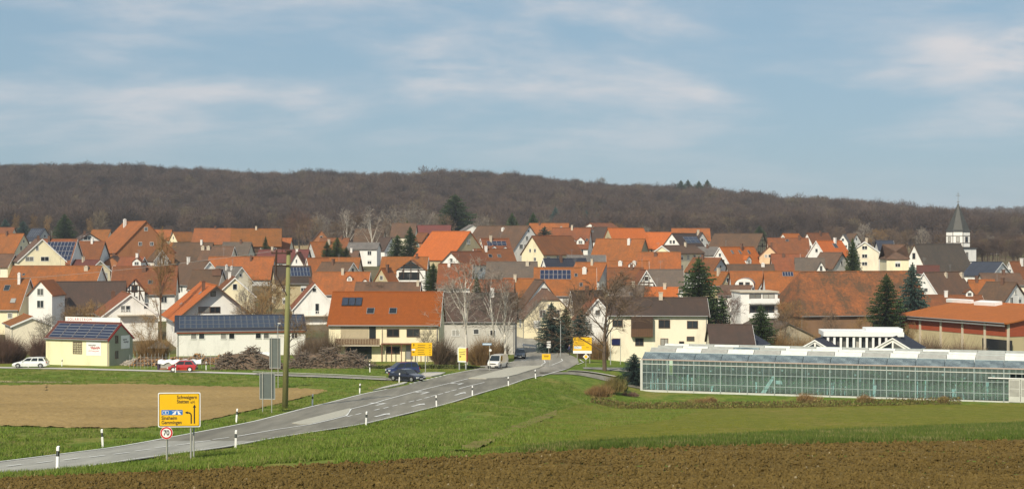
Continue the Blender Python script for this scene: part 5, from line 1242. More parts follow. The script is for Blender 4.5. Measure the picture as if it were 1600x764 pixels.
mb = MB(); rounded(mb, (285 - 77) / 6.36 / s, 50 / 6.36 / s, .03, -.036, -.0311, 0, (sx(77) + sx(285)) / 2, sz(252)); bl = mb.build('motorway_field', M_BLUE, pb)
mb = MB(); rounded(mb, .30, .17, .05, -.039, -.0361, 0, sx(118), sz(252)); mb.build('number_frame', M_WHITE, bl); mb = MB(); rounded(mb, .26, .13, .04, -.042, -.0391, 0, sx(118), sz(252)); mb.build('number_field', M_BLUE, bl)
letters('6', .15, 'lettering', M_WHITE, bl, (sx(118), -.044, sz(252)), (R(90), 0, 0), 'CENTER', .001, 1, .004)
mb = MB()
for a_, b_ in (((178, 272), (215, 272)), ((240, 272), (272, 272))):
    x0, x1 = sx(a_[0]), sx(b_[0]); top = sx(226) if a_[0] < 200 else sx(232)
    mb.add([(x0, -.0372, sz(272)), (x1, -.0372, sz(272)), (top + (.02 if a_[0] > 200 else 0), -.0372, sz(232)), (top - (.02 if a_[0] < 200 else 0), -.0372, sz(232))], [(0, 1, 2, 3)])
mb.box(sx(180), sx(215), -.038, -.0365, sz(244), sz(240)); mb.box(sx(240), sx(275), -.038, -.0365, sz(244), sz(240)); mb.build('motorway_symbol', M_WHITE, bl)
mb = MB(); aw = .032
mb.box(sx(400) - aw, sx(400) + aw, -.034, -.0312, sz(364), sz(200)); mb.add([(sx(384), -.0335, sz(205)), (sx(418), -.0335, sz(205)), (sx(401), -.0335, sz(172))], [(0, 1, 2)])
mb.box(sx(369) - aw, sx(369) + aw, -.034, -.0312, sz(364), sz(285))
pa = [(sx(369), sz(285)), (sx(366), sz(270)), (sx(356), sz(259)), (sx(342), sz(254)), (sx(330), sz(254))]
for (x0, z0), (x1, z1) in zip(pa, pa[1:]): mb.tube((x0, -.0325, z0), (x1, -.0325, z1), aw, n=8)
mb.add([(sx(334), -.0335, sz(240)), (sx(334), -.0335, sz(268)), (sx(305), -.0335, sz(254))], [(0, 1, 2)]); mb.build('arrow', M_BLACK, pb)
for x, yb in ((368, .06),):
    mb = MB(); mb.tube((sx(362), .08, -.5), (sx(362), .08, cz + h / 2 - .1), .045, n=8); mb.build('post', M_POST, sgn); mb = MB(); mb.tube((sx(378), .55, -.5), (sx(378), .55, cz - .2), .04, n=8); mb.tube((sx(378), .55, cz - .2), (sx(370), .06, cz + .5), .035, n=6); mb.build('brace', M_POST, sgn)
mb = MB(); mb.tube((sx(128), .10, -.5), (sx(128), .10, cz + h / 2 - .1), .045, n=8); mb.build('post', M_POST, sgn)
# 70 sign on the left post
d70 = d - .25; c7 = gpt(260, d70); s7 = empty('speed_limit_sign', c7, R(3)); tag(s7, 'round red and white 70 speed limit sign under the direction sign', 'sign'); z7 = at(260, 676, d70).z - c7.z
def disc(mb, r, y0, y1, n=28, mi=0):
    mb.add([(r * math.cos(2 * math.pi * i / n), y, r * math.sin(2 * math.pi * i / n)) for y in (y0, y1) for i in range(n)], [tuple(range(n))[::-1], tuple(range(n, 2 * n))] + [(i, (i + 1) % n, n + (i + 1) % n, n + i) for i in range(n)], mi)
mb = MB(); disc(mb, .315, -.02, .02); dk = mb.build('plate', M_WHITE, s7, loc=(0, 0, z7)); mb = MB(); disc(mb, .30, -.025, -.0201); mb.build('red_ring', M_SRED, dk); mb = MB(); disc(mb, .225, -.03, -.0251); mb.build('white_disc', M_WHITE, dk)
letters('70', .36, 'lettering', M_BLACK, dk, (0, -.032, -.005), (R(90), 0, 0), 'CENTER', .001, 1, .01, .82)
mb = MB(); mb.tube((.0, .07, -.5), (.0, .07, z7 + .25), .038, n=8); mb.build('post', M_POST, s7)
# sign backs on the far verge
for (x, yt, yb, wpx, ybase, lab) in ((417.5, 583, 623.5, 24, 644, 'grey back of a road sign on two posts left of the green pole'), (429.5, 528, 575, 17, 606, 'taller grey sign back in front of the brushwood pile')):
    d = px2w(x, ybase).y; s = F / d; c = gpt(x, d); r_ = empty('road_sign', c, R(-5)); tag(r_, lab, 'sign'); z0, z1 = at(x, yb, d).z - c.z, at(x, yt, d).z - c.z; w = wpx / s
    mb = MB(); mb.box(-w / 2, w / 2, .04, .07, z0, z1); pn = mb.build('panel', M_SIGNBK, r_)
    mb = MB()
    for z in (z0 + .02, z1 - .02): mb.box(-w / 2 - .02, w / 2 + .02, -.0, .039, z - .03, z + .03)
    for xx in (-w / 2, w / 2): mb.box(xx - .02, xx + .02, 0, .039, z0 + .05, z1 - .05)
    mb.build('frame', M_GALV, pn)
    for xx in (-w * .3, w * .3): mb = MB(); mb.tube((xx, -.03, -.5), (xx, -.03, z1 + .1), .04, n=8); mb.build('post', M_POST, r_)
# yellow signs at the junction
def printlines(par, rows_, y, mat=M_BLACK):
    mb = MB()
    for (x0, x1, z, hh) in rows_: mb.box(x0, x1, y - .004, y, z - hh / 2, z + hh / 2)
    mb.build('print', mat, par)
d = px2w(665, 585).y; s = F / d; c = gpt(659, d); r_ = empty('direction_sign', c, R(6)); tag(r_, 'yellow direction sign on two posts behind the dark cars', 'sign'); w, h = 32 / s, 20.5 / s; zc = at(0, 545.5, d).z - c.z
mb = MB(); mb.box(-w / 2, w / 2, -.03, .03, -h / 2, h / 2); pn = mb.build('panel', M_YEL, r_, loc=(0, 0, zc))
printlines(pn, [(-w * .2, w * .18, h * .32, .06), (-w * .2, w * .14, h * .17, .06), (-w * .2, w * .12, -h * .05, .06), (-w * .2, w * .12, -h * .2, .06), (-w * .2, w * .16, -h * .36, .06), (w * .34, w * .44, h * .32, .06), (w * .34, w * .44, h * .17, .06), (w * .36, w * .44, -h * .05, .06), (w * .36, w * .44, -h * .2, .06), (w * .36, w * .44, -h * .36, .06), (-w / 2 + .04, w / 2 - .04, h * .07, .03)], -.031)
mb = MB(); mb.box(-w * .40, -w * .38, -.036, -.031, h * .18, h * .36); mb.add([(-w * .44, -.035, h * .32), (-w * .34, -.035, h * .32), (-w * .39, -.035, h * .44)], [(0, 1, 2)]); mb.box(-w * .42, -w * .34, -.036, -.031, -h * .22, -h * .18); mb.add([(-w * .40, -.035, -h * .27), (-w * .40, -.035, -h * .13), (-w * .47, -.035, -h * .2)], [(0, 1, 2)]); mb.build('arrow', M_BLACK, pn); mb = MB(); mb.box(-w * .5 + .03, -w * .32, -.036, -.031, -h * .09, h * .03); mb.build('number_field', M_WHITE, pn)
for x in (-w * .22, w * .18): mb = MB(); mb.tube((x, .08, -.4), (x, .08, zc + h / 2), .05, n=8); mb.build('post', M_POST, r_)
d = 226.0; s = F / d; c = gpt(910, d); r_ = empty('direction_sign', c, R(-6)); tag(r_, 'yellow direction sign with white bottom strip by the bare street tree', 'sign'); w, h = 29 / s, 25 / s; zc = at(0, 539.5, d).z - c.z
mb = MB(); mb.box(-w / 2, w / 2, -.03, .03, -h / 2 + .42, h / 2); pn = mb.build('panel', M_YEL, r_, loc=(0, 0, zc)); mb = MB(); mb.box(-w / 2, w / 2, -.03, .03, -h / 2, -h / 2 + .41); mb.build('panel', M_WHITE, r_, loc=(0, 0, zc))
printlines(pn, [(-w * .25, w * .15, h * .38, .06), (-w * .25, w * .2, h * .28, .06), (-w * .42, w * .1, h * .12, .06), (-w * .42, w * .12, h * .03, .06), (w * .3, w * .44, h * .38, .06), (w * .25, w * .44, h * .28, .06), (w * .36, w * .44, h * .1, .06), (-w / 2 + .04, w / 2 - .04, h * .2, .03), (w * .2, w * .35, -h * .12, .07), (-w * .4, -w * .39, h * .34, .25)], -.031)
mb = MB(); mb.box(-w * .45, -w * .05, -.036, -.031, -h * .22, -h * .05); mb.build('motorway_field', plain('sign_pale_blue', (.55, .62, .66), .5), pn)
for x in (-w * .28, w * .40): mb = MB(); mb.tube((x, .08, -.4), (x, .08, zc + h / 2), .05, n=8); mb.build('post', M_POST, r_)
d = px2w(915.5, 574).y; c = gpt(915.5, d); r_ = empty('priority_sign', c, 0); tag(r_, 'white and yellow diamond priority road sign on the grass island', 'sign'); zc = at(0, 557, d).z - c.z
for nm, rr_, y, m in (('plate', .44, 0, M_WHITE), ('yellow_diamond', .27, -.02, M_YEL)):
    mb = MB(); v = [(rr_, 0), (0, rr_), (-rr_, 0), (0, -rr_)]; mb.add([(x, y - .015, z + zc) for x, z in v] + [(x, y + .0, z + zc) for x, z in v], [(3, 2, 1, 0), (4, 5, 6, 7)] + [(i, (i + 1) % 4, 4 + (i + 1) % 4, 4 + i) for i in range(4)]); mb.build(nm, m, r_)
mb = MB(); mb.tube((0, .05, -.3), (0, .05, zc + .3), .035); mb.build('post', M_POST, r_)
d = px2w(851, 573.5).y; c = gpt(853.5, d); r_ = empty('town_sign', c, R(-8)); tag(r_, 'small yellow town name sign at the end of the median', 'sign'); zc = at(0, 557.3, d).z - c.z
mb = MB(); mb.box(-.6, .6, -.02, .02, zc - .4, zc + .4); pn = mb.build('panel', M_YEL, r_); printlines(pn, [(-.35, .35, zc + .14, .1), (-.3, .3, zc - .04, .04)], -.021)
for x in (-.5, .5): mb = MB(); mb.tube((x, .05, -.3), (x, .05, zc + .4), .035); mb.build('post', M_POST, r_)
# advertising pillar
d = 208.0; c = gpt(723, d); r_ = empty('advertising_board', c, R(-20)); tag(r_, 'small white and yellow advertising board with red side on the lawn', 'billboard'); zc = at(0, 554, d).z - c.z
mb = MB(); mb.box(-.62, .62, -.28, .28, zc - .98, zc + .98); bd = mb.build('casing', M_WHITE, r_); mb = MB(); mb.box(-.55, -.4, -.1, .1, -.3, zc - .98); mb.box(.4, .55, -.1, .1, -.3, zc - .98); mb.build('legs', M_GALV, r_); mb = MB(); mb.box(-.50, .60, -.30, -.281, zc - .8, zc + .9); mb.build('poster', plain('poster_yellow', (.75, .62, .16), .5, var=.1), r_); mb = MB(); mb.box(.621, .65, -.29, .29, zc - .95, zc + .95); mb.build('side_panel', plain('board_red', (.60, .09, .02), .5), r_)
mb = MB(); mb.add([(-.4, -.303, zc + .35), (.5, -.303, zc + .5), (.5, -.303, zc + .42), (-.4, -.303, zc + .28)], [(0, 1, 2, 3)]); mb.add([(-.35, -.303, zc - .1), (-.05, -.303, zc - .2), (-.3, -.303, zc - .4)], [(0, 1, 2)]); squiggle(mb, -.3, .45, zc + .1, .16, 9, -.304, .05, 4); mb.build('print', M_CHIMB, r_)
# street name plate, no-entry style plates and poles by the street
d = 205.0; c = gpt(765, d); r_ = empty('street_sign', c, 0); tag(r_, 'blue street name sign on a thin pole beside the white van', 'sign'); zt = at(0, 537.5, d).z - c.z
mb = MB(); mb.tube((0, 0, -.3), (0, 0, zt + .1), .035); mb.build('post', M_POST, r_); mb = MB(); mb.box(-.95, .25, -.03, .0, zt - .12, zt + .12); pl_ = mb.build('plate', plain('plate_pale_blue', (.25, .42, .62), .5), r_); mb = MB(); mb.box(-.85, .15, -.034, -.031, zt - .04, zt + .04); mb.build('print', M_WHITE, pl_); mb = MB(); disc(mb, .17, -.05, -.03); mb.build('round_plate', M_WHITE, r_, loc=(.1, 0, at(0, 547, d).z - c.z))
d = 228.0; c = gpt(969.5, d); r_ = empty('information_sign', c, 0); tag(r_, 'dark blue sign panel on a grey pole before the cream house', 'sign'); zt = at(0, 534.5, d).z - c.z
mb = MB(); mb.tube((0, 0, -.3), (0, 0, zt + .6), .05); mb.build('post', M_POST, r_); mb = MB(); mb.box(-1.3, -.06, -.03, .0, zt - .42, zt + .45); mb.build('panel', plain('panel_navy', (.01, .014, .07), .4), r_)
def lamp(px, ybase, ytop, label, d=None, arm=-.8):
    d = d or px2w(px, ybase).y; c = gpt(px, d); zt = at(0, ytop, d).z - c.z; r_ = empty('street_lamp', c, 0); tag(r_, label, 'street lamp', 'street lamps')
    mb = MB(); mb.tube((0, 0, -.3), (0, 0, zt - .4), .075, .05, 8); mb.tube((0, 0, zt - .4), (arm * .4, 0, zt), .05, .045, 6); mb.tube((arm * .4, 0, zt), (arm, 0, zt + .03), .045, .04, 6); mb.build('pole', M_GALV, r_)
    mb = MB(); mb.box(arm - .35, arm + .05, -.12, .12, zt - .02, zt + .1); mb.build('lamp_head', M_CHIMW, r_)
lamp(876, 549, 497, 'grey street lamp in front of the dark blue spruces', 243)
lamp(434, 545, 505.5, 'small lamp post against the dark solar roof', 226, .35)
lamp(954, 569, 512, 'plain grey pole behind the bare street tree', 224, .5)
# tall green pole
d = px2w(445, 637.5).y; c = gpt(445, d); c.z -= .4; P1 = at(451, 393, d) - c; r_ = empty('utility_pole', c, 0); tag(r_, 'tall green weathered utility pole beside the road', 'pole')
mb = MB(); mb.tube((0, 0, 0), P1, .28, .18, 14); mb.build('pole', plain('pole_green_wood', (.20, .20, .08), .8, var=.25, scale=1.5, stretch=(3, 3, .3)), r_, smooth=True)
P2 = P1 + Vector((0, 0, .12)); mb = MB(); mb.tube(P1 + Vector((-.02, 0, -.02)), P2, .34, .30, 10); mb.build('cap', M_TIMBER, r_)
ca_ = MB()
for k, z in enumerate((-.15, -1.25)):
    ca_.tube(P1 + Vector((-1.5 + .2 * k, -.25, z)), P1 + Vector((.1, -.25, z)), .06, n=6)
ca_.tube(P1 + Vector((-1.05, -.25, .1)), P1 + Vector((-1.1, -.25, -2.0)), .09, n=6); ca_.tube(P1 + Vector((-1.1, -.25, -2.0)), P1 + Vector((-.15, -.2, -3.9)), .055, n=6); ca_.build('crossarm', M_TIMBER, r_)
for x in (-1.45, -1.0, -.55, -.15):
    mb = MB(); mb.tube(P1 + Vector((x, -.25, -.1)), P1 + Vector((x, -.25, .15)), .06, .04, 6); mb.build('insulator', plain('porcelain_brown', (.12, .05, .03), .3), r_)
mb = MB(); a_ = c + P1 + Vector((-1.0, -.2, .1)); b_ = at(-120, 443, 150)
pts = [a_.lerp(b_, i / 24) - Vector((0, 0, 1.3 * 4 * (i / 24) * (1 - i / 24) * .35)) for i in range(25)]
for p, q in zip(pts, pts[1:]): mb.tube(p, q, .018, n=4, cap=False)
tag(mb.build('power_line', M_ZINC), 'thin overhead cable leading from the green pole to the left', 'cable')
# ------------------------------------------------------------------ delineator posts
def make_delineator():
    r_ = empty('delineator_post'); mb = MB()
    prof = [(-.06, -.045), (.06, -.045), (.05, .05), (-.05, .05)]
    def seg(z0, z1, name, m, k=1.0):
        mb = MB(); mb.add([(x * k, y * k, z0) for x, y in prof] + [(x * k, y * k, z1 + (.05 if (name == 'top' and y > 0) else 0)) for x, y in prof], [(3, 2, 1, 0), (4, 5, 6, 7)] + [(i, (i + 1) % 4, 4 + (i + 1) % 4, 4 + i) for i in range(4)]); return mb.build(name, m, r_)
    seg(-.3, .62, 'body', M_WHITE); bnd = seg(.62, .86, 'black_band', M_BLACK, 1.02); seg(.86, 1.02, 'top', M_WHITE)
    mb = MB(); mb.box(-.025, .025, -.055, -.047, .66, .82); mb.build('reflector', M_SIGNBK, bnd)
    return r_
dp = make_delineator()
DP = [(89.5, 735, 'nearest white roadside post, at the near verge left of the direction sign'), (160.5, 698, 'white roadside post on the far verge left of the 70 sign'), (368, 700, 'white roadside post on the near verge right of the direction sign'),
      (369, 660, 'white roadside post on the far verge by the brown field corner'), (488, 633.5, 'white roadside post on the far verge just right of the green pole'), (572, 665, 'white roadside post on the near verge beside the first paved median'),
      (562, 615.5, 'white roadside post on the far verge before the kerbed corner'), (682, 636, 'white roadside post on the near verge next to a lane arrow'), (738, 619, 'white roadside post on the near verge opposite the second median'),
      (794.5, 603.5, 'white roadside post on the embankment edge below the second median'), (837, 591, 'last white roadside post on the embankment before the side road'), (623.5, 597, 'white roadside post in front of the dark saloon car'),
      (578, 581, 'white roadside post right of the brushwood piles'), (44, 573.5, 'white roadside post in front of the white estate car'), (96.5, 571.5, 'small post in front of the yellow shed'), (274, 581.5, 'white post in front of the red car'), (322, 577.5, 'white roadside post just right of the red car')]
for i, (x, y, lab) in enumerate(DP):
    o = dp if i == 0 else copy_tree(dp); o.location = px2w(x, y); o.rotation_euler = (R(random.uniform(-3, 3)), R(random.uniform(-4, 4)), R(random.uniform(-25, 5))); tag(o, lab, 'post', 'white roadside delineator posts')
# ------------------------------------------------------------------ vehicles
def paint(name, c, rough=.25):
    m, t, b, _ = new_mat(name); b.inputs['Base Color'].default_value = (*c, 1); b.inputs['Roughness'].default_value = rough; b.inputs['Metallic'].default_value = .0; b.inputs['Coat Weight'].default_value = .6; b.inputs['Coat Roughness'].default_value = .08
    n = noise(t, 3, 3, .6); t.links.new(ramp(t, n, [(.3, mul(c, .9)), (.7, mul(c, 1.06))]), b.inputs['Base Color']); return m
M_TYRE = plain('tyre_rubber', (.016, .016, .016), .8, var=.2); M_RIM = plain('wheel_rim', (.45, .46, .47), .35, .6, .1); M_CGLASS = plain('car_glass', (.018, .024, .028), .08, var=.1, spec=.6); M_BUMP = plain('bumper_grey', (.04, .042, .045), .6, var=.1)
M_LAMP = plain('lamp_clear', (.70, .72, .72), .15, var=.05, spec=.6); M_TAIL = plain('lamp_red', (.35, .02, .02), .2, var=.1); M_PLATE = plain('number_plate', (.72, .72, .68), .5, var=.06)
def car(label, pos, heading, body, L=4.2, Wd=1.72, H=1.45, kind='hatch', rim=M_RIM, bumper=None, cat='car', name='car'):
    """heading: direction the nose points (radians); x forward in the car's own frame"""
    root = empty(name, pos, heading); tag(root, label, cat); w = Wd / 2; f, r = L / 2, -L / 2
    K = {'hatch': dict(hood=.66, belt=.90, ws=(.30, .10), rf=(.04, -.34), rw=(-.46, .0), tail=.92), 'estate': dict(hood=.66, belt=.90, ws=(.24, .07), rf=(.03, -.40), rw=(-.48, 0), tail=.92), 'saloon': dict(hood=.68, belt=.90, ws=(.22, .04), rf=(.0, -.20), rw=(-.34, 0), tail=.98),
         'mpv': dict(hood=.86, belt=.96, ws=(.34, .14), rf=(.08, -.40), rw=(-.48, 0), tail=1.0), 'van': dict(hood=.98, belt=1.05, ws=(.37, .22), rf=(.20, -.49), rw=(-.50, 0), tail=1.1)}[kind]
    hb = K['belt']; zs = .22
    st = [(r, hb * .52, K['tail'] * .92, .88), (r + .12, .24, K['tail'], .96), (r + .5, zs, hb, 1.0), (0, zs, hb, 1.0), (K['ws'][0] * L, zs, hb, 1.0), (f - .35, zs, K['hood'] + .06, .97), (f - .08, .26, K['hood'] - .03, .90), (f, .34, K['hood'] * .84, .82)]
    mb = MB(); ring = []
    for (x, zl, zh, k) in st:
        zm = zl + (zh - zl) * .55; ring.append([(x, -w * k * .93, zl), (x, -w * k, zm), (x, -w * k * .93, zh), (x, -w * k * .5, zh + .03), (x, w * k * .5, zh + .03), (x, w * k * .93, zh), (x, w * k, zm), (x, w * k * .93, zl)])
    v = [p for g in ring for p in g]; fs = []
    for i in range(len(ring) - 1):
        for j in range(8): a, b = i * 8 + j, i * 8 + (j + 1) % 8; fs.append((a, b, b + 8, a + 8)[::-1])
    fs += [tuple(range(8)), tuple(range(len(v) - 8, len(v)))[::-1]]; mb.add(v, fs)
    bo = mb.build('body', body, root, smooth=False)
    # cabin
    x0, x1 = K['ws'][0] * L, K['ws'][1] * L; x2, x3 = K['rf'][1] * L, K['rw'][0] * L; wb, wr = w * .93, w * .76; zt = H; zb_ = hb
    c0 = [(x0, -wb, zb_), (x0, wb, zb_), (x3, wb, zb_), (x3, -wb, zb_)]; c1 = [(x1, -wr, zt - .03), (x1, wr, zt - .03), (x2, wr, zt - .02), (x2, -wr, zt - .02)]; mid = [((x1 + x2) / 2, -wr, zt + .02), ((x1 + x2) / 2, wr, zt + .02)]
    mb = MB(); mb.add(c0 + c1 + mid, [(0, 1, 5, 4), (2, 3, 7, 6), (4, 5, 9, 8), (8, 9, 6, 7), (0, 4, 8, 7, 3), (1, 2, 6, 9, 5)]); mb.build('cabin', body, root)
    def quad(name, P4, out, m=M_CGLASS, ins=.10):
        P4 = [Vector(p) for p in P4]; c = sum(P4, Vector()) / 4; q = [p.lerp(c, ins) + Vector(out) for p in P4]; mb = MB(); mb.add(q, [(0, 1, 2, 3)]); mb.build(name, m, root)
    quad('windscreen', (c0[0], c0[1], c1[1], c1[0]), (.012, 0, .012)); quad('rear_window', (c0[2], c0[3], c1[3], c1[2]), (-.012, 0, .012))
    cuts = [0.04, .5, .96] if kind in ('hatch', 'saloon', 'van') else [.03, .36, .68, .97]
    if kind == 'van': cuts = [.02, .30]
    for sy, (ia, ib, ja, jb) in ((-1, (0, 3, 0, 3)), (1, (1, 2, 1, 2))):
        A0, A1, B0, B1 = Vector(c0[ia]), Vector(c0[ib]), Vector(c1[ja]), Vector(c1[jb])
        for a, b in zip(cuts, cuts[1:]):
            lo0, lo1, hi0, hi1 = A0.lerp(A1, a + .02), A0.lerp(A1, b - .02), B0.lerp(B1, a + .02), B0.lerp(B1, b - .02)
            quad('side_window', (lo0.lerp(hi0, .08), lo1.lerp(hi1, .08), hi1.lerp(lo1, .12), hi0.lerp(lo0, .12)), (0, sy * .014, .006), ins=.02)
    rw = .31 if kind != 'van' else .34
    for x in (f - .78, r + .80):
        for sy in (-1, 1):
            mb = MB(); n = 16; yo, yi = sy * (w + .005), sy * (w - .2)
            mb.add([(rw * math.cos(2 * math.pi * i / n), y, rw * math.sin(2 * math.pi * i / n)) for y in (yi, yo) for i in range(n)], [tuple(range(n)), tuple(range(2 * n - 1, n - 1, -1))] + [(i, n + i, n + (i + 1) % n, (i + 1) % n) for i in range(n)]); wh = mb.build('wheel', M_TYRE, root, loc=(x, 0, rw))
            mb = MB(); ri = rw * .62; mb.add([(ri * math.cos(2 * math.pi * i / n), yo + sy * .012, ri * math.sin(2 * math.pi * i / n)) for i in range(n)] + [(0, yo + sy * .03, 0)], [(i, (i + 1) % n, n) for i in range(n)]); mb.build('rim', rim, wh)
            mb = MB(); n2 = 9; R0_, R1_ = rw + .02, rw + .11; mb.add([(q * math.cos(math.pi * i / (n2 - 1)), sy * (w * 1.004), q * math.sin(math.pi * i / (n2 - 1))) for q in (R0_, R1_ - .05) for i in range(n2)], [(i, i + 1, n2 + i + 1, n2 + i) for i in range(n2 - 1)]); mb.build('wheel_arch', M_BLACK, root, loc=(x, 0, rw))
    bm = bumper or M_BUMP
    mb = MB(); mb.box(f - .22, f + .05, -w * .84, w * .84, .28, .48); mb.build('front_bumper', bm, root); mb = MB(); mb.box(r - .05, r + .2, -w * .90, w * .90, .30, .50); mb.build('rear_bumper', bm, root)
    hz = K['hood'] * .84
    for sy in (-1, 1):
        mb = MB(); mb.box(f - .12, f + .03, sy * w * .66 - .19, sy * w * .66 + .19, hz - .13, hz + .03); mb.build('headlight', M_LAMP, root); mb = MB(); mb.box(r - .02, r + .08, sy * w * .78 - .1, sy * w * .78 + .1, hb * .72, hb * .98 if kind != 'van' else 1.2); mb.build('taillight', M_TAIL, root)
        mb = MB(); mb.box(x0 - .25, x0 - .12, sy * (w + .02), sy * (w + .16), hb - .0, hb + .13) if sy > 0 else mb.box(x0 - .25, x0 - .12, -w - .16, -w - .02, hb, hb + .13); mb.build('mirror', bm, root)
    mb = MB(); mb.box(f + .0, f + .02, -.45, .45, hz - .16, hz - .03); mb.build('grille', M_BLACK, root)
    mb = MB(); mb.box(f + .051, f + .06, -.26, .26, .33, .44); mb.build('number_plate', M_PLATE, root); mb = MB(); mb.box(r - .06, r - .051, -.26, .26, .55, .66); mb.build('number_plate', M_PLATE, root)
    return root
def on(px, py, dz=.05): p = px2w(px, py); p.z += dz; return p
WCAR = paint('car_white', (.74, .76, .75)); RCAR = paint('car_red', (.42, .020, .022)); BCAR = paint('car_navy', (.012, .024, .100)); DCAR = paint('car_dark', (.012, .014, .028)); KCAR = paint('car_black_blue', (.010, .014, .022)); VAN = paint('van_white', (.74, .73, .70))
car('white estate car driving left in front of the yellow shed', on(48, 574.6), math.pi + .04, WCAR, 4.65, 1.75, 1.45, 'estate', bumper=WCAR)
car('small red hatchback on the minor road with white wheels', on(285, 580.6), math.pi + .05, RCAR, 3.75, 1.62, 1.45, 'hatch', rim=M_WHITE)
car('dark blue people carrier turning into the minor road', on(629, 586.2), math.pi + .45, BCAR, 4.1, 1.75, 1.62, 'mpv', bumper=BCAR)
car('dark saloon car waiting at the junction, nose to the road', on(636, 595.5), R(-38), DCAR, 4.45, 1.74, 1.40, 'saloon', bumper=DCAR)
car('white panel van driving towards the viewer out of the village', on(778, 575.4), R(-108), VAN, 4.3, 1.8, 1.85, 'van', name='van', cat='van')
car('dark car coming down the village street behind the van', on(812.5, 560), R(-92), KCAR, 4.3, 1.74, 1.42, 'saloon', bumper=KCAR)
# pedestrian by the yellow sign: one skinned figure
def person(label, pos, rz):
    root = empty('person', pos, rz); tag(root, label, 'person')
    J = {'pel': (0, 0, .95), 'ch': (0, .03, 1.28), 'nk': (0, .04, 1.48), 'hd': (0, .02, 1.60), 'ht': (0, .03, 1.74), 'lh': (.10, 0, .90), 'lk': (.12, -.10, .50), 'la': (.11, .05, .08), 'lf': (.12, -.12, .04), 'rh': (-.10, 0, .90), 'rk': (-.11, .02, .50), 'ra': (-.12, .20, .10), 'rf': (-.12, .06, .04),
         'ls': (.19, .03, 1.43), 'le': (.24, -.02, 1.15), 'lw': (.20, -.24, 1.02), 'lx': (.19, -.32, 1.0), 'rs': (-.19, .03, 1.43), 're': (-.25, .02, 1.14), 'rw': (-.21, -.20, 1.02), 'rx': (-.2, -.28, 1.0)}
    Rr = {'pel': .15, 'ch': .165, 'nk': .06, 'hd': .10, 'ht': .07, 'lh': .10, 'lk': .065, 'la': .05, 'lf': .045, 'rh': .10, 'rk': .065, 'ra': .05, 'rf': .045, 'ls': .075, 'le': .052, 'lw': .04, 'lx': .035, 'rs': .075, 're': .052, 'rw': .04, 'rx': .035}
    E_ = [('pel', 'ch'), ('ch', 'nk'), ('nk', 'hd'), ('hd', 'ht'), ('pel', 'lh'), ('lh', 'lk'), ('lk', 'la'), ('la', 'lf'), ('pel', 'rh'), ('rh', 'rk'), ('rk', 'ra'), ('ra', 'rf'), ('ch', 'ls'), ('ls', 'le'), ('le', 'lw'), ('lw', 'lx'), ('ch', 'rs'), ('rs', 're'), ('re', 'rw'), ('rw', 'rx')]
    ks = list(J); me = bpy.data.meshes.new('body'); me.from_pydata([J[k] for k in ks], [(ks.index(a), ks.index(b)) for a, b in E_], [])
    mt, t, b, _ = new_mat('figure_clothing'); tcx = t.nodes.new('ShaderNodeTexCoord'); sp_ = t.nodes.new('ShaderNodeSeparateXYZ'); t.links.new(tcx.outputs['Object'], sp_.inputs[0])
    t.links.new(ramp(t, math_(t, 'DIVIDE', sp_.outputs[2], 1.8), [(0, (.02, .02, .02)), (.05, (.018, .02, .03)), (.51, (.018, .022, .05)), (.52, (.03, .035, .10)), (.82, (.03, .035, .10)), (.83, (.42, .24, .17)), (.92, (.42, .24, .17)), (.93, (.05, .03, .02))], 'CONSTANT'), b.inputs['Base Color']); b.inputs['Roughness'].default_value = .8
    import bmesh
    bm = bmesh.new(); bm.from_mesh(me); sk = bm.verts.layers.skin.verify(); bm.verts.ensure_lookup_table()
    for i, k in enumerate(ks): bm.verts[i][sk].radius = (Rr[k], Rr[k]); bm.verts[i][sk].use_root = (k == 'pel')
    bm.to_mesh(me); bm.free()
    me.materials.append(mt); o = link(me, 'body', root); o.modifiers.new('skin', 'SKIN'); o.modifiers.new('sub', 'SUBSURF').levels = 1
    return root
person('person in dark blue clothes on the pavement beside the yellow sign', gpt(889.5, 245), R(-70))

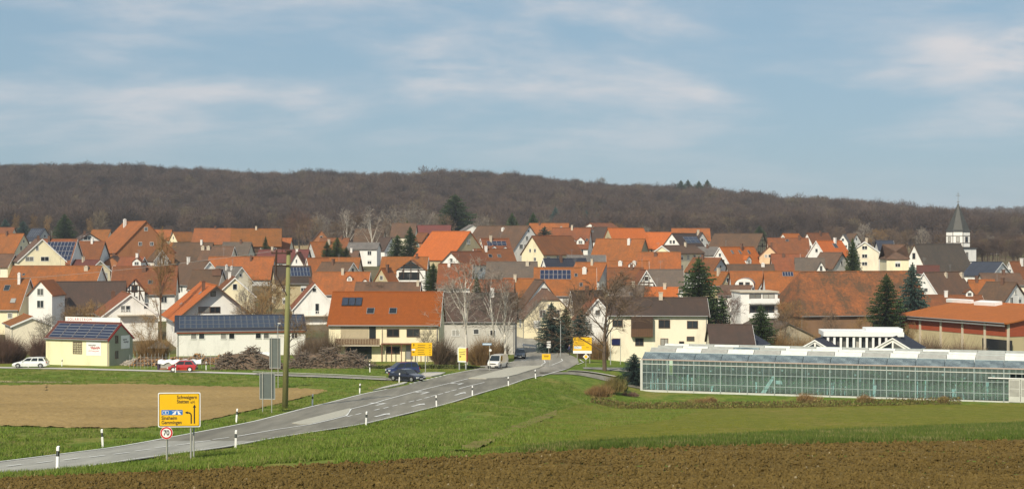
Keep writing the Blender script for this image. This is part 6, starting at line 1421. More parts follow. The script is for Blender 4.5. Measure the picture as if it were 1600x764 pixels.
# ------------------------------------------------------------------ timber yard
M_LOG = plain('grey_log_bark', (.17, .135, .105), .9, var=.45, scale=2.5); M_LOG2 = plain('split_wood', (.36, .20, .09), .85, var=.35, scale=2); M_BRUSH = plain('brushwood', (.15, .105, .075), .9, var=.4, scale=2); M_STONE = plain('rubble_stone', (.36, .32, .27), .9, var=.3, scale=2)
def pile(name, label, px0, px1, ybase, hpx, logs, mats, rad, length, seed, cat='wood pile', ends=False, dback=1.6, d=None):
    d = d or px2w((px0 + px1) / 2, ybase).y; s = F / d; c = gpt((px0 + px1) / 2, d); root = empty(name, c, 0); tag(root, label, cat); w = (px1 - px0) / s; h = hpx / s; rg = random.Random(seed); mb = MB()
    for i in range(logs):
        x = rg.uniform(-w / 2, w / 2); prof = h * (1 - abs(2 * x / w) ** 3.0) * (.8 + .25 * math.sin(x * 1.7 + seed)); z = rg.uniform(0, 1) ** .8 * prof; y = rg.uniform(-dback, dback) * (1 - z / (h * 1.6)); ll = length * rg.uniform(.6, 1.3); r_ = rad * rg.uniform(.5, 1.3)
        if ends: dv = Vector((rg.gauss(0, .05), 1, rg.gauss(0, .05)))
        else: dv = Vector((rg.gauss(0, 1), rg.gauss(0, .7), rg.gauss(0, .35)))
        dv.normalize(); p = Vector((x, y, z)); mb.tube(p - dv * ll / 2, p + dv * ll / 2, r_, r_ * rg.uniform(.6, 1), 5, rg.choice([0, 0, 1]) if len(mats) > 1 else 0)
    core = MB(); n = 14; tv = []
    for i in range(n + 1):
        x = -w / 2 + w * i / n; p = max(.05, h * (1 - abs(2 * x / w) ** 3.0) * .72); tv += [(x, -dback * .7, 0), (x, -dback * .35, p), (x, dback * .35, p), (x, dback * .7, 0)]
    core.add(tv, [(4 * i + j, 4 * i + 4 + j, 4 * i + 5 + j, 4 * i + 1 + j) for i in range(n) for j in range(3)]); core.build('heap', M_BRUSH, root)
    tag(mb.build('logs', mats, root), kind='stuff'); return root
pile('brushwood_pile', 'grey tangled brushwood pile right of the red car', 336, 442, 577, 35, 1150, [M_LOG, M_BRUSH], .055, 1.2, 1)
pile('branch_pile', 'heap of cut branches between the green pole and the orange house', 448, 583, 574.5, 30, 1150, [M_LOG, M_BRUSH], .05, 1.8, 2)
pile('firewood_stack', 'long stack of split orange firewood below the solar roof building', 250, 388, 553, 17, 900, [M_LOG2, M_LOG], .10, .5, 3, ends=True, dback=.6, d=222)
pile('firewood_stack', 'lower firewood stack behind the rubble heap', 203, 268, 557, 16, 420, [M_LOG2, M_BRUSH], .10, .5, 4, ends=True, dback=.6, d=218)
d = px2w(212, 570).y; c = gpt(211, d); rt = empty('rubble_heap', c, 0); tag(rt, 'pale heap of rubble stones beside the yellow shed', 'rubble heap'); rg = random.Random(3); mb = MB()
for i in range(420):
    a = rg.random() * 6.28; q = rg.random() ** .6; x, y = 2.5 * q * math.cos(a), 1.2 * q * math.sin(a); z = 1.05 * (1 - q) * rg.uniform(.6, 1); r_ = rg.uniform(.06, .16); M_ = Matrix.Translation((x, y, z)) @ Matrix.Rotation(rg.random() * 6, 4, 'X') @ Matrix.Rotation(rg.random() * 6, 4, 'Z'); mb.box(-r_, r_, -r_ * .7, r_ * .7, -r_ * .5, r_ * .5, 0, M_)
tag(mb.build('stones', M_STONE, rt), kind='stuff'); mb = MB(); n = 16
for i in range(n): mb.add([(2.4 * math.cos(6.2832 * i / n), 1.15 * math.sin(6.2832 * i / n), -.1), (2.4 * math.cos(6.2832 * (i + 1) / n), 1.15 * math.sin(6.2832 * (i + 1) / n), -.1), (0, 0, .85)], [(0, 1, 2)])
mb.build('heap', M_STONE, rt)
# white tarpaulin over stacked boards
d = 208.5; c = gpt(282, d); rt = empty('covered_stack', c, R(3)); tag(rt, 'stack of grey boards under a white tarpaulin behind the red car', 'covered stack'); mb = MB(); mb.box(-2.6, 1.6, -.5, .5, .25, 1.1); mb.build('boards', plain('grey_boards', (.36, .34, .31), .8, var=.15, scale=2, stretch=(.3, 1, 8)), rt)
mb = MB(); n = 16; tv = []
for i in range(n + 1):
    x = -2.95 + 5.8 * i / n; z = 1.28 + .09 * math.sin(i * 2.1); tv += [(x, -.66, z - .42 - .12 * math.sin(i * 1.3)), (x, -.5, z), (x, .5, z + .03), (x, .66, z - .4)]
mb.add(tv, [(4 * i + j, 4 * i + 4 + j, 4 * i + 5 + j, 4 * i + 1 + j) for i in range(n) for j in range(3)]); mb.build('tarpaulin', M_WHITE, rt); mb = MB(); mb.box(-2.7, 1.8, -.55, .55, .05, .24); mb.build('pallet', plain('pallet_red', (.30, .16, .10), .8), rt); mb = MB(); mb.box(-3.05, -2.75, -.5, .5, 0, 1.15); mb.build('end_board', plain('dark_purple_board', (.06, .04, .07), .7), rt)
d = 222.0; c = gpt(408, d); rt = empty('white_tarp_stack', c, 0); tag(rt, 'bright white covered pile between brushwood and solar building', 'covered pile'); mb = MB(); n = 10; tv = []
for i in range(n + 1): x = -1.7 + 3.4 * i / n; z = 1.75 + .06 * math.sin(i * 2); tv += [(x, -.75, .5), (x, -.6, z - .1), (x, .6, z), (x, .75, .4)]
mb.add(tv, [(4 * i + j, 4 * i + 4 + j, 4 * i + 5 + j, 4 * i + 1 + j) for i in range(n) for j in range(3)]); mb.build('tarpaulin', M_WHITE, rt); mb = MB(); mb.box(-1.6, 1.6, -.55, .55, -.2, 1.5); mb.build('stack', M_BRUSH, rt)
# garden fence of thin posts, pavilion
d = 212.0; c = gpt(266, d); rt = empty('wire_fence', c, 0); tag(rt, 'thin pale post fence in front of the firewood', 'fence')
for i in range(22):
    x = -5.6 + i * .5 if i < 12 else -5.6 + i * .62; mb = MB(); mb.tube((x, 0, -.2), (x, 0, 1.9 + .1 * (i % 3)), .022, n=5); mb.build('post', M_GALV, rt)
mb = MB(); mb.tube((-5.7, 0, 1.5), (8, 0, 1.5), .012, n=4); mb.tube((-5.7, 0, .7), (8, 0, .7), .012, n=4); mb.build('wire', M_GALV, rt)
d = 231.0; c = gpt(247, d); rt = empty('garden_pavilion', c, R(10)); tag(rt, 'grey tented garden pavilion left of the solar roof building', 'pavilion')
for sx_, sy_ in ((-1, -1), (1, -1), (1, 1), (-1, 1)): mb = MB(); mb.tube((sx_ * 1.3, sy_ * 1.3, -.2), (sx_ * 1.3, sy_ * 1.3, 2.1), .05); mb.build('post', M_TIMBER, rt)
mb = MB(); mb.add([(-1.6, -1.6, 2.05), (1.6, -1.6, 2.05), (1.6, 1.6, 2.05), (-1.6, 1.6, 2.05), (0, 0, 3.1)], [(0, 1, 4), (1, 2, 4), (2, 3, 4), (3, 0, 4), (3, 2, 1, 0)]); mb.build('roof', plain('pavilion_cloth', (.20, .19, .17), .8), rt)
# guard rail by the street
d = 262.0; c = gpt(828, d); rt = empty('guard_rail', c, R(-58)); tag(rt, 'short white guard rail on the bend of the street', 'railing'); mb = MB()
for x in (-2.0, 0, 2.0): mb.box(x - .05, x + .05, -.05, .05, -.2, .75)
mb.build('posts', M_GALV, rt); mb = MB(); mb.box(-2.3, 2.3, -.08, -.05, .45, .78); mb.build('rail', M_WHITE, rt)
d = 246.0; c = gpt(857.5, d); rt = empty('notice_board', c, 0); tag(rt, 'small white direction boards under the blue spruce', 'sign')
for z in (1.3, 1.7, 2.1): mb = MB(); mb.box(-.32, .32, -.02, .02, z - .13, z + .13); mb.build('board', M_WHITE, rt)
mb = MB(); mb.tube((0, .05, -.2), (0, .05, 2.4), .05); mb.build('post', M_POST, rt)
# ------------------------------------------------------------------ vegetation
def bark(name, c0, c1, rnd=.25):
    m, t, b, _ = new_mat(name); n = noise(t, 1.2, 4, .65); c = ramp(t, n, [(.3, c0), (.7, c1)])
    hs = t.nodes.new('ShaderNodeHueSaturation'); t.links.new(math_(t, 'MULTIPLY_ADD', obj_random(t), rnd * 2, 1 - rnd), hs.inputs['Value']); t.links.new(c, hs.inputs['Color']); t.links.new(hs.outputs[0], b.inputs['Base Color']); b.inputs['Roughness'].default_value = .9; b.inputs['Specular IOR Level'].default_value = .1; return m
M_BARK = bark('bark_brown', (.085, .062, .045), (.17, .125, .09)); M_TWIG = bark('twigs_brown', (.12, .082, .055), (.22, .155, .105)); M_TWIGO = bark('twigs_ochre', (.19, .115, .05), (.30, .19, .085)); M_TWIGR = bark('twigs_reddish', (.125, .075, .058), (.22, .135, .105))
M_BIRCH = bark('birch_bark', (.50, .46, .40), (.78, .74, .67), .12); M_TWIGG = bark('twigs_grey', (.17, .145, .12), (.32, .28, .24))
def foliage(name, c0, c1):
    m, t, b, _ = new_mat(name); n = noise(t, .9, 3, .6); c = ramp(t, n, [(.32, c0), (.7, c1)]); hs = t.nodes.new('ShaderNodeHueSaturation'); t.links.new(math_(t, 'MULTIPLY_ADD', obj_random(t), .4, .8), hs.inputs['Value']); t.links.new(c, hs.inputs['Color']); t.links.new(hs.outputs[0], b.inputs['Base Color']); b.inputs['Roughness'].default_value = .8; b.inputs['Specular IOR Level'].default_value = .15; return m
M_SPRUCE = foliage('spruce_needles', (.018, .035, .013), (.056, .085, .028)); M_BLUESP = foliage('blue_spruce_needles', (.020, .042, .036), (.055, .090, .072)); M_EVER = foliage('evergreen_leaves', (.030, .050, .014), (.075, .105, .030)); M_HEDGE = foliage('hedge_leaves', (.040, .055, .016), (.10, .11, .035)); M_YELG = foliage('yellowing_plants', (.17, .14, .045), (.32, .25, .09))
def rdir(rg, base, ang):
    a = base.orthogonal().normalized(); a.rotate(Matrix.Rotation(rg.random() * 6.2832, 3, base)); v = base.copy(); v.rotate(Matrix.Rotation(ang, 3, a)); return v.normalized()
def bare_tree_mesh(seed, H=10.0, spread=.5, trunk_r=.18, fork=.30, birch=False, dens=1.0, twig=.028):
    """unit tree of height H: trunk with limbs, and twig crown"""
    rg = random.Random(seed); tr, cr = MB(), MB()
    def limb(p, d, L, r, lvl):
        n = 4 if lvl == 0 else 3; pts = [p]; q = p.copy(); dd = d.copy()
        for i in range(n):
            dd = rdir(rg, dd, rg.uniform(.02, .16 if lvl else .06)); dd = (dd + Vector((0, 0, .10 if lvl else .05))).normalized(); q = q + dd * (L / n); pts.append(q.copy())
        rad = [r * (1 - .72 * i / n) for i in range(n + 1)]
        for i in range(n): tr.tube(pts[i], pts[i + 1], rad[i], rad[i + 1], 7 if lvl == 0 else 4, cap=False)
        k = int(([13, 6][min(lvl, 1)]) * dens)
        for i in range(k):
            f = (fork + (1 - fork) * (i + rg.random() * .8) / k) if lvl == 0 else rg.uniform(.25, 1.0); f = min(f, .99); j = min(n - 1, int(f * n)); a = pts[j].lerp(pts[j + 1], f * n - j); rr_ = max(.012, r * (1 - .72 * f) * .55)
            base = (pts[j + 1] - pts[j]).normalized(); an = rg.uniform(.45, .95) * (spread / .5) if lvl == 0 else rg.uniform(.4, .9)
            if birch and lvl == 0: an *= .72
            nd = rdir(rg, base, an)
            if lvl == 0: limb(a, nd, L * (.56 - .34 * (f - fork)) * (spread + .35), rr_, 1)
            else: twigs(a, nd, L * rg.uniform(.40, .65), max(.012, rr_ * .8), 2)
        if lvl == 1: twigs(pts[-1], dd, L * .4, rad[-1], 2)
        else:
            for _ in range(3): twigs(pts[-1], rdir(rg, dd, .4), L * .16, rad[-1], 2)
    def twigs(p, d, L, r, lvl):
        side = d.orthogonal().normalized(); side.rotate(Matrix.Rotation(rg.random() * 6.28, 3, d)); q = p + d * L * .5; d2 = rdir(rg, d, .25)
        if birch and lvl > 2: d2 = (d2 + Vector((0, 0, -.35))).normalized()
        e = q + d2 * L * .5; w = max(twig, r * 1.6)
        cr.strip(p, q, w, side); cr.strip(q, e, w * .75, side)
        if lvl < 4:
            for i in range(int((5 if lvl == 2 else 4) * dens)):
                f = rg.uniform(.2, 1); a = p.lerp(q, f * 2) if f < .5 else q.lerp(e, f * 2 - 1); twigs(a, rdir(rg, d, rg.uniform(.4, .95)), L * rg.uniform(.42, .68), r * .5, lvl + 1)
    limb(Vector((0, 0, -.3)), Vector((0, 0, 1)), H * .86, trunk_r, 0)
    return tr, cr
_trees = {}
def bare_tree(label, px, ytop, d=None, ybase=None, kind='brown', seed=1, spread=.5, wide=1.0, group='bare trees'):
    d = d or px2w(px, ybase).y; c = gpt(px, d); H = at(0, ytop, d).z - c.z
    key = (kind, seed, spread)
    if key not in _trees:
        birch = kind == 'birch'; bm, tm = {'brown': (M_BARK, M_TWIG), 'birch': (M_BIRCH, M_TWIGG), 'ochre': (M_BARK, M_TWIGO), 'grey': (M_TWIGG, M_TWIGG), 'red': (M_BARK, M_TWIGR)}[kind]
        tr, cr = bare_tree_mesh(seed * 17 + 3, 10.0, spread, .19 if not birch else .17, .22 if birch else .28, birch, .95 if birch else 1.1, .045)
        a, b = tr.mesh('trunk', bm), cr.mesh('crown', tm); zmax = max(v[2] for v in cr.v + tr.v); _trees[key] = (a, b, zmax)
    a, b, zm = _trees[key]; r_ = empty('bare_tree' if kind != 'birch' else 'birch_tree', c, random.uniform(0, 6)); k = H / zm; r_.scale = (k * wide, k * wide, k); tag(r_, label, 'tree', group); link(a, 'trunk', r_); link(b, 'crown', r_); return r_
def conifer_mesh(seed, H=10.0, W=3.0, droop=.25, dens=1.0, layers=26, ragged=.2):
    rg = random.Random(seed); tr, cr = MB(), MB(); tr.tube((0, 0, -.3), (0, 0, H * .97), H * .016 + .05, .02, 7, cap=False)
    for l in range(layers):
        f = l / (layers - 1); z = H * (.06 + .92 * f); rad = W / 2 * min(1.0, (1 - f) * 2.1) ** .8 * (1 - .25 * math.exp(-f * 14)) + .05; nb = max(5, int((13 - 5 * f) * dens)); off = rg.random() * 6.28
        for i in range(nb):
            an = off + 6.2832 * i / nb + rg.uniform(-.25, .25); rl = rad * rg.uniform(1 - ragged * 1.6, 1 + ragged * .7); d = Vector((math.cos(an), math.sin(an), -droop * rg.uniform(.5, 1.4) + .25 * f)); sd = Vector((-math.sin(an), math.cos(an), 0)); p0 = Vector((0, 0, z + rg.uniform(-.5, .5) * H / layers)); n = max(3, int(rl / .32))
            for k in range(n):
                t0 = (k + .25) / n; p = p0 + d * rl * t0 + Vector((0, 0, .10 * rl * t0 * t0)); ww = (.16 + .30 * rl * (1 - .55 * t0)) * .5
                for sg in (-1, 1):
                    e = p + sd * sg * ww * rg.uniform(.7, 1.3) + d * rl / n * 1.1 + Vector((0, 0, -rg.uniform(.05, .30) * (.5 + ww))); cr.add([p, p + d * rl / n * .9 + Vector((0, 0, .06)), e], [(0, 1, 2)])
                e = p + d * rl / n * .9; cr.add([p + sd * .07, p - sd * .07, e + Vector((0, 0, -rg.uniform(.15, .4)))], [(0, 1, 2)])
    return tr, cr
_con = {}
def conifer(label, px, ytop, wpx, d=None, ybase=None, mat=None, seed=1, droop=.25, cat='tree', group='conifers', name='spruce_tree', ragged=.2):
    d = d or px2w(px, ybase).y; s = F / d; c = gpt(px, d); H = at(0, ytop, d).z - c.z; W_ = wpx / s; mat = mat or M_SPRUCE; ar = round(min(1.2, W_ / H), 1); key = (seed, ar, droop, mat.name, ragged)
    if key not in _con:
        tr, cr = conifer_mesh(seed, 10.0, 10.0 * max(.15, ar), droop, dens=1.25, layers=36, ragged=ragged); _con[key] = (tr.mesh('trunk', M_BARK), cr.mesh('crown', mat))
    a, b = _con[key]; r_ = empty(name, c, random.uniform(0, 6)); k = H / 10.0; kw = W_ / (10.0 * max(.15, ar)); r_.scale = (kw, kw, k); tag(r_, label, cat, group); link(a, 'trunk', r_); link(b, 'crown', r_); return r_
def bush(label, px, ybase, wpx, hpx, mat, n=500, seed=1, leafy=False, d=None, name='shrub', cat='shrub', group='shrubs', depth=.6, sz=.16):
    d = d or px2w(px, ybase).y; s = F / d; c = gpt(px, d); w, h = wpx / s, hpx / s; rg = random.Random(seed + int(px)); mb = MB()
    cs = [(rg.uniform(-.34, .34) * w, rg.uniform(-.3, .3) * w * depth, rg.uniform(.55, 1.05), rg.uniform(.35, .7)) for _ in range(5)]
    for i in range(n):
        if leafy:
            a = rg.random() * 6.28; q = rg.random() ** .5; ph = rg.random(); p = Vector((w / 2 * q * math.cos(a), w / 2 * depth * q * math.sin(a), h * ph * math.sqrt(max(.03, 1 - (q * .95) ** 2)))); v1 = Vector((rg.gauss(0, 1), rg.gauss(0, 1), rg.gauss(0, 1))).normalized(); v2 = v1.orthogonal(); v2.rotate(Matrix.Rotation(rg.random() * 6.28, 3, v1)); k = sz * rg.uniform(.5, 1.3); mb.add([p - v1 * k, p + v2 * k * .6, p + v1 * k, p - v2 * k * .6], [(0, 1, 2, 3)])
        else:
            a = rg.random() * 6.28; q = rg.random() ** .7 * .75; cx_, cy_, ch_, cr_ = rg.choice(cs); p = Vector((cx_ + w / 2 * cr_ * q * math.cos(a), cy_ + w / 2 * depth * cr_ * q * math.sin(a), 0)); L = h * ch_ * rg.uniform(.35, 1.1) * (1 - .45 * q); dv = Vector((math.cos(a) * q * .6 + rg.gauss(0, .22), math.sin(a) * q * .5 + rg.gauss(0, .22), 1)).normalized(); sd = dv.orthogonal().normalized(); sd.rotate(Matrix.Rotation(rg.random() * 6.28, 3, dv)); m_ = p + dv * L * .6; mb.strip(p, m_, .035, sd)
            for _ in range(3): mb.strip(m_ - dv * L * rg.uniform(0, .4), m_ + rdir(rg, dv, rg.uniform(.2, .7)) * L * rg.uniform(.2, .45), .028, sd)
    o = mb.build(name, mat, None, loc=c); tag(o, label, cat, group); return o
# street and garden trees
bare_tree('tall birch with white stem beside the dark roofed farmhouse', 729, 395, ybase=565, d=222, kind='birch', seed=2, wide=1.1)
bare_tree('birch with double stem right of the advertising board', 772, 408, d=226, kind='birch', seed=3, wide=1.1)
bare_tree('slender birch touching the double stemmed birch', 790, 418, d=229, kind='birch', seed=4, wide=1.0)
bare_tree('large bare street tree in front of the cream house', 945, 418, d=207, kind='brown', seed=5, spread=.56, wide=1.35)
bare_tree('thin bare poplar in front of the rust roof with half-timbered gable', 252, 352, d=268, kind='ochre', seed=6, spread=.34, wide=.55)
bare_tree('round ochre bare tree left of the green pole', 424, 424, d=272, kind='ochre', seed=7, spread=.7, wide=1.05)
bare_tree('bare garden tree beside the brown barn brick end', 105, 465, d=262, kind='brown', seed=8, spread=.55, wide=.9)
bare_tree('bare fruit tree before the cream gable with one window', 381, 442, d=262, kind='grey', seed=9, wide=.8)
bare_tree('small bare tree at the corner of the cream half-hipped house', 842, 462, d=262, kind='grey', seed=10, wide=.8)
bare_tree('bare tree between chalet and balcony gable', 452, 470, d=238, kind='ochre', seed=11, spread=.6, wide=1.0)
bare_tree('bare climbing tree against the orange house wall', 668, 508, d=227, kind='grey', seed=12, wide=1.0)
bare_tree('bare tree before the rendered gable behind the greenhouse', 1228, 478, d=246, kind='brown', seed=5, spread=.56, wide=.8)
bare_tree('bare tree at the wall of the mossy barn', 1300, 480, d=252, kind='brown', seed=9, wide=.9)
bare_tree('bare garden tree left of the white balcony house', 150, 463, d=263, kind='ochre', seed=7, spread=.7, wide=.7)
bare_tree('bare apple tree in front of the garage', 72, 488, d=245, kind='grey', seed=10, wide=1.2)
for x, yt, d, k, sd, sp_, w_, lab in ((412, 440, 262, 'ochre', 11, .6, 1.1, 'dense ochre bare tree between chalet and round ochre tree'), (585, 436, 300, 'brown', 5, .56, .8, 'bare tree over the long orange roof with tiny dormers'), (1000, 424, 300, 'brown', 8, .55, .9, 'bare tree in front of the rust roof near the timbered gable'), (1140, 448, 268, 'red', 13, .5, .9, 'reddish bare tree over the thicket by the great spruce'), (1232, 462, 262, 'ochre', 7, .7, .8, 'ochre bare tree at the hipped end of the mossy barn'), (905, 446, 262, 'brown', 9, .5, .9, 'bare tree between dark roof and blue spruces'), (1345, 486, 256, 'ochre', 11, .6, .9, 'ochre bare tree below the mossy barn eave'),
      (120, 470, 258, 'ochre', 7, .7, .7, 'bare shrub-like tree at the brick end of the brown barn'), (700, 430, 262, 'grey', 10, .5, .9, 'thin grey bare tree left of the tall birch'), (800, 440, 250, 'brown', 12, .5, .8, 'brown bare tree right of the slender birch'), (310, 478, 254, 'ochre', 11, .6, .6, 'small ochre tree at the chalet corner'), (232, 486, 246, 'ochre', 7, .7, .9, 'ochre garden tree between yellow shed and pavilion'), (520, 478, 246, 'brown', 8, .55, .8, 'bare tree under the balcony gable'), (1420, 500, 246, 'ochre', 9, .5, .8, 'bare tree at the left end of the sports hall')):
    bare_tree(lab, x, yt, d=d, kind=k, seed=sd, spread=sp_, wide=w_)
FT = [(468, 322, 560, 'red', 13, .5, 'dark bare tree with dense crown left of centre at the far side'), (540, 322, 560, 'birch', 2, .5, 'tall bare birch behind the brick coloured gable'), (582, 318, 550, 'birch', 3, .5, 'whitest bare birch standing before the wood'), (560, 330, 575, 'brown', 5, .56, 'broad bare tree between the two far birches'),
      (612, 322, 590, 'grey', 9, .5, 'pale bare tree left of the far spruce'), (640, 318, 600, 'grey', 10, .5, 'pale bare tree closest to the far spruce'), (665, 322, 600, 'grey', 12, .5, 'pale bare tree just before the dark spruce'), (757, 334, 600, 'grey', 9, .5, 'pale bare tree right of the far white low gable'),
      (1008, 352, 640, 'grey', 10, .5, 'pale bare tree behind the far barn row'), (1030, 345, 640, 'brown', 8, .55, 'bare tree at the foot of the wood right of centre'), (960, 343, 660, 'ochre', 7, .7, 'ochre bare tree behind the far white gable'), (52, 333, 690, 'ochre', 6, .34, 'slim ochre poplar at the far left'), (25, 332, 690, 'ochre', 6, .34, 'leftmost slim ochre poplar'), (75, 335, 690, 'ochre', 6, .34, 'slim ochre poplar just left of the lone spruce'), (140, 338, 690, 'ochre', 6, .34, 'slim ochre poplar right of the lone spruce'),
      (1350, 346, 640, 'grey', 9, .5, 'pale bare tree behind the tall pale house'), (1395, 350, 640, 'brown', 8, .55, 'bare tree left of the church nave'), (1440, 352, 600, 'grey', 12, .5, 'pale bare tree behind the church nave'), (1535, 372, 560, 'ochre', 7, .7, 'ochre bare tree just right of the church tower'), (1580, 378, 560, 'brown', 5, .56, 'bare tree at the right edge beyond the slate roof'), (1512, 372, 640, 'brown', 8, .55, 'bare tree behind the church tower'), (1245, 386, 470, 'brown', 10, .5, 'bare tree above the red roof'), (500, 328, 565, 'grey', 12, .5, 'greyish bare tree left of the far birches'), (450, 330, 600, 'brown', 8, .55, 'brown bare tree behind the dark bare crown'), (485, 334, 590, 'ochre', 7, .7, 'spreading ochre tree at the edge of the wood, left of centre'), (525, 340, 540, 'brown', 9, .5, 'low bare tree beside the brick coloured far gable'), (600, 335, 570, 'brown', 8, .55, 'brown bare tree right of the whitest birch'), (630, 338, 560, 'ochre', 11, .6, 'ochre tree over the tan-brown far roof'), (690, 330, 620, 'brown', 5, .56, 'bare tree touching the tall far spruce on its left'),
      (1310, 352, 620, 'brown', 9, .5, 'bare tree behind the white bargeboard roof'), (1370, 354, 620, 'ochre', 7, .7, 'ochre tree behind the small blue-grey roof'), (1418, 356, 600, 'brown', 5, .56, 'bare tree over the brown hipped roof'), (1548, 366, 600, 'grey', 10, .5, 'pale bare tree beside the lone far house'), (1565, 370, 580, 'brown', 9, .5, 'bare tree in front of the tan far field'), (1600, 366, 600, 'ochre', 11, .6, 'ochre bare tree at the picture edge right of the tower'), (1470, 360, 600, 'brown', 8, .55, 'bare tree just left of the church tower')]
for x, yt, d, k, sd, sp_, lab in FT: bare_tree(lab, x, yt, d=d, kind=k, seed=sd, spread=sp_, wide=1.0 if sp_ > .4 else .6, group='bare trees behind the roofs')
# conifers
CT = [(1092, 400, 66, 262, M_SPRUCE, 1, .25, 'great dark spruce beside the large cream house'), (1385, 426, 46, 258, M_SPRUCE, 2, .2, 'broad dark conifer in front of the mossy barn'), (1426, 409, 40, 268, M_BLUESP, 3, .35, 'blue-green spruce left of the bright white gable'), (1189, 474, 40, 234, M_SPRUCE, 4, .25, 'dark spruce right of the low dark outbuilding'),
      (862, 471, 37, 252, M_BLUESP, 5, .35, 'blue spruce in front of the cream half-hipped house'), (884, 478, 24, 256, M_SPRUCE, 6, .2, 'dark conifer right of the blue spruce'), (907, 482, 28, 252, M_BLUESP, 7, .35, 'smaller bluish spruce by the yellow sign'), (991, 551, 34, 201, M_BLUESP, 3, .3, 'small dark spruce at the left corner of the greenhouse'),
      (101, 333, 30, 610, M_SPRUCE, 1, .25, 'lone spruce among the far left roofs'), (711, 302, 54, 640, M_SPRUCE, 2, .2, 'tall dark spruce before the wood above the bright barn'), (621, 366, 26, 450, M_EVER, 4, .2, 'lighter of the two dark conifers left of the bright barn'), (641, 353, 24, 452, M_SPRUCE, 6, .2, 'taller dark conifer touching the bright barn'), (677, 410, 28, 352, M_EVER, 2, .2, 'green conifer right of the loggia house'),
      (415, 369, 12, 470, M_SPRUCE, 1, .25, 'tiny spruce before the dark timber wall'), (511, 376, 18, 440, M_SPRUCE, 2, .2, 'first dark conifer below the birches'), (527, 370, 24, 442, M_EVER, 4, .2, 'middle dark conifer below the birches'), (541, 385, 16, 442, M_SPRUCE, 1, .25, 'last dark conifer below the birches'), (800, 332, 24, 640, M_SPRUCE, 2, .2, 'dark conifer above the very large brown roof'), (833, 331, 24, 640, M_SPRUCE, 4, .25, 'dark conifer behind the tall white gable tip'),
      (1332, 371, 20, 385, M_EVER, 2, .1, 'dark ivy-covered tree right of the white bargeboard roof'), (8, 341, 22, 680, M_BLUESP, 4, .2, 'dark conifer at the far left edge'), (36, 344, 24, 680, M_BLUESP, 2, .2, 'dark conifer next to the leftmost conifer'), (745, 430, 20, 300, M_EVER, 6, .2, 'dark evergreen between the birches'), (1187, 352, 20, 680, M_SPRUCE, 2, .1, 'dark evergreen behind the half-timbered barn'), (1128, 460, 24, 262, M_SPRUCE, 6, .2, 'narrow dark conifer at the foot of the great spruce'), (636, 344, 12, 560, M_SPRUCE, 1, .25, 'tiny spruce among the far pale trees')]
for x, yt, w, d, m, sd, dr, lab in CT: conifer(lab, x, yt, w * (1.25 if w > 25 else 1.1), d=d, mat=m, seed=sd, droop=dr)
conifer('spreading blue pine above the cream pointed gable', 851, 353, 40, d=476, mat=M_BLUESP, seed=7, droop=.1, name='pine_tree', ragged=.35)
# shrubs and hedges
BU = [(25, 566, 70, 50, M_TWIGR, 1500, 'brown bare hedge mass left of the yellow shed'), (66, 566, 40, 44, M_TWIGR, 800, 'brown bare shrubs touching the yellow shed'), (505, 560, 40, 46, M_TWIG, 800, 'brown garden shrub left of the orange house'), (478, 556, 36, 44, M_TWIG, 700, 'bare shrub behind the branch pile'), (700, 562, 44, 40, M_TWIG, 700, 'brown shrub right of the orange house'), (752, 565, 50, 42, M_TWIGO, 900, 'ochre shrub beside the advertising board'), (784, 548, 18, 30, M_TWIG, 300, 'bare shrub at the street corner'),
      (1128, 512, 36, 52, M_TWIGR, 900, 'reddish bare thicket right of the great spruce'), (1152, 512, 30, 50, M_TWIGR, 800, 'reddish bare thicket before the white flat-roofed house'), (1212, 530, 30, 56, M_TWIGO, 800, 'ochre shrub right of the dark spruce'), (1262, 530, 50, 44, M_TWIGO, 900, 'ochre shrub below the mossy barn'), (1320, 528, 60, 34, M_TWIGO, 900, 'ochre shrub row under the mossy barn eave'), (1452, 548, 70, 40, M_TWIG, 1500, 'bare shrub at the left part of the sports hall wall'), (1512, 548, 62, 38, M_TWIG, 1300, 'bare shrub at the right part of the sports hall wall'), (940, 562, 40, 40, M_TWIGO, 700, 'brown shrub behind the bare street tree'), (915, 560, 26, 34, M_TWIG, 500, 'bare shrub under the yellow sign with white strip'), (225, 535, 60, 40, M_TWIGO, 900, 'olive shrub right of the yellow shed roof'), (130, 500, 60, 30, M_TWIGO, 700, 'shrub row behind the solar shed')]
for x, yb, w, h, m, n, lab in BU: bush(lab, x, yb, w, h * 1.45, m, int(n * 1.5), seed=3, d={66: 226, 25: 226, 915: 238, 940: 236}.get(x, None) or (212 + (575 - yb) * .75 if yb > 540 else 222 + (545 - yb) * .8))
bush('dark green round shrub before the greenhouse corner spruce', 968, 610, 26, 24, M_EVER, 1100, leafy=True, seed=4); bush('dry pale grass clump on the embankment foot', 950, 612, 60, 34, M_YELG, 900, seed=5)
bush('reddish dry shrub in front of the greenhouse corner', 985, 619, 26, 10, M_TWIGR, 500, seed=6); bush('brushwood heap at the foot of the embankment', 926, 619, 62, 24, M_TWIGO, 1200, seed=7)
for i, (x, w, h, lab) in enumerate(((1262, 46, 22, 'bare shrub in front of the fifth greenhouse bay'), (1352, 26, 17, 'small dry shrub before the middle of the greenhouse'), (1105, 52, 12, 'low dry shrub near the greenhouse plinth'), (1472, 24, 13, 'small ochre shrub left of the greenhouse door'))): bush(lab, x, 628.5, w, h, M_TWIGO, 520, seed=8 + i, depth=.35)
bush('dark trimmed hedge along the lawn before the orange house', 662, 567, 190, 6, M_HEDGE, 3600, leafy=True, seed=9, name='hedge', cat='hedge', depth=.07, sz=.14, d=211)
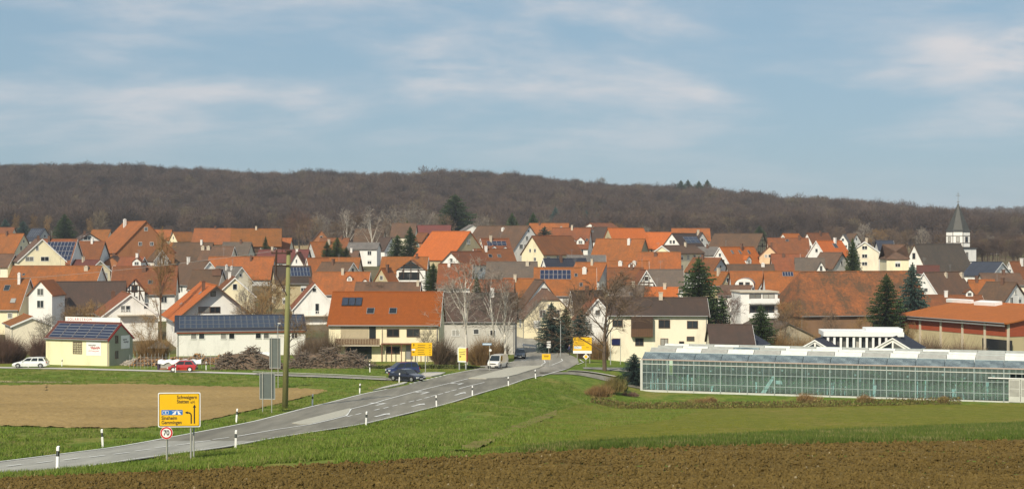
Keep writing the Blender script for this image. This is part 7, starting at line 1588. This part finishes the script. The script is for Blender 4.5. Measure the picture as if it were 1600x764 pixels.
# planting row before the greenhouse
mb = MB(); rg = random.Random(12); a_, b_ = px2w(925, 630), px2w(1500, 631)
for i in range(150):
    f = i / 149; p = a_.lerp(b_, f); p.z = zgs(p.x, p.y)
    for _ in range(44):
        q = p + Vector((rg.gauss(0, .12), rg.gauss(0, .3), rg.random() * .85)); v1 = Vector((rg.gauss(0, .5), rg.gauss(0, .5), 1)).normalized(); v2 = v1.orthogonal(); k = rg.uniform(.06, .14); mb.add([q - v1 * k, q + v2 * k * .5, q + v1 * k, q - v2 * k * .5], [(0, 1, 2, 3)])
tag(mb.build('plant_row', M_YELG), 'low yellow-green planting row in front of the greenhouse', kind='stuff')

# ------------------------------------------------------------------ scattered ground cover and the wood (counted by nobody)
def scatter(name, pts, scl, rot, idx, srcs, label):
    me = bpy.data.meshes.new(name); me.from_pydata([tuple(p) for p in pts], [], [])
    for an, arr, ty in (('sc', scl, 'FLOAT_VECTOR'), ('rz', rot, 'FLOAT_VECTOR'), ('ix', idx, 'INT')):
        at_ = me.attributes.new(an, ty, 'POINT'); at_.data.foreach_set('value' if ty == 'INT' else 'vector', np.asarray(arr, np.int32 if ty == 'INT' else np.float32).ravel())
    o = link(me, name); tag(o, label, kind='stuff')
    g = bpy.data.node_groups.new(name + '_nodes', 'GeometryNodeTree'); g.interface.new_socket('Geometry', in_out='INPUT', socket_type='NodeSocketGeometry'); g.interface.new_socket('Geometry', in_out='OUTPUT', socket_type='NodeSocketGeometry')
    gi, go = g.nodes.new('NodeGroupInput'), g.nodes.new('NodeGroupOutput'); ip = g.nodes.new('GeometryNodeInstanceOnPoints'); ip.inputs['Pick Instance'].default_value = True; jn = g.nodes.new('GeometryNodeJoinGeometry')
    for s_ in reversed(srcs):
        so_ = bpy.data.objects.new('source_mesh', s_); oi = g.nodes.new('GeometryNodeObjectInfo'); oi.inputs['As Instance'].default_value = True; oi.inputs['Object'].default_value = so_; g.links.new(oi.outputs['Geometry'], jn.inputs[0])
    def na(n_, ty):
        a = g.nodes.new('GeometryNodeInputNamedAttribute'); a.data_type = ty; a.inputs['Name'].default_value = n_; return [x for x in a.outputs if x.enabled][0]
    g.links.new(gi.outputs[0], ip.inputs['Points']); g.links.new(jn.outputs[0], ip.inputs['Instance']); g.links.new(na('sc', 'FLOAT_VECTOR'), ip.inputs['Scale']); g.links.new(na('rz', 'FLOAT_VECTOR'), ip.inputs['Rotation']); g.links.new(na('ix', 'INT'), ip.inputs['Instance Index']); g.links.new(ip.outputs[0], go.inputs[0])
    o.modifiers.new('scatter', 'NODES').node_group = g; return o
def tuft(seed, n, h, spread, mat, w=.022):
    rg = random.Random(seed); mb = MB()
    for _ in range(n):
        a = rg.random() * 6.28; p = Vector((rg.gauss(0, spread), rg.gauss(0, spread), -.03)); d = Vector((rg.gauss(0, .4), rg.gauss(0, .4), 1)).normalized(); L = h * rg.uniform(.5, 1.2); sd = Vector((math.cos(a), math.sin(a), 0)) * w; mb.add([p - sd, p + sd, p + d * L], [(0, 1, 2)])
    return mb.mesh('tuft', mat)
def grassmat(name, c0, c1):
    m, t, b, _ = new_mat(name); pos, px_, py_ = world_sep(t); n = noise(t, .35, 5, .6, vec=pos); r = obj_random(t); t.links.new(ramp(t, math_(t, 'MULTIPLY_ADD', r, .5, math_(t, 'MULTIPLY', n, .6)), [(.25, c0), (.65, c1), (.88, (.26, .21, .10))]), b.inputs['Base Color']); b.inputs['Roughness'].default_value = .9; b.inputs['Specular IOR Level'].default_value = .1; return m
M_BLADE = grassmat('grass_blades', (.080, .125, .018), (.145, .208, .032)); M_BLADE2 = grassmat('crop_blades', (.125, .142, .020), (.175, .182, .030)); M_BLADE3 = grassmat('dark_blades', (.055, .088, .016), (.09, .128, .024))
gx, gy = [], []
def rnd_pts(n, y0, y1, p=1.0):
    y = y0 + (y1 - y0) * rng.random(n) ** p; x = (rng.random(n) * 2 - 1) * (y * .36 + 2); return x, y
x, y = rnd_pts(190000, 57, 185, 1.35); ok = (x > Xr(y) + .15) & (y > edgeY(x) + .2) & ((x < Xr(y) + 22 + 0 * y) | (y < edgeY(x) + 1.5)); x1, y1 = x[ok], y[ok]
x, y = rnd_pts(60000, 66, 210, 1.1); bfz = []; ok = (x < Xl(y) - .2); x2, y2 = x[ok], y[ok]
bf = [px2w(a, b)[:2] for a, b in ((-250, 603), (0, 602), (187, 600), (400, 605), (513, 610), (430, 632), (400, 640), (312, 659), (214, 669.5), (99, 668), (0, 665.5), (-250, 664))]
def inside(x, y, poly):
    r = np.zeros(len(x), bool); j = len(poly) - 1
    for i in range(len(poly)):
        xi, yi = poly[i]; xj, yj = poly[j]; c = ((yi > y) != (yj > y)) & (x < (xj - xi) * (y - yi) / (yj - yi + 1e-9) + xi); r ^= c; j = i
    return r
ok = ~inside(x2, y2, bf); x2, y2 = x2[ok], y2[ok]; my = np.array([minorY(v) for v in x2]); ok = np.abs(y2 - my) > 3.6; x2, y2 = x2[ok], y2[ok]
X_, Y_ = np.concatenate([x1, x2]), np.concatenate([y1, y2]); cl = vnoise(X_, Y_, 3.0, 31) + .6 * vnoise(X_, Y_, 1.0, 32); ok = cl > -.22; X_, Y_, cl = X_[ok], Y_[ok], cl[ok]
n = len(X_); sc = (.55 + .8 * rng.random(n) + .5 * np.clip(cl, 0, 1))[:, None] * np.ones((1, 3))
scatter('roadside_grass', np.stack([X_, Y_, zg(X_, Y_) - .02], -1), sc, np.stack([0 * X_, 0 * X_, rng.random(n) * 6.28], -1), rng.integers(0, 3, n), [tuft(s_, 14, .22, .13, M_BLADE) for s_ in (1, 2, 3)], 'rough green grass on the banks and verges of the road')
x, y = rnd_pts(110000, 58, 178, 1.2); ye = edgeY(x); ok = (y > ye + .1) & (x > Xr(y) + 20); x, y, ye = x[ok], y[ok], ye[ok]
n = len(x); stripY = np.interp(800 + F * x / y, [690, 900, 1200, 1600, 2100], [710.5, 696, 680, 663, 650]); pyy = HY + F * (CZ - zg(x, y)) / y; dark = pyy > stripY
sc = np.where(dark, .9 + .5 * rng.random(n), .5 + .5 * rng.random(n))[:, None] * np.ones((1, 3))
scatter('crop_grass', np.stack([x, y, zg(x, y) + .03], -1), sc, np.stack([0 * x, 0 * x, rng.random(n) * 6.28], -1), np.where(dark, 1, 0), [tuft(5, 12, .16, .14, M_BLADE2), tuft(6, 14, .24, .14, M_BLADE3)], 'short green crop and dark grass strip above the ploughed land')
clod = []
for s_ in range(3):
    rg = random.Random(s_); mb = MB(); r0 = .05; v = [(r0 * math.sin(a) * math.cos(b_) * rg.uniform(.6, 1.4), r0 * math.sin(a) * math.sin(b_) * rg.uniform(.6, 1.4), r0 * math.cos(a) * rg.uniform(.4, .9)) for a in (.5, 1.4, 2.4) for b_ in (0, 1.26, 2.5, 3.77, 5.0)]; fs = [(i * 5 + j, i * 5 + (j + 1) % 5, i * 5 + 5 + (j + 1) % 5, i * 5 + 5 + j)[::-1] for i in range(2) for j in range(5)] + [(0, 1, 2, 3, 4), (14, 13, 12, 11, 10)]; mb.add(v, fs); clod.append(mb.mesh('clod', M_SOIL))
x, y = rnd_pts(34000, 34, 72); ok = y < edgeY(x) - .1; x, y = x[ok], y[ok]; n = len(x); k = .4 + 1.5 * rng.random(n) ** 4 + .3
scatter('soil_clods', np.stack([x, y, zg(x, y) + .10], -1), k[:, None] * np.ones((1, 3)), rng.random((n, 3)) * 6.28, rng.integers(0, 3, n), clod, 'brown clods of soil lying on the ploughed field')
# the wood
def wood_tree(seed, mat, evergreen=False):
    rg = random.Random(seed); mb = MB(); H, W_ = 17.0, 5.2
    mb.tube((0, 0, -1), (0, 0, 9), .26, .14, 4, cap=False)
    lobes = [(rg.gauss(0, 1.7), rg.gauss(0, 1.7), rg.uniform(8.5, 13.8), rg.uniform(1.9, 3.1)) for _ in range(8)] + [(0, 0, 13.2, 3.0)]
    for _ in range(640):
        lx, ly, lz, lr = rg.choice(lobes); d = Vector((rg.gauss(0, 1), rg.gauss(0, 1), rg.gauss(0, 1))).normalized(); p = Vector((lx, ly, lz)) + d * lr * rg.random() ** .45; up = (d + Vector((0, 0, .9)) + Vector((rg.gauss(0, .4), rg.gauss(0, .4), 0))).normalized(); sd = up.orthogonal().normalized(); sd.rotate(Matrix.Rotation(rg.random() * 6.28, 3, up)); mb.strip(p, p + up * rg.uniform(.7, 1.6), rg.uniform(.08, .18), sd)
    for _ in range(22):
        p = Vector((0, 0, rg.uniform(5, 9.5))); lx, ly, lz, lr = rg.choice(lobes); mb.tube(p, (lx, ly, lz), .10, .04, 3, cap=False)
    return mb.mesh('wood_tree', mat)
def woodmat(name, c0, c1, c2):
    m, t, b, _ = new_mat(name); pos, a_, b2 = world_sep(t); n = noise(t, .012, 4, .6, vec=pos); r = obj_random(t); t.links.new(ramp(t, math_(t, 'MULTIPLY_ADD', r, .45, math_(t, 'MULTIPLY', n, .55)), [(.22, c0), (.5, c1), (.78, c2)]), b.inputs['Base Color']); b.inputs['Roughness'].default_value = .95; b.inputs['Specular IOR Level'].default_value = .05; return m
M_WOODF = woodmat('wood_twigs', (.046, .034, .031), (.086, .061, .050), (.132, .092, .070)); M_WOODG = woodmat('wood_twigs_ochre', (.10, .078, .052), (.13, .10, .062), (.15, .118, .075))
N_ = 15000
y = 838 + (1420 - 838) * rng.random(N_) ** .85; x = (rng.random(N_) * 2 - 1) * (y * .47)
lim = np.interp(y, [840, 1000, 1200, 1420], [305, 322, 338, 352]); ok = (x < lim + 25 * vnoise(x, y, 60, 41)); x, y = x[ok], y[ok]
y3 = 1925 + 420 * rng.random(3600); x3 = 330 + 900 * rng.random(3600)
y4 = 600 + 240 * rng.random(900); x4 = y4 * (.24 + .17 * rng.random(900)) + 8; ok = (y4 > 690) | (x4 > y4 * .30); x4, y4 = x4[ok], y4[ok]
y5 = 760 + 90 * rng.random(260); x5 = (rng.random(260) * 2 - 1) * y5 * .36
y6 = 470 + 230 * rng.random(420); x6 = y6 * (.295 + .125 * rng.random(420)); x4, y4 = np.concatenate([x4, x6]), np.concatenate([y4, y6])
X_, Y_ = np.concatenate([x, x3, x4, x5]), np.concatenate([y, y3, y4, y5]); n = len(X_); small = np.concatenate([np.ones(len(x)), np.ones(len(x3)) * 1.15, np.full(len(x4), .40), np.full(len(x5), .55)])
k = small * (.78 + .42 * rng.random(n) + .42 * vnoise(X_, Y_, 55, 51) + .25 * vnoise(X_, Y_, 24, 52)); k = k * np.where(rng.random(n) < .05, 1.12, 1.0)
sc = np.stack([k * (.85 + .4 * rng.random(n)), k * (.85 + .4 * rng.random(n)), k], -1)
Zw = zg(X_, Y_)
ix = rng.integers(0, 5, n); ix = np.where(rng.random(n) < .09, 5, ix)
scatter('forest', np.stack([X_, Y_, Zw], -1), sc, np.stack([0 * X_, 0 * X_, rng.random(n) * 6.28], -1), ix, [wood_tree(s_, M_WOODF) for s_ in range(5)] + [wood_tree(9, M_WOODG)], 'bare brown beech wood covering the hills behind the village')
for px, yt, d, lab in ((1064, 281, 1290, 'first dark conifer on the wood skyline'), (1075, 280, 1300, 'second dark conifer on the wood skyline'), (1092, 282, 1290, 'third dark conifer on the wood skyline'), (1105, 280, 1300, 'rightmost dark conifer on the wood skyline')):
    conifer(lab, px, yt, 24, d=d, mat=M_SPRUCE, seed=2, droop=.2, group='conifers on the skyline')
for px, yt, d, lab in ((868, 322, 905, 'green conifer patch in the wood above the twin dormers'), (916, 328, 900, 'green conifer in the wood above the khaki gable'), (935, 333, 890, 'lower green conifer at the wood edge')):
    conifer(lab, px, yt, 22, d=d, mat=M_BLUESP, seed=4, droop=.2, group='conifers at the wood edge')
# ------------------------------------------------------------------ haze
m = bpy.data.materials.new('haze_air'); m.use_nodes = True; t = m.node_tree; t.nodes.clear(); o_ = t.nodes.new('ShaderNodeOutputMaterial'); pv_ = t.nodes.new('ShaderNodeVolumePrincipled')
pv_.inputs['Color'].default_value = (.80, .88, 1.0, 1); pv_.inputs['Density'].default_value = HAZE; pv_.inputs['Anisotropy'].default_value = 0.0; t.links.new(pv_.outputs[0], o_.inputs['Volume'])
mb = MB(); mb.box(-3200, 3200, -200, 4300, -8, 128); tag(mb.build('haze', m), 'thin bluish haze over the valley', kind='stuff')
for wmsg in HOUSE_WARN: print('HOUSE', wmsg)
